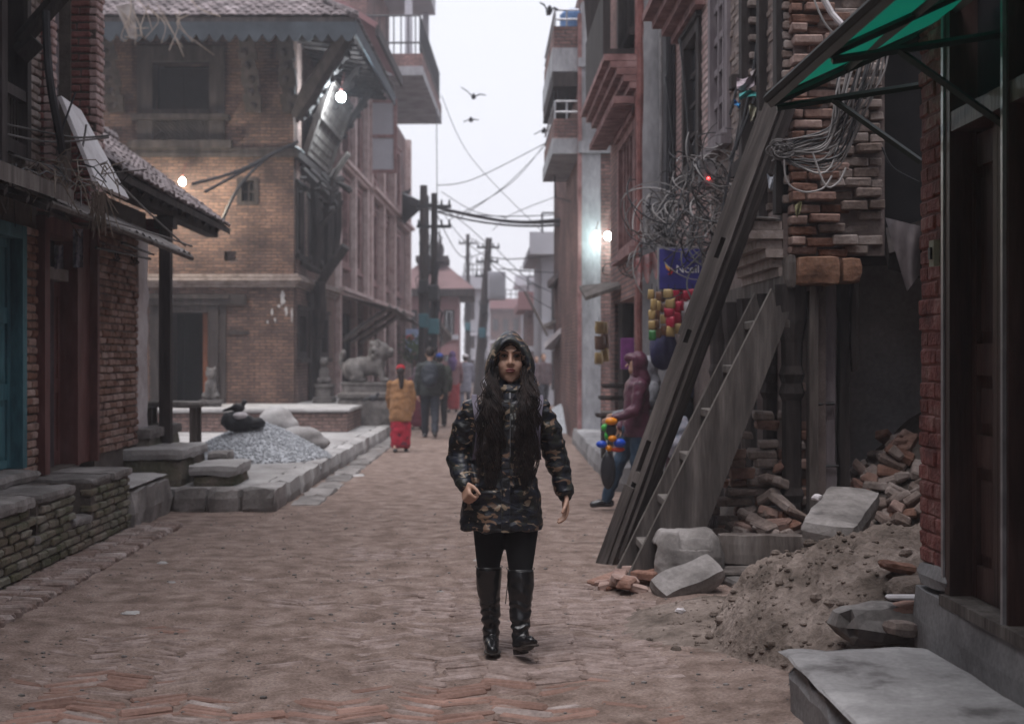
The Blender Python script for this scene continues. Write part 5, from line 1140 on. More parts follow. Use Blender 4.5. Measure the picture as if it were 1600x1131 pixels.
# ---------------------------------------------------------------- the walking woman
WX, WY, WZ = (785 - CX) * 7.2 / FPX, 7.2, .004
wo = thing('person', (WX, WY, WZ), 'woman in camouflage hooded jacket and black boots walking toward the viewer', 'person')
def W(x, y, z): return Vector((WX + x, WY + y, WZ + z))
b = MB(); hx = .039
def wl(mb, pts, rs, n=14): mb.chain([W(*p) for p in pts], rs, n)
b.ell(W(hx, .012, 1.505), (.078, .092, .1), 20, 14); b.ell(W(hx, -.02, 1.44), (.07, .07, .075), 20, 12); b.ell(W(hx, -.05, 1.395), (.036, .034, .032)); b.ell(W(hx, -.06, 1.378), (.022, .022, .016))
for s in (-1, 1):
    b.ell(W(hx + s * .034, -.058, 1.452), (.028, .024, .032)); b.ell(W(hx + s * .03, -.077, 1.52), (.03, .014, .009)); b.ell(W(hx + s * .075, .012, 1.478), (.012, .022, .032))
    b.ell(W(hx + s * .012, -.089, 1.4585), (.0085, .011, .008))
b.cap(W(hx, -.08, 1.506), W(hx, -.098, 1.463), .0085, .0125, 10); b.ell(W(hx, -.08, 1.425), (.026, .014, .016))
wl(b, ((hx, .02, 1.42), (.03, .02, 1.27)), (.05, .056))
b.loft([[W(p.x, p.y, p.z) for p in ring(cx, .01, z, rx, ry)] for z, cx, rx, ry in ((1.3, .03, .06, .06), (1.24, .022, .15, .08), (1.1, .02, .15, .1), (.97, .01, .13, .095), (.8, 0, .16, .115), (.7, .01, .15, .11))])
legA = [(-.06, 0, .76), (-.072, -.01, .455), (-.058, .025, .11)]; legB = [(.098, -.0, .76), (.09, -.07, .45), (.088, -.125, .11)]
wl(b, legA, (.09, .055, .035)); wl(b, legB, (.09, .055, .035))
armA = [(-.165, .01, 1.225), (-.217, .045, .985), (-.188, -.12, .862)]; armB = [(.205, .01, 1.225), (.278, .05, .99), (.318, .03, .79)]
for arm in (armA, armB): wl(b, arm, (.045, .038, .026))
da = Vector((.12, -.55, -.6)); hand(b, W(*armA[2]) + da.normalized() * .005, da, Vector((.75, .3, -.3)), 1, 1.25, .98)
db = Vector((.07, -.2, -1)); hand(b, W(*armB[2]), db, Vector((-.75, -.15, .1)), -1, .42, 1.0)
me = remesh(b, .0055, 3, 'body'); body = link('body', me, SKIN, wo)
# face
EYEW = plain('eye_white', (.3, .27, .26), .3); IRIS = plain('dark_iris', (.012, .008, .006), .2); LIP = plain('lip', (.3, .1, .1), .45)
for s in (-1, 1):
    q = MB(); q.ell(W(hx + s * .0305, -.0775, 1.4965), (.0135, .0072, .0046), 14, 8); ey = q.build('eye', EYEW, wo, True)
    q = MB(); q.ell(W(hx + s * .0305, -.082, 1.4968), (.0064, .004, .0048), 12, 8); q.build('iris', IRIS, ey, True)
    q = MB(); q.tube([W(hx + s * .014, -.0815, 1.498), W(hx + s * .024, -.0875, 1.504), W(hx + s * .036, -.086, 1.504), W(hx + s * .048, -.078, 1.498)], [.0016, .0036, .0038, .002], 6); q.tube([W(hx + s * .017, -.082, 1.4935), W(hx + s * .03, -.0865, 1.4895), W(hx + s * .044, -.08, 1.4945)], .0011, 5); q.build('eyelashes', HAIR, ey)
    q = MB(); q.tube([W(hx + s * .012, -.0915, 1.518), W(hx + s * .03, -.0915, 1.5255), W(hx + s * .046, -.083, 1.523), W(hx + s * .057, -.073, 1.5155)], [.0025, .0042, .0034, .0012], 6); q.build('eyebrow', HAIR, wo)
q = MB(); q.loft([[W(hx + x, -.094 + abs(x) * abs(x) * 16 + y, 1.427 + z) for y, z in ((0, .0005), (-.0045 * f, .004 * f), (-.001, .0085 * f), (.006, .004))] for x, f in ((-.026, .15), (-.016, .8), (-.006, 1.15), (0, .95), (.006, 1.15), (.016, .8), (.026, .15))])
q.loft([[W(hx + x, -.0935 + abs(x) * abs(x) * 16 + y, 1.426 + z) for y, z in ((0, -.0005), (-.0055 * f, -.005 * f), (0, -.011 * f), (.007, -.005))] for x, f in ((-.025, .15), (-.014, .85), (0, 1.1), (.014, .85), (.025, .15))])
q.build('lips', LIP, wo, True)
# camouflage jacket
m_, t_, b_, N_, L_ = _new('camouflage_nylon')
tc = N_('NewGeometry').outputs['Position']
def nzn(scale, off, det=1.5, st=(1, 1, 1), rough_=.5):
    mp = N_('Mapping'); L_(tc, mp.inputs[0]); mp.inputs['Location'].default_value = off; mp.inputs['Scale'].default_value = st
    n_ = N_('TexNoise'); n_.inputs['Scale'].default_value = scale; n_.inputs['Detail'].default_value = det; n_.inputs['Distortion'].default_value = .9; n_.inputs['Roughness'].default_value = rough_; L_(mp.outputs[0], n_.inputs[0]); return n_.outputs[0]
r1 = _ramp(N_, ((.006, .007, .009), (.011, .014, .024), (.022, .024, .02)), (0, .47, .585), 'CONSTANT'); L_(nzn(13, (1, 2, 3), 2), r1.inputs[0])
r2 = _ramp(N_, ((0, 0, 0), (1, 1, 1)), (.61, .625)); L_(nzn(15, (5, 1, 8), 1.6, (1, 1, 1.5)), r2.inputs[0])
r3 = _ramp(N_, ((0, 0, 0), (1, 1, 1)), (.645, .66)); L_(nzn(19, (2, 7, 4), 1, (.8, 1, 1.6)), r3.inputs[0])
m1 = N_('Mix'); m1.data_type = 'RGBA'; L_(r2.outputs[0], m1.inputs[0]); L_(r1.outputs[0], m1.inputs[6]); m1.inputs[7].default_value = (.19, .12, .08, 1)
m2 = N_('Mix'); m2.data_type = 'RGBA'; L_(r3.outputs[0], m2.inputs[0]); L_(m1.outputs[2], m2.inputs[6]); m2.inputs[7].default_value = (.24, .18, .125, 1)
L_(m2.outputs[2], b_.inputs['Base Color']); b_.inputs['Roughness'].default_value = .42; b_.inputs['Specular IOR Level'].default_value = .45
bp = N_('Bump'); bp.inputs['Strength'].default_value = .55; bp.inputs['Distance'].default_value = .02; L_(nzn(11, (0, 0, 0), 4, (1, 1, 2.6)), bp.inputs['Height']); L_(bp.outputs[0], b_.inputs['Normal'])
CAMO = m_
j = MB()
j.loft([[W(p.x, p.y, p.z) for p in ring(cx, cyy, z, rx, ry, 32)] for z, cx, rx, ry, cyy in ((1.315, .035, .068, .065, .01), (1.285, .03, .105, .085, .012), (1.255, .025, .16, .105, .012), (1.215, .022, .19, .12, .01), (1.12, .02, .178, .138, -.005), (1.02, .012, .162, .138, -.01), (.965, .006, .155, .13, -.008), (.94, .004, .154, .128, -.008), (.9, .002, .168, .14, -.01), (.82, -.002, .19, .15, -.01), (.72, -.005, .205, .158, -.012), (.65, -.006, .213, .163, -.014), (.625, -.006, .212, .162, -.014))])
wl(j, ((-.15, .01, 1.225), (-.185, .02, 1.13), (-.22, .045, .985), (-.205, -.04, .915), (-.19, -.105, .872)), (.062, .072, .066, .058, .05))
wl(j, ((.19, .01, 1.225), (.228, .02, 1.13), (.276, .05, .99), (.3, .045, .89), (.314, .035, .825)), (.062, .072, .064, .058, .052))
for arm, pts in ((armA, ((-.19, -.105, .872), (-.187, -.125, .858))), (armB, ((.314, .034, .82), (.319, .03, .79)))): wl(j, pts, (.043, .038))
jm = remesh(j, .008, 5, 'jacket')
def folds(co, n_):
    x, y, z = co.x - WX, co.y - WY, co.z - WZ; slv = 1.0 if (x < -.19 or x > .22) and z > .78 else .55
    f = .011 * slv * mnoise.noise(Vector((x * 9 + z * 7, y * 9, z * 24))) + .006 * mnoise.noise(Vector((x * 24 - z * 10, y * 22, z * 38)))
    if abs(z - .95) < .03 and abs(x) < .17: f -= .008 * (1 - abs(z - .95) / .03)
    if z < .66: f += .004 * math.sin(x * 60)
    return f
displace(jm, folds); jk = link('jacket', jm, CAMO, wo)
q = MB()                                                     # placket, zip, flaps, eyelets
fy = lambda z: -.155 if z > 1.0 else -.155 - .03 * (1.0 - z)
q.loft([[W(.014 + dx, fy(z) - .012 + dy, z) for dx, dy in ((-.022, .006), (.022, .006), (.02, -.004), (-.02, -.004))] for z in (1.27, 1.15, 1.0, .95, .9, .8, .7, .628)]); q.build('placket', CAMO, jk)
q = MB(); q.tube([W(.036, fy(z) - .018, z) for z in (1.2, 1.1, 1.05, 1.0)], .0022, 4); q.tube([W(.036, -.1, 1.315), W(.036, -.115, 1.285)], .005, 5); q.build('zip', Mt['metal'], jk)
for x in (-.03, .086):
    q = MB(); q.tube([W(x + .007 * math.cos(a), -.146 - (.0 if x < 0 else -.004), .985 + .007 * math.sin(a)) for a in [i * .7 for i in range(10)]], .0018, 5); q.build('eyelet', Mt['metal'], jk)
for x0, x1, z0, z1 in ((-.15, -.03, .79, .835), (.055, .165, .79, .835)):
    q = MB(); q.sheet(6, 3, lambda u, v: W(x0 + (x1 - x0) * u, -.012 - .168 * math.sqrt(max(.02, 1 - ((x0 + (x1 - x0) * u) / .21) ** 2)) - .004 - .006 * math.sin(v * 3), z0 + (z1 - z0) * v)); q.build('pocket_flap', CAMO, jk)
# stand collar and hood
q = MB()
def cring(z, r_, y0): return [W(.037 + r_ * math.sin(t), y0 - r_ * .95 * math.cos(t), z + .012 * math.cos(t)) for t in [i * 2 * math.pi / 24 for i in range(24)]]
q.loft([cring(1.27, .1, .012), cring(1.31, .088, .008), cring(1.345, .082, .006), cring(1.345, .072, .006), cring(1.28, .07, .008)], cap=False); q.build('collar', CAMO, jk, True)
def hring(w_, zt, zb, y, yl=0.0):
    out = []
    for i in range(36):
        t = 2 * math.pi * i / 36; c, s = math.sin(t), math.cos(t); zc, hz = (zt + zb) / 2, (zt - zb) / 2
        x = c * w_ * (1 - .16 * s) * (1.0 if abs(c) < .98 else 1); out.append(W(hx + x, y - yl * (.5 + .5 * s) + .01 * (1 - abs(c)), zc + s * hz))
    return out
q = MB(); q.loft([hring(.074, 1.548, 1.35, -.04, .02), hring(.08, 1.556, 1.338, -.07, .02), hring(.088, 1.574, 1.322, -.085, .025), hring(.097, 1.59, 1.305, -.078, .025), hring(.112, 1.612, 1.28, -.045), hring(.122, 1.625, 1.26, .0), hring(.126, 1.622, 1.25, .05), hring(.112, 1.595, 1.26, .1), hring(.075, 1.54, 1.3, .135), hring(.03, 1.47, 1.36, .148)], cap=True)
hm = remesh(q, .007, 3, 'hood') if False else q.fixed('hood', True)
displace(hm, lambda co, n_: .006 * mnoise.noise(co * 18) + .004 * mnoise.noise(co * 40)); link('hood', hm, CAMO, jk)
# hairline and long curly hair over the chest
rr = random.Random(77); q = MB()
for i in range(60):
    f = i / 59; s = -1 if f < .5 else 1; u = abs(f - .5) * 2
    q.tube([W(hx + s * .002 + s * .01 * u, -.074, 1.556 - .004 * u), W(hx + s * (.025 + .03 * u), -.074 + .02 * u, 1.548 - .012 * u), W(hx + s * (.062 + .006 * u), -.05 + .015 * u, 1.5 - .03 * u), W(hx + s * .07, -.045, 1.42)], [.003, .0045, .0045, .004], 4)
q.build('hairline', HAIR, wo)
q = MB()
for lk in range(34):                                         # wavy locks, each of a dozen strands
    s = -1 if lk % 2 else 1; u = (lk // 2) / 16; x0 = hx + s * (.066 + .026 * u); x1 = .034 + s * (.034 + .12 * u) + rr.uniform(-.01, .01); zb = rr.uniform(.8, 1.0) + .16 * max(0, u - .55) + (.06 if u < .2 else 0)
    ph, fq, am = rr.uniform(0, 6.3), rr.uniform(15, 24), rr.uniform(.009, .017); lay = rr.uniform(0, .022)
    for st_ in range(13):
        dx, dy, dp, N2, pts, rs_ = rr.gauss(0, .0075), rr.gauss(0, .004), rr.gauss(0, .45), 26, [], []; ze = zb + rr.uniform(-.02, .06)
        for k in range(N2 + 1):
            t = k / N2; z = 1.45 + (ze - 1.45) * t; x = x0 + (x1 - x0) * min(1, max(0, t - .2) * 2.2) ** .8 + s * .012 * math.sin(math.pi * min(1, t * 2.5)); tp = 1 - .6 * t ** 3
            chest = -.012 - .152 * math.sqrt(max(.08, 1 - ((x - .02) / .2) ** 2)) if z < 1.24 else -.095 - .05 * (1.4 - z) / .16
            yb = -.05 + (chest + .05) * min(1, t * 2.8) - lay * math.sin(math.pi * min(1, t * 1.3))
            w_ = min(1, t * 4); c1 = math.sin(ph + dp + fq * t); c2 = math.cos(ph + dp + fq * t)
            pts.append(W(x + dx * tp * (.5 + w_) + am * c1 * w_, yb - .006 + dy * tp - am * .7 * (1 + c2) * w_, z)); rs_.append(.0024 * (1 - .6 * t))
        q.tube(pts, rs_, 4)
q.build('hair', HAIR, wo, True)
# leggings
q = MB(); wl(q, ((-.052, -.0, .74), (-.06, -.005, .62), (-.07, -.012, .47), (-.068, -.005, .38)), (.1, .09, .064, .05)); wl(q, ((.09, -.0, .74), (.092, -.025, .62), (.09, -.068, .46), (.09, -.09, .37)), (.1, .09, .066, .05)); q.ell(W(.015, 0, .73), (.16, .12, .1))
lm = remesh(q, .009, 4, 'leggings'); link('leggings', lm, mat('black_leggings', [(.006, .006, .007), (.01, .01, .012)], rough=.85, bump=.15, rnd=0, spec=.2), wo)
# boots
def boot(legrings, foot, nm, sole_pts, up_):
    q = MB(); q.loft([[W(p.x, p.y, p.z) for p in ring(cx, cyy, z, rx, ry, 20)] for z, cx, cyy, rx, ry in legrings])
    for i in range(len(foot) - 1): q.cap(W(*foot[i][:3]), W(*foot[i + 1][:3]), foot[i][3], foot[i + 1][3], 14)
    mm = remesh(q, .006, 3, nm)
    def cr(co, n_):
        z = co.z - WZ; k = max(0, 1 - abs(z - .17) / .13); return .006 * k * math.sin(z * 130 + 5 * mnoise.noise(co * 14)) + .0035 * mnoise.noise(co * 26)
    displace(mm, cr); bo = link(nm, mm, LEATHER, wo)
    q = MB(); q.loft(sole_pts); q.build('sole', plain('worn_sole', (.05, .042, .038), .7), bo)
    q = MB(); (z, cx, cyy, rx, ry) = legrings[0]; r1_ = [W(p.x, p.y, p.z) for p in ring(cx, cyy, z + .004, rx + .003, ry + .003, 20)]; q.tube(r1_ + [r1_[0]], .0018, 5); q.build('top_seam', LEATHER, bo)
    return bo
def sole(heel, toe, wid, th, up_):                           # outline lofted from heel to toe
    heel, toe = Vector(heel), Vector(toe); d = toe - heel; sd_ = d.cross(up_).normalized(); out = []
    for t, w_, h_ in ((0, .5, 2.2), (.06, .75, 2.2), (.28, .72, 2.2), (.3, .7, .7), (.5, .75, .6), (.72, 1, .6), (.9, .85, .6), (1, .3, .6)):
        c = heel + d * t; out.append([W(*(c + sd_ * wid * w_ * a_ + up_ * b_)) for a_, b_ in ((-1, th), (1, th), (1, th - .012 * h_ ), (-1, th - .012 * h_))])
    return out
boot([(.43, -.068, -.004, .066, .066), (.36, -.07, .002, .064, .066), (.3, -.068, .01, .058, .06), (.22, -.062, .018, .05, .053), (.15, -.058, .024, .044, .048), (.1, -.057, .026, .042, .048), (.05, -.057, .03, .04, .05)],
     [(-.057, .04, .06, .04), (-.055, -.02, .055, .04), (-.052, -.09, .042, .036), (-.05, -.135, .036, .03)], 'boot', sole((-.057, .075, 0), (-.049, -.168, 0), .042, .027, Vector((0, 0, 1))), None)
up2 = Vector((-.1, .36, .92)).normalized()
boot([(.43, .09, -.072, .068, .068), (.36, .091, -.082, .067, .068), (.3, .09, -.09, .06, .062), (.22, .088, -.102, .053, .055), (.15, .088, -.115, .046, .05), (.1, .088, -.122, .044, .05), (.06, .088, -.12, .04, .046)],
     [(.086, -.108, .062, .04), (.1, -.17, .075, .04), (.122, -.235, .092, .037), (.136, -.275, .104, .031)], 'boot', sole((.08, -.075, .0), (.15, -.315, .075), .042, .03, up2), None)
q = MB(); q.tube([W(.03, -.075, .42), W(.024, -.1, .36), W(.018, -.095, .3), W(.014, -.09, .26)], .0022, 4); q.tube([W(.03, -.075, .42), W(.034, -.1, .38), W(.026, -.1, .33)], .0022, 4); q.build('boot_lace', LEATHER, wo)
# backpack and its straps
STR = plain('mauve_strap', (.1, .085, .12), .6)
for pts in (((-.135, .09, 1.27), (-.142, .03, 1.298), (-.142, -.06, 1.28), (-.13, -.118, 1.2), (-.122, -.14, 1.1), (-.14, -.12, .98)), ((.185, .09, 1.27), (.19, .03, 1.295), (.192, -.06, 1.27), (.18, -.118, 1.19), (.172, -.14, 1.09), (.18, -.1, .98))):
    q = MB(); q.loft([[W(*p) + Vector((sx, 0, 0)) + (Vector((0, -.006, .006)) * (1 if i in (1, 2) else 0)) for i, sx in ((0, -.014), (1, -.013), (2, .013), (3, .014))] for p in sag([Vector(p) for p in pts], 4)]); q.build('strap', STR, wo)
q = MB(); q.ell(W(.02, .19, 1.08), (.13, .075, .19), 16, 12); link('backpack', remesh(q, .015, 3), STR, wo)

# ---------------------------------------------------------------- other people
CL = lambda n_, c, r_=.85: mat(n_, [tuple(Vector(c) * .75), c, tuple(Vector(c) * 1.2)], scale=8, bump=.25, bscale=25, rnd=0, rough=r_, fine=.2)
def person(loc, h, head, label, top, bottom, hairm, legs=(.25, -.25), arms=(.2, -.2), bend=(.3, .3), style='trousers', headgear='hair', shoe=None, hem=.78, extra=None, shw=1.0, hood_m=None, belly=1.0, vox=.016, lean=0.0):
    t = thing('person', loc, label, 'person'); M = Matrix.Translation(Vector(loc)) @ Matrix.Rotation(head, 4, 'Z') @ Matrix.Scale(h / 1.7, 4); T = lambda *p: M @ Vector(p); k = h / 1.7
    b = MB(); tp_ = MB(); lo = MB(); sh_ = MB()
    b.ell(T(0, .0, 1.6), (.078 * k, .095 * k, .115 * k)); b.ell(T(0, -.025, 1.54), (.058 * k, .065 * k, .07 * k)); b.cap(T(0, -.09, 1.6), T(0, -.112, 1.565), .008 * k, .014 * k); b.cap(T(0, .01, 1.52), T(0, .02, 1.38), .05 * k, .055 * k)
    for s in (-1, 1): b.ell(T(s * .078, .01, 1.585), (.014 * k, .02 * k, .03 * k))
    b.cap(T(0, .01, 1.32), T(0, .01, 1.0), .12 * k, .11 * k)
    tp_.loft([[M @ p for p in ring(0, .01 + lean * (z - .8), z, rx * shw, ry)] for z, rx, ry in ((1.47, .07, .07), (1.43, .13, .09), (1.38, .2, .12), (1.25, .195, .135), (1.05, .185 * belly, .14 * belly), (.92, .195 * belly, .15 * belly), (hem + .03, .2 * belly, .15 * belly), (hem, .195 * belly, .148 * belly))])
    for i, s in enumerate((-1, 1)):
        a = legs[i]; hp = Vector((s * .095, 0, .86)); kn = hp + Vector((0, -.4 * math.sin(a + .12), -.4 * math.cos(a))); a2 = a - (.25 if a < 0 else .05); an = kn + Vector((s * .005, -.4 * math.sin(a2), -.4 * math.cos(a2)))
        if a >= 0: an.z = max(.075, min(an.z, .09))
        for mb_, rs_ in ((b, (.07, .05, .035)),): mb_.chain([M @ hp, M @ kn, M @ an], [r_ * k for r_ in rs_])
        if style == 'trousers': lo.chain([M @ hp, M @ kn, M @ (an + Vector((0, 0, .03)))], [r_ * k for r_ in (.1, .078, .066)])
        ft = Vector((0, -.16 * math.cos(max(0, -a)), -.035 - .1 * max(0, -a))); sh_.chain([M @ (an + Vector((0, .04, -.02))), M @ (an + ft * .55), M @ (an + ft)], [.045 * k, .045 * k, .038 * k])
        a = arms[i]; sp = Vector((s * .195 * shw, .01, 1.36)); el = sp + Vector((s * .05, -.28 * math.sin(a), -.28 * math.cos(a))); w2 = a + bend[i]; wr = el + Vector((s * -.01, -.25 * math.sin(w2), -.25 * math.cos(w2)))
        b.chain([M @ sp, M @ el, M @ wr], [r_ * k for r_ in (.045, .038, .028)]); tp_.chain([M @ sp, M @ el, M @ wr], [r_ * k for r_ in (.075, .062, .048)])
        R3 = M.to_3x3().normalized(); hand(b, M @ wr, R3 @ (wr - el), R3 @ Vector((-s, 0, 0)), 1 if s > 0 else -1, .5, k)
    if style == 'trousers': lo.ell(T(0, .01, .88), (.17 * k * belly, .13 * k * belly, .12 * k))
    else:
        lo.loft([[M @ (p + Vector((.012 * math.sin(5 * i), .012 * math.cos(5 * i), 0))) for i, p in enumerate(ring(0, 0, z, rx, ry))] for z, rx, ry in ((.95, .17, .13), (.8, .2, .16), (.4, .2, .17), (.14, .19, .17), (.1, .17, .15))])
    bo = link('body', remesh(b, .009, 2), SKIN, t)
    for s in (-1, 1): q = MB(); q.ell(T(s * .03, -.083, 1.6), (.012 * k, .006 * k, .006 * k)); q.build('eye', IRIS, t)
    def cloth(mb_, nm, m_, am=.012):
        me_ = remesh(mb_, vox, 4, nm); displace(me_, lambda co, n_: am * mnoise.noise(Vector((co.x * 9, co.y * 9, co.z * 15))) + am * .5 * mnoise.noise(co * 30)); return link(nm, me_, m_, t)
    cloth(tp_, 'top', top); cloth(lo, style, bottom); link('shoes', remesh(sh_, .014, 2), shoe or LEATHER, t)
    q = MB()
    if headgear == 'hair': q.ell(T(0, .022, 1.625), (.088 * k, .1 * k, .105 * k)); link('hair', remesh(q, .014, 2), hairm, t)
    elif headgear == 'long': q.ell(T(0, .025, 1.625), (.088 * k, .1 * k, .105 * k)); q.chain([T(0, .09, 1.6), T(-.02, .12, 1.45), T(-.02, .13, 1.3)], [.07 * k, .055 * k, .04 * k]); link('hair', remesh(q, .014, 2), hairm, t)
    elif headgear == 'cap': q.ell(T(0, .02, 1.6), (.085 * k, .098 * k, .1 * k)); link('hair', remesh(q, .014, 2), HAIR, t); q = MB(); q.ell(T(0, .015, 1.655), (.094 * k, .105 * k, .075 * k)); link('cap', remesh(q, .014, 2), hood_m, t)
    elif headgear == 'scarf':
        q.ell(T(0, .03, 1.62), (.1 * k, .105 * k, .12 * k)); q.chain([T(0, .05, 1.55), T(0, .06, 1.42), T(.0, .1, 1.25)], [.09 * k, .14 * k, .1 * k]); link('head_scarf', remesh(q, .016, 3), hood_m, t)
    elif headgear == 'hood':
        q.ell(T(0, .035, 1.61), (.105 * k, .115 * k, .13 * k)); q.ell(T(0, -.05, 1.66), (.085 * k, .05 * k, .06 * k))
        for s in (-1, 1): q.cap(T(s * .085, -.03, 1.66), T(s * .08, -.02, 1.48), .03 * k, .035 * k)
        q.cap(T(0, .04, 1.5), T(0, .05, 1.42), .1 * k, .12 * k); link('hood', remesh(q, .015, 3), hood_m, t)
    if extra: extra(t, T, k, cloth)
    return t
def gpos(px, py): Y = H * FPX / (py - CY); p = P(px, py, Y); return (p.x, Y, .0)
RED = mat('crimson_print', [(.03, .008, .02), (.33, .012, .03), (.4, .02, .045)], scale=9, bump=.2, rnd=0)
person(gpos(626, 708), 1.36, math.pi, 'woman in tan sweater, red cap and crimson skirt walking away', CL('tan_knit', (.27, .14, .065)), RED, HAIR, (.12, -.1), (.1, .25), (.1, .4), 'skirt', 'long', hem=.62, belly=1.12,
       extra=lambda t, T, k, cl: (lambda q: (q.ell(T(0, .0, 1.665), (.098 * k, .11 * k, .085 * k)), link('red_cap', remesh(q, .014, 2), CL('red_cloth', (.28, .012, .02)), t)))(MB()))
def pack(t, T, k, cl): q = MB(); q.ell(T(0, .19, 1.2), (.17 * k, .1 * k, .24 * k)); q.ell(T(0, .25, 1.1), (.13 * k, .07 * k, .12 * k)); cl(q, 'backpack', CL('navy_backpack', (.02, .025, .035), .6))
person(gpos(672, 686), 1.68, math.pi, 'man with dark backpack walking away past the platform', CL('black_jacket', (.02, .024, .024), .6), CL('dark_jeans', (.022, .026, .036)), HAIR, (-.28, .2), (.2, -.15), (.3, .2), extra=pack, hem=.82)
person(gpos(651, 672), 1.3, math.pi, 'person in maroon shawl half hidden beyond the tan sweater', CL('maroon_shawl', (.11, .025, .04)), CL('maroon_skirt', (.12, .02, .035)), HAIR, (.1, -.1), (.1, .1), (.4, .4), 'skirt', 'scarf', hood_m=CL('grey_mauve_scarf', (.16, .11, .13)), hem=.5)
person(gpos(687, 668), 1.58, math.pi, 'man in olive jacket and blue cap beyond the backpack', CL('olive_jacket', (.05, .06, .045)), CL('dark_cloth', (.02, .022, .028)), HAIR, (.2, -.2), headgear='cap', hood_m=CL('blue_cap', (.03, .07, .3)))
person(gpos(707, 645), 1.66, math.pi, 'person in red skirt and purple headscarf far down the street', CL('rose_grey_top', (.2, .11, .12)), CL('red_skirt', (.25, .03, .035)), HAIR, (.1, -.1), style='skirt', headgear='scarf', hood_m=CL('purple_scarf', (.1, .06, .16)))
person(gpos(727, 640), 1.6, math.pi, 'person in pale grey clothes and white hat in the haze', CL('pale_grey_coat', (.22, .22, .27)), CL('grey_cloth', (.15, .15, .19)), HAIR, (.15, -.15), headgear='cap', hood_m=CL('white_hat', (.6, .58, .6)), hem=.55)
person(gpos(849, 640), 1.62, 0.2, 'dark haired person walking in the hazy distance right of the woman', CL('grey_brown_coat', (.1, .07, .075)), CL('dark_cloth', (.03, .03, .04)), HAIR, (.2, -.2))
person(gpos(838, 634), 1.55, .1, 'person in blue just behind the walking woman, far off', CL('blue_coat', (.06, .1, .2)), CL('dark_cloth', (.03, .03, .04)), HAIR, (.2, -.2))
person(gpos(878, 648), 1.35, 1.2, 'stooping person in black beside the far gravel heap', CL('black_coat', (.02, .02, .024)), CL('dark_cloth', (.03, .03, .04)), HAIR, (.2, -.2), headgear='scarf', hood_m=CL('rust_scarf', (.25, .09, .06)))
person(gpos(941, 690), 1.48, -1.2, 'woman in teal headscarf and purple shawl by the post', CL('purple_shawl', (.075, .03, .065)), CL('green_skirt', (.05, .075, .05)), HAIR, (.05, -.05), (.5, .5), (1.2, 1.2), 'skirt', 'scarf', hood_m=CL('teal_scarf', (.05, .17, .24)), hem=.5)
# shopper in the maroon padded jacket, seen from the side
MAR = mat('maroon_padded', [(.055, .013, .03), (.085, .02, .042), (.1, .028, .05)], scale=6, bump=.4, bscale=14, stretch=(1, 1, 3), rnd=0, rough=.45, spec=.45)
person((1.47, 13.7, .03), 1.5, -1.45, 'person in maroon padded hooded jacket carrying toys by the planks', MAR, CL('blue_jeans', (.025, .05, .085)), HAIR, (.35, -.1), (-.15, .25), (.9, 1.0), headgear='hood', hood_m=MAR, hem=.8)
person((1.66, 14.4, .03), 1.46, -1.3, 'person in grey hood standing behind the maroon jacket', CL('grey_shawl', (.2, .2, .22)), CL('black_skirt', (.02, .02, .025)), HAIR, (.05, -.05), (.3, .3), (1, 1), 'skirt', 'hood', hood_m=CL('grey_hood', (.24, .24, .27)))
person((1.98, 14.2, .03), 1.56, -2.2, 'dark clothed seller half hidden behind the leaning plank', CL('black_wrap', (.015, .015, .018)), CL('maroon_wrap', (.05, .015, .025)), HAIR, (.05, -.05), (.4, .4), (1, 1), 'skirt', 'scarf', hood_m=CL('navy_wrap', (.03, .03, .075)))
# ================================================================ leaning timbers
def obox(mb, a, b, u, v, hu, hv, jit=0.0, rr_=R):            # beam from a to b with cross-section half sizes hu, hv
    pts = []
    for p in (a, b): pts.append([p + u * (su * hu) + v * (sv * hv) + Vector([rr_.uniform(-jit, jit) for _ in range(3)]) for su, sv in ((-1, -1), (1, -1), (1, 1), (-1, 1))])
    return mb.corners(pts[0] + pts[1])
def beam_frame(a, b, phi):
    d = (b - a).normalized(); yv = Vector((0, 1, 0)); yv = (yv - d * d.y).normalized(); p = d.cross(yv).normalized()
    if p.x < 0: p = -p
    c, s_ = math.cos(phi), math.sin(phi)
    m_ = p * c - yv * s_; n_ = -yv * c - p * s_; return d, m_, n_      # m across, n out of the front face
bm_ = thing('leaning_beam', (.87, 10.3, 0), 'long slotted old timber beam leaning against the ruined house', 'beam')
A, B = Vector((.925, 10.3, -.02)), Vector((2.04, 9.75, 3.25)); d, m_, n_ = beam_frame(A, B, .78)
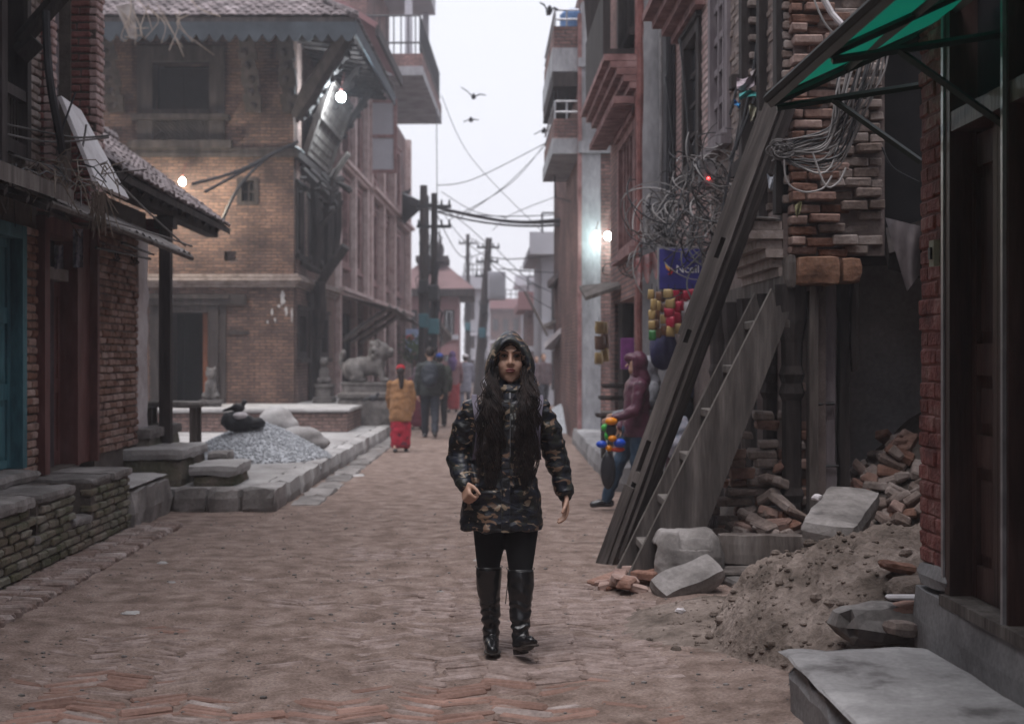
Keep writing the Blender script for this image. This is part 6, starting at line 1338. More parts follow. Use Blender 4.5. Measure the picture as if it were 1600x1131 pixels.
def plank_obj(nm, A, B, m_, n_, hu, hv, holes=(), seg=26, mt='plank'):
    """beam built of sections so that mortises are real gaps in its face"""
    L_ = (B - A).length; d = (B - A).normalized(); q = MB(); cuts = sorted({0, L_, *[h for hh in holes for h in hh]})
    for i in range(len(cuts) - 1):
        s0, s1 = cuts[i], cuts[i + 1]; mid = (s0 + s1) / 2; a_, b_ = A + d * s0, A + d * s1
        if any(h0 < mid < h1 for h0, h1 in holes):
            for sg in (-1, 1): obox(q, a_ + m_ * (sg * hu * .66), b_ + m_ * (sg * hu * .66), m_, n_, hu * .34, hv)
            obox(q, a_ - n_ * hv * .8, b_ - n_ * hv * .8, m_, n_, hu * .3, hv * .2)
        else:
            k = max(1, int((s1 - s0) / .2))
            for j in range(k): obox(q, a_.lerp(b_, j / k), a_.lerp(b_, (j + 1) / k), m_, n_, hu, hv)
    M = Matrix((m_, n_, d)).transposed().to_4x4(); M.translation = A; Mi = M.inverted()
    me = MB(); me.v = [tuple(Mi @ Vector(v)) for v in q.v]; me.f = q.f; me.m = q.m; mesh = me.fixed(nm)
    for v in mesh.vertices: v.co += Vector((mnoise.noise(v.co * 3) * .006, mnoise.noise(v.co * 3 + Vector((5, 0, 0))) * .006, 0))
    mesh.materials.append(Mt[mt]); o = bpy.data.objects.new(nm, mesh); COL.objects.link(o)
    o.location = A; o.rotation_euler = M.to_3x3().to_euler() if M.to_3x3().determinant() > 0 else M.to_3x3().to_euler(); return o
def beam_part(nm, parent, *a, **k): o = plank_obj(nm, *a, **k); adopt(o, parent); return o
if m_.cross(n_).dot(d) < 0: m_ = -m_
beam_part('main_timber', bm_, A, B, m_, n_, .066, .085, ((.52, .66), (.74, .98), (1.72, 1.82), (2.35, 2.5)))
mm = m_ if m_.x > 0 else -m_
beam_part('edge_strip', bm_, A + mm * .085 + d * .1, B + mm * .085, m_, n_, .014, .055)
o_ = mm * -.105 - n_ * .03
beam_part('thin_timber', bm_, A + o_ + d * 1.75, B + o_ - d * .1, m_, n_, .035, .045)
beam_part('short_batten', bm_, A + n_ * .09 - mm * .02, A + n_ * .085 + mm * .0 + d * .62, m_, n_, .045, .012)
# steep stair: two wide stringers with treads
st = thing('wooden_stair', (1.1, 9.6, 0), 'steep plank stair with wide side boards leaning beside the timber beam', 'stair')
poly = [(x_ + .035, z_) for x_, z_ in [(.885, -.02), (1.29, -.02), (1.66, .94), (1.97, 1.74), (1.985, 1.8), (1.935, 1.79), (1.925, 1.84), (1.9, 1.83), (1.87, 1.95), (1.4, 1.02)]]
for y0 in (9.38, 9.95):
    q = MB(); n2 = len(poly); q.add([(x, y0, z) for x, z in poly] + [(x, y0 + .045, z) for x, z in poly], [tuple(range(n2)), tuple(range(2 * n2 - 1, n2 - 1, -1))] + [(i, n2 + i, n2 + (i + 1) % n2, (i + 1) % n2) for i in range(n2)]); sb_ = q.build('side_board', Mt['plank'], st); q = MB(); q.tube([(x, y0 + .022, z) for x, z in (poly[0], poly[9], poly[8])], .007, 4); q.build('worn_edge', Mt['pale_wood'], sb_)
for k in range(6):
    z = .22 + k * .3; x = .965 + z * .505; q = MB(); q.bbox(x - .01, x + .2, 9.426, 9.949, z - .03, z + .025, .006); q.build('tread', Mt['pale_wood'], st)

# ================================================================ stones, bricks and earth of the collapsed house
def stone(name, c, d, rot, m, label, cat='stone', seed=1.0, amp=.02, rnd=.03, seg=.06):
    q = MB(); M = Matrix.Translation(Vector(c)) @ Euler(rot).to_matrix().to_4x4()
    rough(q, -d[0] / 2, d[0] / 2, -d[1] / 2, d[1] / 2, -d[2] / 2, d[2] / 2, seg=seg, amp=amp, rnd=rnd, M=M, seed=seed); return solid(name, q, Mt[m], label, cat, smooth=False)
# carved stone block: chamfered drum with sunk face
q = MB(); cx, cyy = 1.325, 9.3
pr = [(0, .2), (.05, .235), (.2, .235), (.26, .225), (.33, .2), (.375, .17)]
q.loft([[Vector((cx + r_ * s * 1.0 * math.copysign(abs(math.cos(t)) ** .45, math.cos(t)), cyy + r_ * s * .9 * math.copysign(abs(math.sin(t)) ** .45, math.sin(t)), z)) for t in [i * 2 * math.pi / 32 for i in range(32)] for s in (1.0,)] for z, r_ in pr])
sm = remesh(q, .014, 3, 'stone_block')
for v in sm.vertices:                                        # sunk panel on the street side, groove on top
    x, y, z = v.co.x - cx, v.co.y - cyy, v.co.z
    if x < -.16 and abs(y + .02) < .12 and .08 < z < .28: v.co.x += .05
    if y < -.1 and z > .27 and abs(x - .03) < .1: v.co.z -= .045
    v.co += mnoise.noise_vector(v.co * 9) * .012 + mnoise.noise_vector(v.co * 30) * .004
o = link('carved_stone', sm, Mt['stone']); tag(o, 'chunky carved stone block with rounded corners at the stair foot', 'stone')
stone('stone_slab', (1.27, 8.85, .11), (.44, .22, .13), (.5, -.36, .25), 'stone', 'pale slab tilted against the carved stone block', amp=.012, rnd=.015)
stone('timber_block', (1.9, 9.35, .24), (.72, .16, .2), (0, .02, -.03), 'wood', 'thick dark timber lying across the rubble', 'timber', 2, .006, .01)
stone('timber_block', (1.72, 9.2, .12), (.5, .3, .035), (.02, 0, .05), 'wood', 'flat plank under the thick dark timber', 'plank', 3, .006, .008)
stone('stone_slab', (1.66, 9.0, .07), (.2, .26, .06), (.05, .05, .4), 'stone', 'flat slab piece left of the squared block', seed=4, amp=.008, rnd=.01)
stone('stone_slab', (1.83, 8.9, .07), (.3, .18, .13), (.0, .0, .1), 'stone', 'squared block in front of the flat plank', seed=5, amp=.008, rnd=.012)
stone('stone_slab', (2.27, 9.0, .5), (.34, .95, .15), (.16, .1, -.42), 'stone', 'long grey slab sloping down before the carved post', seed=6, amp=.014, rnd=.02, seg=.09)
stone('round_stone', (1.77, 6.42, .3), (.4, .26, .15), (.05, -.02, .1), 'stone', 'rounded brown stone behind the doorstep slab', seed=7, amp=.03, rnd=.06)
stone('stone_slab', (1.98, 6.62, .42), (.26, .2, .1), (.1, -.05, .2), 'mound', 'earthy block above the tilted brick beside the pillar', seed=8)
stone('loose_brick', (1.93, 6.4, .37), (.22, .1, .065), (.1, -.22, .05), 'brick', 'tilted red brick with a paper scrap beside the pillar', 'brick', 9, .006, .008, .04)
stone('loose_brick', (1.98, 6.75, .5), (.2, .1, .05), (.1, .16, .1), 'brick', 'thin brick shard topmost on the heap by the pillar', 'brick', 10, .008, .01, .04)
stone('loose_brick', (1.85, 6.27, .3), (.15, .1, .07), (0, .1, .3), 'brick_grey', 'small grey brick end below the tilted red brick', 'brick', 11, .008, .01, .04)
stone('round_stone', (2.0, 6.28, .32), (.16, .12, .13), (.3, .2, .3), 'stone', 'angular stone wedged between tilted brick and pillar base', seed=12, amp=.02, rnd=.03, seg=.04)
q = MB(); q.bbox(1.8, 1.97, 6.32, 6.38, .415, .435, .008, M=None); solid('paper_scrap', q, Mt['white'], 'folded white paper lying on the tilted red brick', 'paper')
for (px, py, Y, z, s_, lb) in ((1277, 785, 8.75, .635, .035, 'crumpled white wrapper on the sloping grey slab'), (1271, 962, 6.5, None, .02, 'small white scrap on the earth mound'), (1063, 957, 8.0, None, .03, 'pale scrap on the dirt below the tilted slab')):
    p = P(px, py, Y); z = mh(p.x, Y) + .015 if z is None else z; q = MB(); q.ell((p.x, Y, z), (s_, s_ * .7, s_ * .6), 8, 6); me = q.fixed('paper_scrap'); displace(me, lambda co, n_: .012 * mnoise.noise(co * 60)); o = link('paper_scrap', me, Mt['white']); tag(o, lb, 'paper')
# loose bricks
rr = random.Random(71)
BR = {k: brickset(Mt[k], .215, .105, .062, n=6, b=.007, jit=.008) for k in ('brick', 'brick_grey')}
def loose(pos, rot, label, group, kind=None, sc_=1.0):
    k = kind or rr.choice(('brick', 'brick_grey', 'brick_grey')); o = put(rr.choice(BR[k]), 'loose_brick', pos, rot, (sc_ * rr.uniform(.6, 1.0), sc_, sc_ * rr.uniform(.9, 1.1))); return tag(o, label, 'brick', group)
# stack against the shopfront
base = MB()
def sh_(x, y): return max(0, .98 * (1 - ((x - 2.15) / .62) ** 2) * (1 - ((y - 10.35) / .6) ** 2)) if x < 2.15 else max(0, .98 * (1 - ((y - 10.35) / .6) ** 2))
base.sheet(24, 20, lambda u, v: (lambda x, y: (x, y, -.02 + .8 * sh_(x, y) + .03 * nz(x, y, 2, 8)))(1.45 + .95 * u, 9.7 + 1.25 * v)); o = base.build('rubble', Mt['mortar']); tag(o, 'dark rubble under the stacked bricks by the shopfront', 'rubble', kind='stuff')
for row in range(20):
    z = .1 + row * .066
    for col in range(4):
        if z > (.62, .95, 1.2, 1.3)[col] + rr.uniform(-.05, .05) or rr.random() < .06: continue
        x = 1.6 + col * .19 + rr.uniform(-.04, .04); loose((x, 9.93 + rr.uniform(-.04, .04), z), (rr.uniform(-.06, .06), rr.uniform(-.07, .07), rr.uniform(-.2, .2)), 'old brick in the uneven stack beside the carved post', 'bricks stacked at the shopfront', sc_=1.02)
for i in range(64):
    x = rr.uniform(1.48, 2.12); y = rr.uniform(9.5, 9.9); z = .06 + .8 * max(.05, sh_(x, y + .35)) * rr.uniform(.35, .95)
    loose((x, y, z), (rr.uniform(-.5, .5), rr.uniform(-.55, .55), rr.uniform(-1.2, 1.2)), 'loose brick tumbled below the shopfront stack', 'bricks tumbled below the stack')
for i in range(16):
    x, y = rr.uniform(.75, 1.1), rr.uniform(8.95, 9.5); loose((x, y, rz(x, y) + .02 + (.05 if i > 9 else 0)), (rr.uniform(-.25, .25), rr.uniform(-.25, .25), rr.uniform(-1.5, 1.5)), 'broken brick at the foot of the leaning beam', 'broken bricks at the beam foot', 'brick', .85)
# heap in the dark opening
hb = MB()
def hh_(x, y): return max(0, (.42 + .95 * (x - 2.5)) * min(1, (y - 9.25) / .75))
hb.sheet(20, 20, lambda u, v: (lambda x, y: (x, y, -.02 + .92 * hh_(x, y) + .04 * nz(x, y, 2, 7)))(2.4 + 1.2 * u, 9.2 + 1.65 * v)); o = hb.build('rubble', Mt['mortar']); tag(o, 'dark rubble filling the opening beside the red pillar', 'rubble', kind='stuff')
for i in range(120):
    y = 9.3 + 1.3 * rr.random(); x = rr.uniform(2.38, 3.05); z = hh_(x, y) * .92 + rr.uniform(-.02, .05)
    loose((x, y, z + .02), (rr.uniform(-.7, .7), rr.uniform(-.7, .7), rr.uniform(-1.6, 1.6)), 'loose brick heaped in the dark opening by the red pillar', 'bricks heaped in the opening')
# roof tiles standing on edge by the stair
for k in range(6):
    q = MB(); M = Matrix.Translation((1.5 + k * .022, 9.95, .27)) @ Euler((0, .12 - .02 * k, .1)).to_matrix().to_4x4(); q.bbox(-.009, .009, -.1, .1, -.13, .13, .004, M=M, jit=.003); solid('roof_tile', q, Mt['tile'], 'old clay tile standing on edge beside the stair', 'tile', 'tiles standing beside the stair')

# ================================================================ shop signs and goods
sg = thing('shop_sign', (1.86, 13.4, 2.3), 'dark blue shop sign with orange mark and white lettering', 'sign')
x0, x1, z0, z1 = 1.66, 2.06, 2.14, 2.52
q = MB(); q.bbox(x0, x1, 13.38, 13.46, z0, z1, .006); q.build('panel', plain('sign_blue', (.035, .032, .21), .5), sg)
q = MB(); q.box(x0 - .012, x1 + .012, 13.4, 13.45, z1 + .001, z1 + .02); q.box(x0 - .012, x0 - .001, 13.4, 13.45, z0, z1); q.build('frame', Mt['metal'], sg)
for tri, c in ((((.05, .235), (.115, .2), (.1, .185), (.06, .2)), (.8, .42, .1)), (((.06, .195), (.12, .178), (.1, .16), (.085, .175)), (.75, .2, .05)), (((.115, .2), (.135, .175), (.105, .135), (.075, .14), (.1, .165)), (.55, .03, .05))):
    q = MB(); n2 = len(tri); q.add([(x0 + a, 13.374, z0 + b) for a, b in tri] + [(x0 + a, 13.379, z0 + b) for a, b in tri], [tuple(range(n2))] + [(i, (i + 1) % n2, n2 + (i + 1) % n2, n2 + i) for i in range(n2)]); q.build('emblem', plain('emblem', c, .5), sg)
fc = bpy.data.curves.new('lettering', 'FONT'); fc.body = 'Ncell'; fc.size = .105; fc.extrude = .003; fo = bpy.data.objects.new('tmpt', fc); COL.objects.link(fo)
dg = bpy.context.evaluated_depsgraph_get(); dg.update(); tm = bpy.data.meshes.new_from_object(fo.evaluated_get(dg), depsgraph=dg); bpy.data.objects.remove(fo)
tm.transform(Matrix.Translation((x0 + .15, 13.372, z0 + .155)) @ Matrix.Rotation(math.pi / 2, 4, 'X')); tm.materials.clear(); link('lettering', tm, plain('white_print', (.75, .75, .78), .5), sg)
# strings of snack packets
def packets(px, py0, py1, Y, step, cols, label, wpx=9, seed=1):
    t = thing('snack_string', P(px, py0, Y), label, 'snack packets'); r_ = random.Random(seed); top, bot = P(px, py0, Y), P(px, py1, Y)
    q = MB(); q.tube([top + Vector((0, .01, .05)), bot], .004, 4); q.build('string', Mt['rubber'], t)
    n_ = max(2, int((bot - top).length / step)); w_ = wpx * Y / FPX
    for k in range(n_):
        c = top.lerp(bot, (k + .5) / n_) + Vector((r_.uniform(-.015, .015), r_.uniform(-.02, 0), 0)); q = MB(); a_ = r_.uniform(-.5, .5)
        M = Matrix.Rotation(a_, 3, 'Z'); hh = step * .5
        hh *= r_.uniform(1.0, 1.25); q.loft([[c + M @ Vector((w_ * f * 1.15 * cx_ + z * r_.uniform(-.15, .15), w_ * .3 * g * cy_, z)) for cx_, cy_ in ((-1, 0), (-.6, -1), (.6, -1), (1, 0), (.6, 1), (-.6, 1))] for z, f, g in ((-hh, .9, .08), (-hh * .7, .95, .7), (0, 1, 1), (hh * .7, .95, .7), (hh, .9, .08))])
        q.build('packet', cols[r_.randrange(len(cols))], t, True)
PK = lambda n_, c: plain(n_, c, .42, .1, .5)
rd_, gr, gd, wh, br = PK('red_foil', (.4, .015, .05)), PK('green_foil', (.04, .2, .05)), PK('gold_foil', (.4, .28, .12)), PK('silver_foil', (.5, .48, .5)), PK('brown_foil', (.14, .07, .04))
ps = ['outermost string of green and gold snack packets under the blue sign', 'second string from the outside, brown and gold packets', 'third string from the outside, brown packets', 'fourth string under the blue sign, large red packets', 'fifth string under the blue sign, red and gold packets', 'sixth string under the blue sign, red and silver packets', 'seventh string under the blue sign, red packets', 'innermost string of red packets closest to the leaning beam']
for k_, (px_, y0_, y1_, w_, cs_) in enumerate(((1019, 452, 532, 5, [gr, gd, gd]), (1027, 456, 528, 5, [br, gd, br]), (1035, 455, 525, 5, [br, br, gd]), (1045, 452, 525, 7, [rd_, rd_, gd]), (1055, 454, 522, 7, [rd_, gd, rd_]), (1065, 452, 518, 6, [rd_, wh, rd_]), (1074, 452, 508, 6, [rd_, rd_, wh]), (1082, 452, 500, 5, [rd_, wh, br]))): packets(px_, y0_, y1_, 13.3 + .07 * (k_ % 3), .085, cs_, ps[k_], w_, k_ + 1)
packets(936, 500, 572, 19.3, .16, [gd, gd, br], 'string of gold packets hanging by the awning post', 7, 6); packets(944, 502, 565, 19.4, .16, [gd, gd, br], 'second string of gold packets by the awning post', 6, 7)
# fringed pink banner
q = MB(); q.sheet(24, 6, lambda u, v: tuple(P(990 + 44 * u, 406 - 18 * u + (22 + 24 * abs(math.sin(u * 9.5))) * v, 14.6 + .04 * math.sin(u * 20) + .03 * v)))
solid('cloth_banner', q, mat('pink_banner', [(.28, .2, .21), (.42, .28, .28), (.4, .13, .13)], scale=14, bump=.1, rnd=0), 'faded pink zigzag banner hanging beside the blue sign', 'banner')
# purple board, dark blue folded umbrella, shop counter, sacks
q = MB(); c0_ = P(970, 577, 17.0); c1_ = P(1012, 528, 17.0); q.bbox(c0_.x, c1_.x, 17.0, 17.05, c0_.z, c1_.z, .005); solid('purple_board', q, plain('purple_board', (.2, .045, .2), .5), 'plain purple advertising board behind the maroon jacket', 'board')
q = MB(); c = P(1036, 545, 13.75); q.ell(c, (.14, .14, .2), 16, 10); q.ell(c + Vector((.03, 0, .12)), (.09, .1, .1)); um = remesh(q, .015, 4); displace(um, lambda co, n_: .02 * mnoise.noise(Vector((co.x * 14, co.y * 14, co.z * 3)))); o = link('cloth_bundle', um, CL('navy_cloth', (.03, .03, .085), .7)); tag(o, 'dark navy cloth bundle hanging under the snack strings', 'cloth')
q = MB()
for (px, py, r_) in ((1062, 668, .1), (1058, 695, .12), (1068, 705, .12)): q.ell(P(px, py, 13.0), (r_, r_, r_ * 1.2))
sk = remesh(q, .02, 3); displace(sk, lambda co, n_: .02 * mnoise.noise(co * 16)); o = link('plastic_sack', sk, mat('pale_sack', [(.2, .24, .3), (.4, .36, .4)], scale=10, bump=.2, rnd=0)); tag(o, 'pale plastic sacks glimpsed between beam and stair', 'sack')
ct = thing('shop_counter', (1.6, 16.5, .28), 'small wooden counter with trays beside the maroon jacket', 'counter')
q = MB(); q.box(1.42, 1.85, 16.2, 17.2, .8, .86); q.build('top', Mt['wood'], ct)
for (x, y) in ((1.45, 16.25), (1.8, 16.25), (1.45, 17.15), (1.8, 17.15)): q = MB(); q.box(x - .03, x + .03, y - .03, y + .03, .29, .8); q.build('leg', Mt['wood_d'], ct)
for k, (px, py) in enumerate(((950, 652), (960, 606), (955, 625))): q = MB(); c = P(px, py, 16.4); q.tube([c, c + Vector((0, 0, .02)), c + Vector((0, 0, .05))], [.12, .15, .15], 12); q.build('tray', Mt['wood_d'], ct)
# bright plastic toys carried by the shopper
ty = thing('plastic_toys', P(955, 690, 13.35), 'cluster of bright orange, blue and green plastic toys in hand', 'toys')
for nm, c, blobs in (('orange_piece', (.75, .25, .01), ((955, 658, 10, 6), (957, 685, 7, 5), (952, 700, 6, 5))), ('green_piece', (.05, .4, .06), ((945, 668, 6, 6), (948, 680, 4, 8))), ('blue_piece', (.01, .07, .5), ((940, 694, 9, 6), (968, 692, 10, 7))), ('red_piece', (.6, .06, .02), ((965, 702, 12, 4),)), ('black_piece', (.02, .02, .025), ((955, 672, 9, 12), (950, 735, 12, 30)))):
    q = MB()
    for px, py, a, b_ in blobs: q.ell(P(px, py, 13.35 + R.uniform(-.05, .05)), (a * 13.3 / FPX, .035, b_ * 13.3 / FPX), 12, 8)
    q.build(nm, plain('toy_' + nm, c, .35), ty, True)

# ================================================================ cables on the ruined house
def tangle(c, rad, n, m, label, rcab=.005, seed=1, loops=True, drop=.0):
    t = thing('cable_tangle', c, label, 'cables'); r_ = random.Random(seed)
    for g_ in range(3):
        q = MB()
        for i in range(n // 3):
            p = c + Vector((r_.gauss(0, rad[0]) * .5, r_.gauss(0, rad[1]) * .5, r_.gauss(0, rad[2]) * .5)); ax = Vector((r_.uniform(-1, 1), r_.uniform(-.6, .6), r_.uniform(-1, 1))).normalized(); bx = ax.orthogonal().normalized(); cr = r_.uniform(.06, .3) * (1 if r_.random() < .75 else .4); a0, a1 = r_.uniform(0, 6.3), r_.uniform(.8, 3.2)
            q.tube([p + ax * cr * math.cos(a0 + a1 * k / 12) + bx * cr * 1.2 * math.sin(a0 + a1 * k / 12) - Vector((0, 0, drop * k / 12)) for k in range(13)], rcab * r_.uniform(.7, 1.3), 4)
        o2 = q.build('cable', Mt[m[g_ % len(m)]], t); o2['kind'] = 'stuff'
    return t
tangle(P(1130, 280, 11.6) + Vector((-.1, 0, 0)), (.3, .2, .3), 96, ('cable_m', 'rubber', 'cable_w'), 'tangle of black and grey cables around the meter box', seed=3)
tangle(P(1055, 335, 13.6), (.3, .3, .38), 190, ('cable_w', 'cable_m', 'rubber'), 'mop of pale cable ends above the blue sign', seed=4, rcab=.006, drop=.12)
tangle(P(1112, 350, 12.4), (.3, .3, .45), 80, ('rubber', 'cable_m', 'rubber'), 'dark snarl of cables hanging below the meter box', seed=5, rcab=.007, drop=.15)
tangle(P(1000, 412, 15.2), (.3, .3, .1), 24, ('rubber', 'cable_m', 'cable_w'), 'loose coils lying on the shop awning edge', seed=6, rcab=.006)
mbx = thing('meter_box', P(1105, 285, 11.8), 'small dark meter box with a red light among the cables', 'meter box')
q = MB(); c = P(1105, 272, 11.75); q.bbox(c.x - .07, c.x + .07, 11.7, 11.8, c.z - .12, c.z + .12, .01, M=None); q.build('case', Mt['concrete'], mbx)
q = MB(); q.ell(P(1107, 279, 11.68), .012, 8, 6); q.build('indicator', glow('red_indicator', (1, .02, .02), 6), mbx)
q = MB(); q.bbox(c.x + .12, c.x + .4, 11.3, 11.42, c.z + .62, c.z + .74, .01); q.build('bracket_box', Mt['wood_d'], mbx)
# draped harness in front of the torn wall end
hn2 = thing('cable_harness', P(1280, 220, 9.4), 'thick harness of grey cables draped across the torn wall end', 'cables'); r_ = random.Random(12)
for i in range(34):
    a_ = P(1208 + r_.uniform(-6, 10), 235 + r_.uniform(-14, 18), 9.35); b_ = P(1345 + r_.uniform(-40, 30), 130 + r_.uniform(-18, 18), 9.3 + r_.uniform(-.1, .1)); k = r_.uniform(0, 1)
    m1_ = P(1245 + r_.uniform(-10, 10), 262 - 40 * k + r_.uniform(-6, 10), 9.32); m2_ = P(1300 + r_.uniform(-10, 20), 262 - 70 * k + r_.uniform(-8, 14), 9.3)
    q = MB(); q.tube(sag([a_, m1_, m2_, b_, b_ + Vector((.1, .1, .35))], 6), r_.uniform(.004, .008), 5); q.build('cable', Mt[r_.choice(('cable_m', 'cable_m', 'cable_m', 'cable_w', 'rubber'))], hn2)
for i in range(12):
    c = P(1212 + r_.uniform(-6, 18), 236 + r_.uniform(-10, 12), 9.3); q = MB(); rad = r_.uniform(.04, .07); q.tube([c + Vector((rad * math.cos(t), r_.uniform(-.01, .01), rad * .7 * math.sin(t))) for t in [k * .6 for k in range(11)]], .005, 4); q.build('coil', Mt[r_.choice(('cable_w', 'cable_m'))], hn2)
for pts in (((1225, 250), (1230, 285), (1255, 300), (1285, 295), (1300, 275)), ((1270, 240), (1290, 290), (1310, 285), (1322, 262)), ((1378, 230), (1395, 262), (1436, 285))): q = MB(); q.tube(sag([P(x, y, 9.25) for x, y in pts], 6), .0065, 5); q.build('loop', Mt['cable_w' if pts[0][0] < 1300 else 'rubber'], hn2)
q = MB(); q.tube([P(1282, -10, 9.5), P(1300, 22, 9.5), P(1333, 58, 9.45)], .022, 8); solid('conduit', q, Mt['white'], 'pale ribbed conduit crossing the torn wall top', 'pipe')
q = MB(); q.tube(sag([P(1270, -5, 9.5), P(1285, 30, 9.5), P(1300, 50, 9.5), P(1322, 66, 9.5)]), .007, 5); solid('thin_conduit', q, Mt['cable_w'], 'thin pale cable beside the ribbed conduit', 'cable')
for k, (x0p, y0p, x1p, y1p, Y) in enumerate(((1190, 0, 1150, 235, 10.9), (1180, 0, 1128, 330, 11.4), (1172, 0, 1140, 180, 11.3), (1205, 60, 1140, 250, 10.8), (1062, 60, 1075, 330, 13.2), (1040, 120, 1052, 340, 14.4))):
    q = MB(); q.tube(sag([P(x0p, y0p, Y), P((x0p + x1p) / 2 + 6, (y0p + y1p) / 2, Y), P(x1p, y1p, Y)]), .011, 5); solid('drop_cable', q, Mt['rubber'], ['black cable dropping left of the dark opening', 'longest black cable slanting down to the meter box', 'black cable crossing the lattice window edge', 'black cable slanting behind the beam top', 'cable hanging down the pink brick beside the far window', 'cable hanging along the grey end wall'][k], 'cable')
# rags and plastic caught on the wires
for k, (px, py, w_, h_, c, lb) in enumerate(((1165, 130, 14, 9, (.36, .3, .33), 'pale pink rag snagged on the wires'), (1180, 115, 9, 6, (.3, .26, .26), 'grey rag snagged above the pink one'), (1170, 149, 15, 5, (.08, .4, .38), 'turquoise plastic strip caught on the wires'), (1176, 178, 6, 13, (.42, .4, .3), 'cream plastic bag hanging below the turquoise strip'), (1152, 163, 5, 4, (.03, .2, .45), 'scrap of blue plastic on the wires'), (1204, 285, 6, 11, (.4, .42, .46), 'white plastic bag hanging behind the beam'), (1182, 330, 12, 16, (.27, .22, .22), 'mauve rag on the cornice behind the beam'), (1247, 327, 6, 10, (.3, .28, .14), 'yellowish rag below the harness'))):
    Y = 10.6 if px < 1190 else 9.7; q = MB(); q.sheet(6, 6, lambda u, v: tuple(P(px + w_ * (u - .5) * 2 * (1 - .5 * v * (k % 2)), py + h_ * (v - .5) * 2 + 3 * math.sin(u * 5 + k), Y + .04 * math.sin(u * 7 + v * 5 + k)))); solid('rag', q, plain('rag_%d' % k, c, .7), lb, 'rag')

# ================================================================ left house clutter
hs_ = MB(); hs_.tube(sag([P(72, 18, 10.5), P(74, 80, 10.5), P(80, 140, 10.5), P(92, 205, 10.6), P(98, 240, 10.7)]), .03, 7); solid('black_hose', hs_, Mt['rubber'], 'black hose hanging down the near brick house', 'hose')
sw_ = thing('straw_nest', P(110, 270, 10.2), 'mess of dry straw and wires on the shelf roof below the white board', 'straw'); r_ = random.Random(21)
for g_, (mt, cnt) in enumerate((('straw', 46), ('cable_m', 20), ('rubber', 14))):
    q = MB()
    for i in range(cnt):
        c = P(r_.uniform(5, 175), 0, 10.2); c.y = r_.uniform(9.6, 10.6); c.z = 2.7 + r_.uniform(0, .16); L2 = r_.uniform(.12, .4); dv = Vector((r_.uniform(-.3, .6), r_.uniform(-.8, .8), r_.uniform(-.35, .2))).normalized()
        q.tube([c, c + dv * L2 * .5 + Vector((0, 0, r_.uniform(-.04, .06))), c + dv * L2 + Vector((0, 0, r_.uniform(-.15, .02)))], r_.uniform(.003, .006), 4)
    o = q.build('strands', Mt[mt], sw_); o['kind'] = 'stuff'
q = MB()
for i in range(30): c = P(150 + r_.uniform(-8, 14), 300, 10.6); q.tube([c, c + Vector((r_.uniform(-.1, .1), .1, -r_.uniform(.15, .35)))], .004, 4)
o = q.build('hanging_straw', Mt['straw'], sw_); o['kind'] = 'stuff'
for k, pts in enumerate((((-10, 190), (60, 205), (120, 215), (170, 212)), ((-10, 205), (80, 222), (170, 215)), ((-10, 232), (60, 255), (130, 270)), ((60, 325), (150, 340), (240, 365), (300, 385)), ((180, 280), (230, 330), (290, 385)), ((118, 145), (100, 195), (90, 235)), ((135, 195), (128, 235), (120, 250)))):
    q = MB(); q.tube(sag([P(x, y, 10.4 + .004 * x) for x, y in pts]), .008, 5); solid('slack_wire', q, Mt['cable_m' if k != 5 else 'rubber'], ['upper pale wire strung across the near brick house', 'second pale wire just under the upper one', 'third wire sagging lower over the shelf roof', 'wire running along the tin awning', 'wire slanting to the tiled shed', 'black cord tying the white board top', 'cord on the far edge of the white board'][k], 'wire')
cb = thing('slung_cable', P(400, 270, 24), 'black cables slung from the tiled shed to the old corner house', 'cable')
for k, pts in enumerate((((300, 288), (370, 268), (430, 238), (465, 222)), ((320, 300), (390, 262), (450, 230), (475, 240)), ((345, 350), (375, 290), (420, 245), (462, 225)))): q = MB(); q.tube(sag([P(x, y, 22 + .01 * x) for x, y in pts]), .03, 5); q.build('cable', Mt['rubber'], cb)
q = MB()
for i in range(16):
    r2 = random.Random(i); x0_, y0_ = r2.uniform(175, 300), r2.uniform(-5, 25); q.tube(sag([P(x0_, y0_, 25.5), P(x0_ + r2.uniform(-20, 30), y0_ + r2.uniform(15, 40), 25.4), P(x0_ + r2.uniform(-10, 50), y0_ + r2.uniform(30, 75), 25.4)]), .008, 4)
o = solid('dry_creeper', q, Mt['straw'], 'dry creeper stems hanging over the scalloped eave', 'creeper')
q = MB(); q.corners([P(180, 10, 25.5), P(210, 5, 25.5), P(215, 62, 25.5), P(202, 60, 25.5), P(180, 10, 25.54), P(210, 5, 25.54), P(215, 62, 25.54), P(202, 60, 25.54)]); solid('torn_flashing', q, Mt['tin'], 'torn pale tin flap at the broken end of the eave', 'tin sheet')
# transom ornaments of the maroon door
for k, (px, w_, y0, y1) in enumerate(((92, 7, 383, 420), (122, 8, 358, 418))):
    q = MB(); q.sheet(6, 8, lambda u, v: tuple(P(px - w_ + 2 * w_ * u, y0 + (y1 - y0) * v, 11.55 + .02 * math.sin(u * 8 + v * 3)))); solid('plastic_bag', q, mat('clear_bag_%d' % k, [(.1, .11, .16), (.4, .4, .46)], scale=24, bump=.3, rnd=0, rough=.3), ['smaller crumpled plastic bag over the maroon door', 'larger crumpled plastic bag over the maroon door'][k], 'plastic bag')

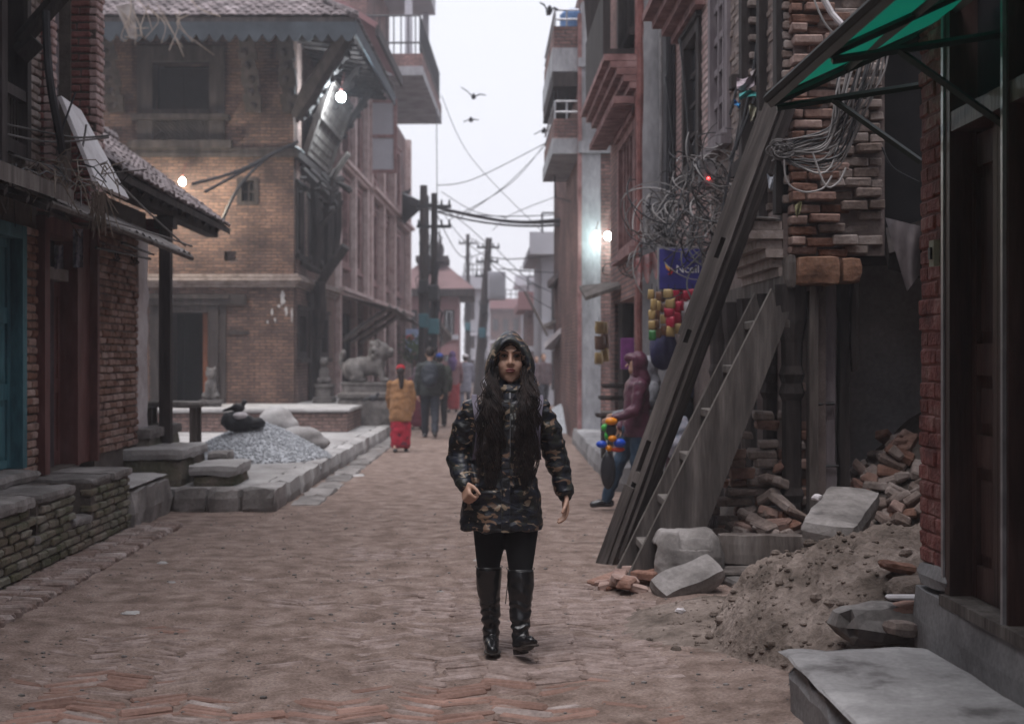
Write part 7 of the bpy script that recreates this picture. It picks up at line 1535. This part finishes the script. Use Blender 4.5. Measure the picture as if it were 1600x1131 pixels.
# ================================================================ stone lions, bundle and sacks
lp = thing('lion_statue', (-2.05, 27, .24), 'large stone guardian lion on a pedestal before the corner house', 'statue')
q = MB(); rough(q, -2.75, -1.68, 26.6, 27.5, .2, .72, seg=.15, amp=.02, rnd=.03); q.build('pedestal_base', Mt['statue'], lp)
q = MB(); q.loft([ring(-2.2, 27.05, z, a_, b_, 24, 5) for z, a_, b_ in ((.72, .5, .42), (.76, .56, .46), (.82, .56, .46), (.86, .47, .4), (.98, .47, .4), (1.0, .5, .42), (1.04, .5, .42))]); q.build('pedestal', Mt['statue'], lp)
q = MB(); V = lambda x, y, z: Vector((-2.2 + x, 27.05 + y, 1.04 + z))
q.ell(V(-.08, 0, .3), (.3, .18, .19)); q.ell(V(-.28, 0, .24), (.2, .2, .22)); q.ell(V(.16, 0, .36), (.19, .18, .25)); q.ell(V(.26, 0, .6), (.17, .16, .17)); q.ell(V(.2, 0, .55), (.2, .2, .2)); q.ell(V(.4, 0, .58), (.12, .1, .07)); q.ell(V(.4, 0, .5), (.1, .08, .04)); q.ell(V(.46, 0, .63), (.035, .045, .03))
for s in (-1, 1):
    q.chain([V(.22, s * .12, .36), V(.28, s * .13, .15), V(.29, s * .13, .05)], [.08, .06, .055]); q.ell(V(.35, s * .13, .04), (.09, .06, .045)); q.chain([V(-.3, s * .16, .26), V(-.14, s * .2, .12), V(-.26, s * .2, .06)], [.12, .09, .06]); q.ell(V(-.12, s * .2, .04), (.12, .06, .045)); q.ell(V(.2, s * .12, .76), (.045, .04, .06)); q.ell(V(.36, s * .09, .66), .035)
for i in range(26): r2 = random.Random(i); a_ = r2.uniform(0, 6.28); q.ell(V(.16 + r2.uniform(-.1, .05), .19 * math.cos(a_), .56 + .19 * math.sin(a_)), .05)
q.chain([V(-.44, 0, .2), V(-.52, 0, .4), V(-.46, 0, .56)], [.05, .045, .06])
link('lion', remesh(q, .022, 2), Mt['statue'], lp)
for nm, px, pb, Y, hgt, lb in (('guardian_statue', 330, 640, 25.2, .55, 'small stone guardian figure beside the house door'), ('small_lion_statue', 507, 628, 27.5, .5, 'small dark stone lion by the street door')):
    b0 = P(px, pb, Y); t = thing(nm, (b0.x, Y, .64), lb, 'statue'); zb = .64 if nm != 'guardian_statue' else .4; q = MB()
    q.loft([ring(b0.x, Y, z, a_, a_, 16, 6) for z, a_ in ((zb, .22), (zb + .1, .22), (zb + .12, .17), (zb + .28, .17), (zb + .3, .2), (zb + .36, .2))]); q.build('pedestal', Mt['statue'], t); z = zb + .36; k = hgt
    q = MB(); q.ell((b0.x, Y + .03, z + .2 * k), (.22 * k, .22 * k, .25 * k)); q.ell((b0.x, Y - .02, z + .45 * k), (.17 * k, .15 * k, .28 * k)); q.ell((b0.x, Y - .06, z + .85 * k), (.17 * k, .17 * k, .18 * k)); q.ell((b0.x, Y - .2 * k, z + .8 * k), (.09 * k, .1 * k, .07 * k))
    for s in (-1, 1): q.chain([Vector((b0.x + s * .12 * k, Y - .1 * k, z + .5 * k)), Vector((b0.x + s * .12 * k, Y - .17 * k, z + .06 * k))], [.07 * k, .055 * k]); q.ell((b0.x + s * .2 * k, Y - .05, z + .12 * k), (.09 * k, .16 * k, .11 * k)); q.ell((b0.x + s * .13 * k, Y, z + 1.02 * k), .05 * k)
    link('figure', remesh(q, .016, 2), Mt['statue'], t)
bz = gh(-2.9, 17.9); q = MB()
for dx, r3 in ((-.15, (.13, .13, .12)), (.02, (.15, .13, .1)), (.16, (.13, .12, .07)), (-.05, (.1, .1, .12))): q.ell((-3.0 + dx, 17.75, bz + .0 + r3[2] * .5), r3)
bk = thing('black_bundle', (-3.0, 17.75, bz - .1), 'black bundle with a pale patch lying on the gravel heap', 'bundle'); b2 = remesh(q, .02, 4); displace(b2, lambda co, n_: .02 * mnoise.noise(co * 11) + .01 * mnoise.noise(co * 30)); link('cloth', b2, plain('black_cloth', (.012, .013, .016), .7), bk)
q = MB(); q.ell((-3.02, 17.7, bz + .13), (.1, .1, .05)); link('pale_patch', remesh(q, .015, 2), Mt['white'], bk)
for k, (px, py, rx, rz_, Y) in enumerate(((432, 655, .24, .2, 19.2), (470, 680, .3, .14, 18.4))):
    c = P(px, py, Y); q = MB(); q.ell((c.x, Y, c.z - .02), (rx, .22, rz_)); q.ell((c.x + rx * .6, Y, c.z - .1), (rx * .7, .2, rz_ * .7)); s2 = remesh(q, .025, 4); displace(s2, lambda co, n_: .02 * mnoise.noise(co * 8)); o = link('sand_sack', s2, Mt['slabtop']); tag(o, ['taller slumped pale sack behind the gravel heap', 'flatter pale sack on the street side of the gravel heap'][k], 'sack')
# ================================================================ haze
hz = MB(); hz.box(-60, 60, -40, 150, -1.2, 17)
m = bpy.data.materials.new('haze'); m.use_nodes = True; t = m.node_tree; t.nodes.remove(t.nodes['Principled BSDF'])
v = t.nodes.new('ShaderNodeVolumePrincipled'); v.inputs['Color'].default_value = (.86, .88, .95, 1); v.inputs['Density'].default_value = .0028; v.inputs['Anisotropy'].default_value = .2
t.links.new(v.outputs[0], t.nodes['Material Output'].inputs['Volume'])
o = hz.build('haze', m); tag(o, 'thin cold evening haze filling the street', 'haze', kind='stuff')

if '_tsc' in globals(): bpy.data.scenes.remove(_tsc)
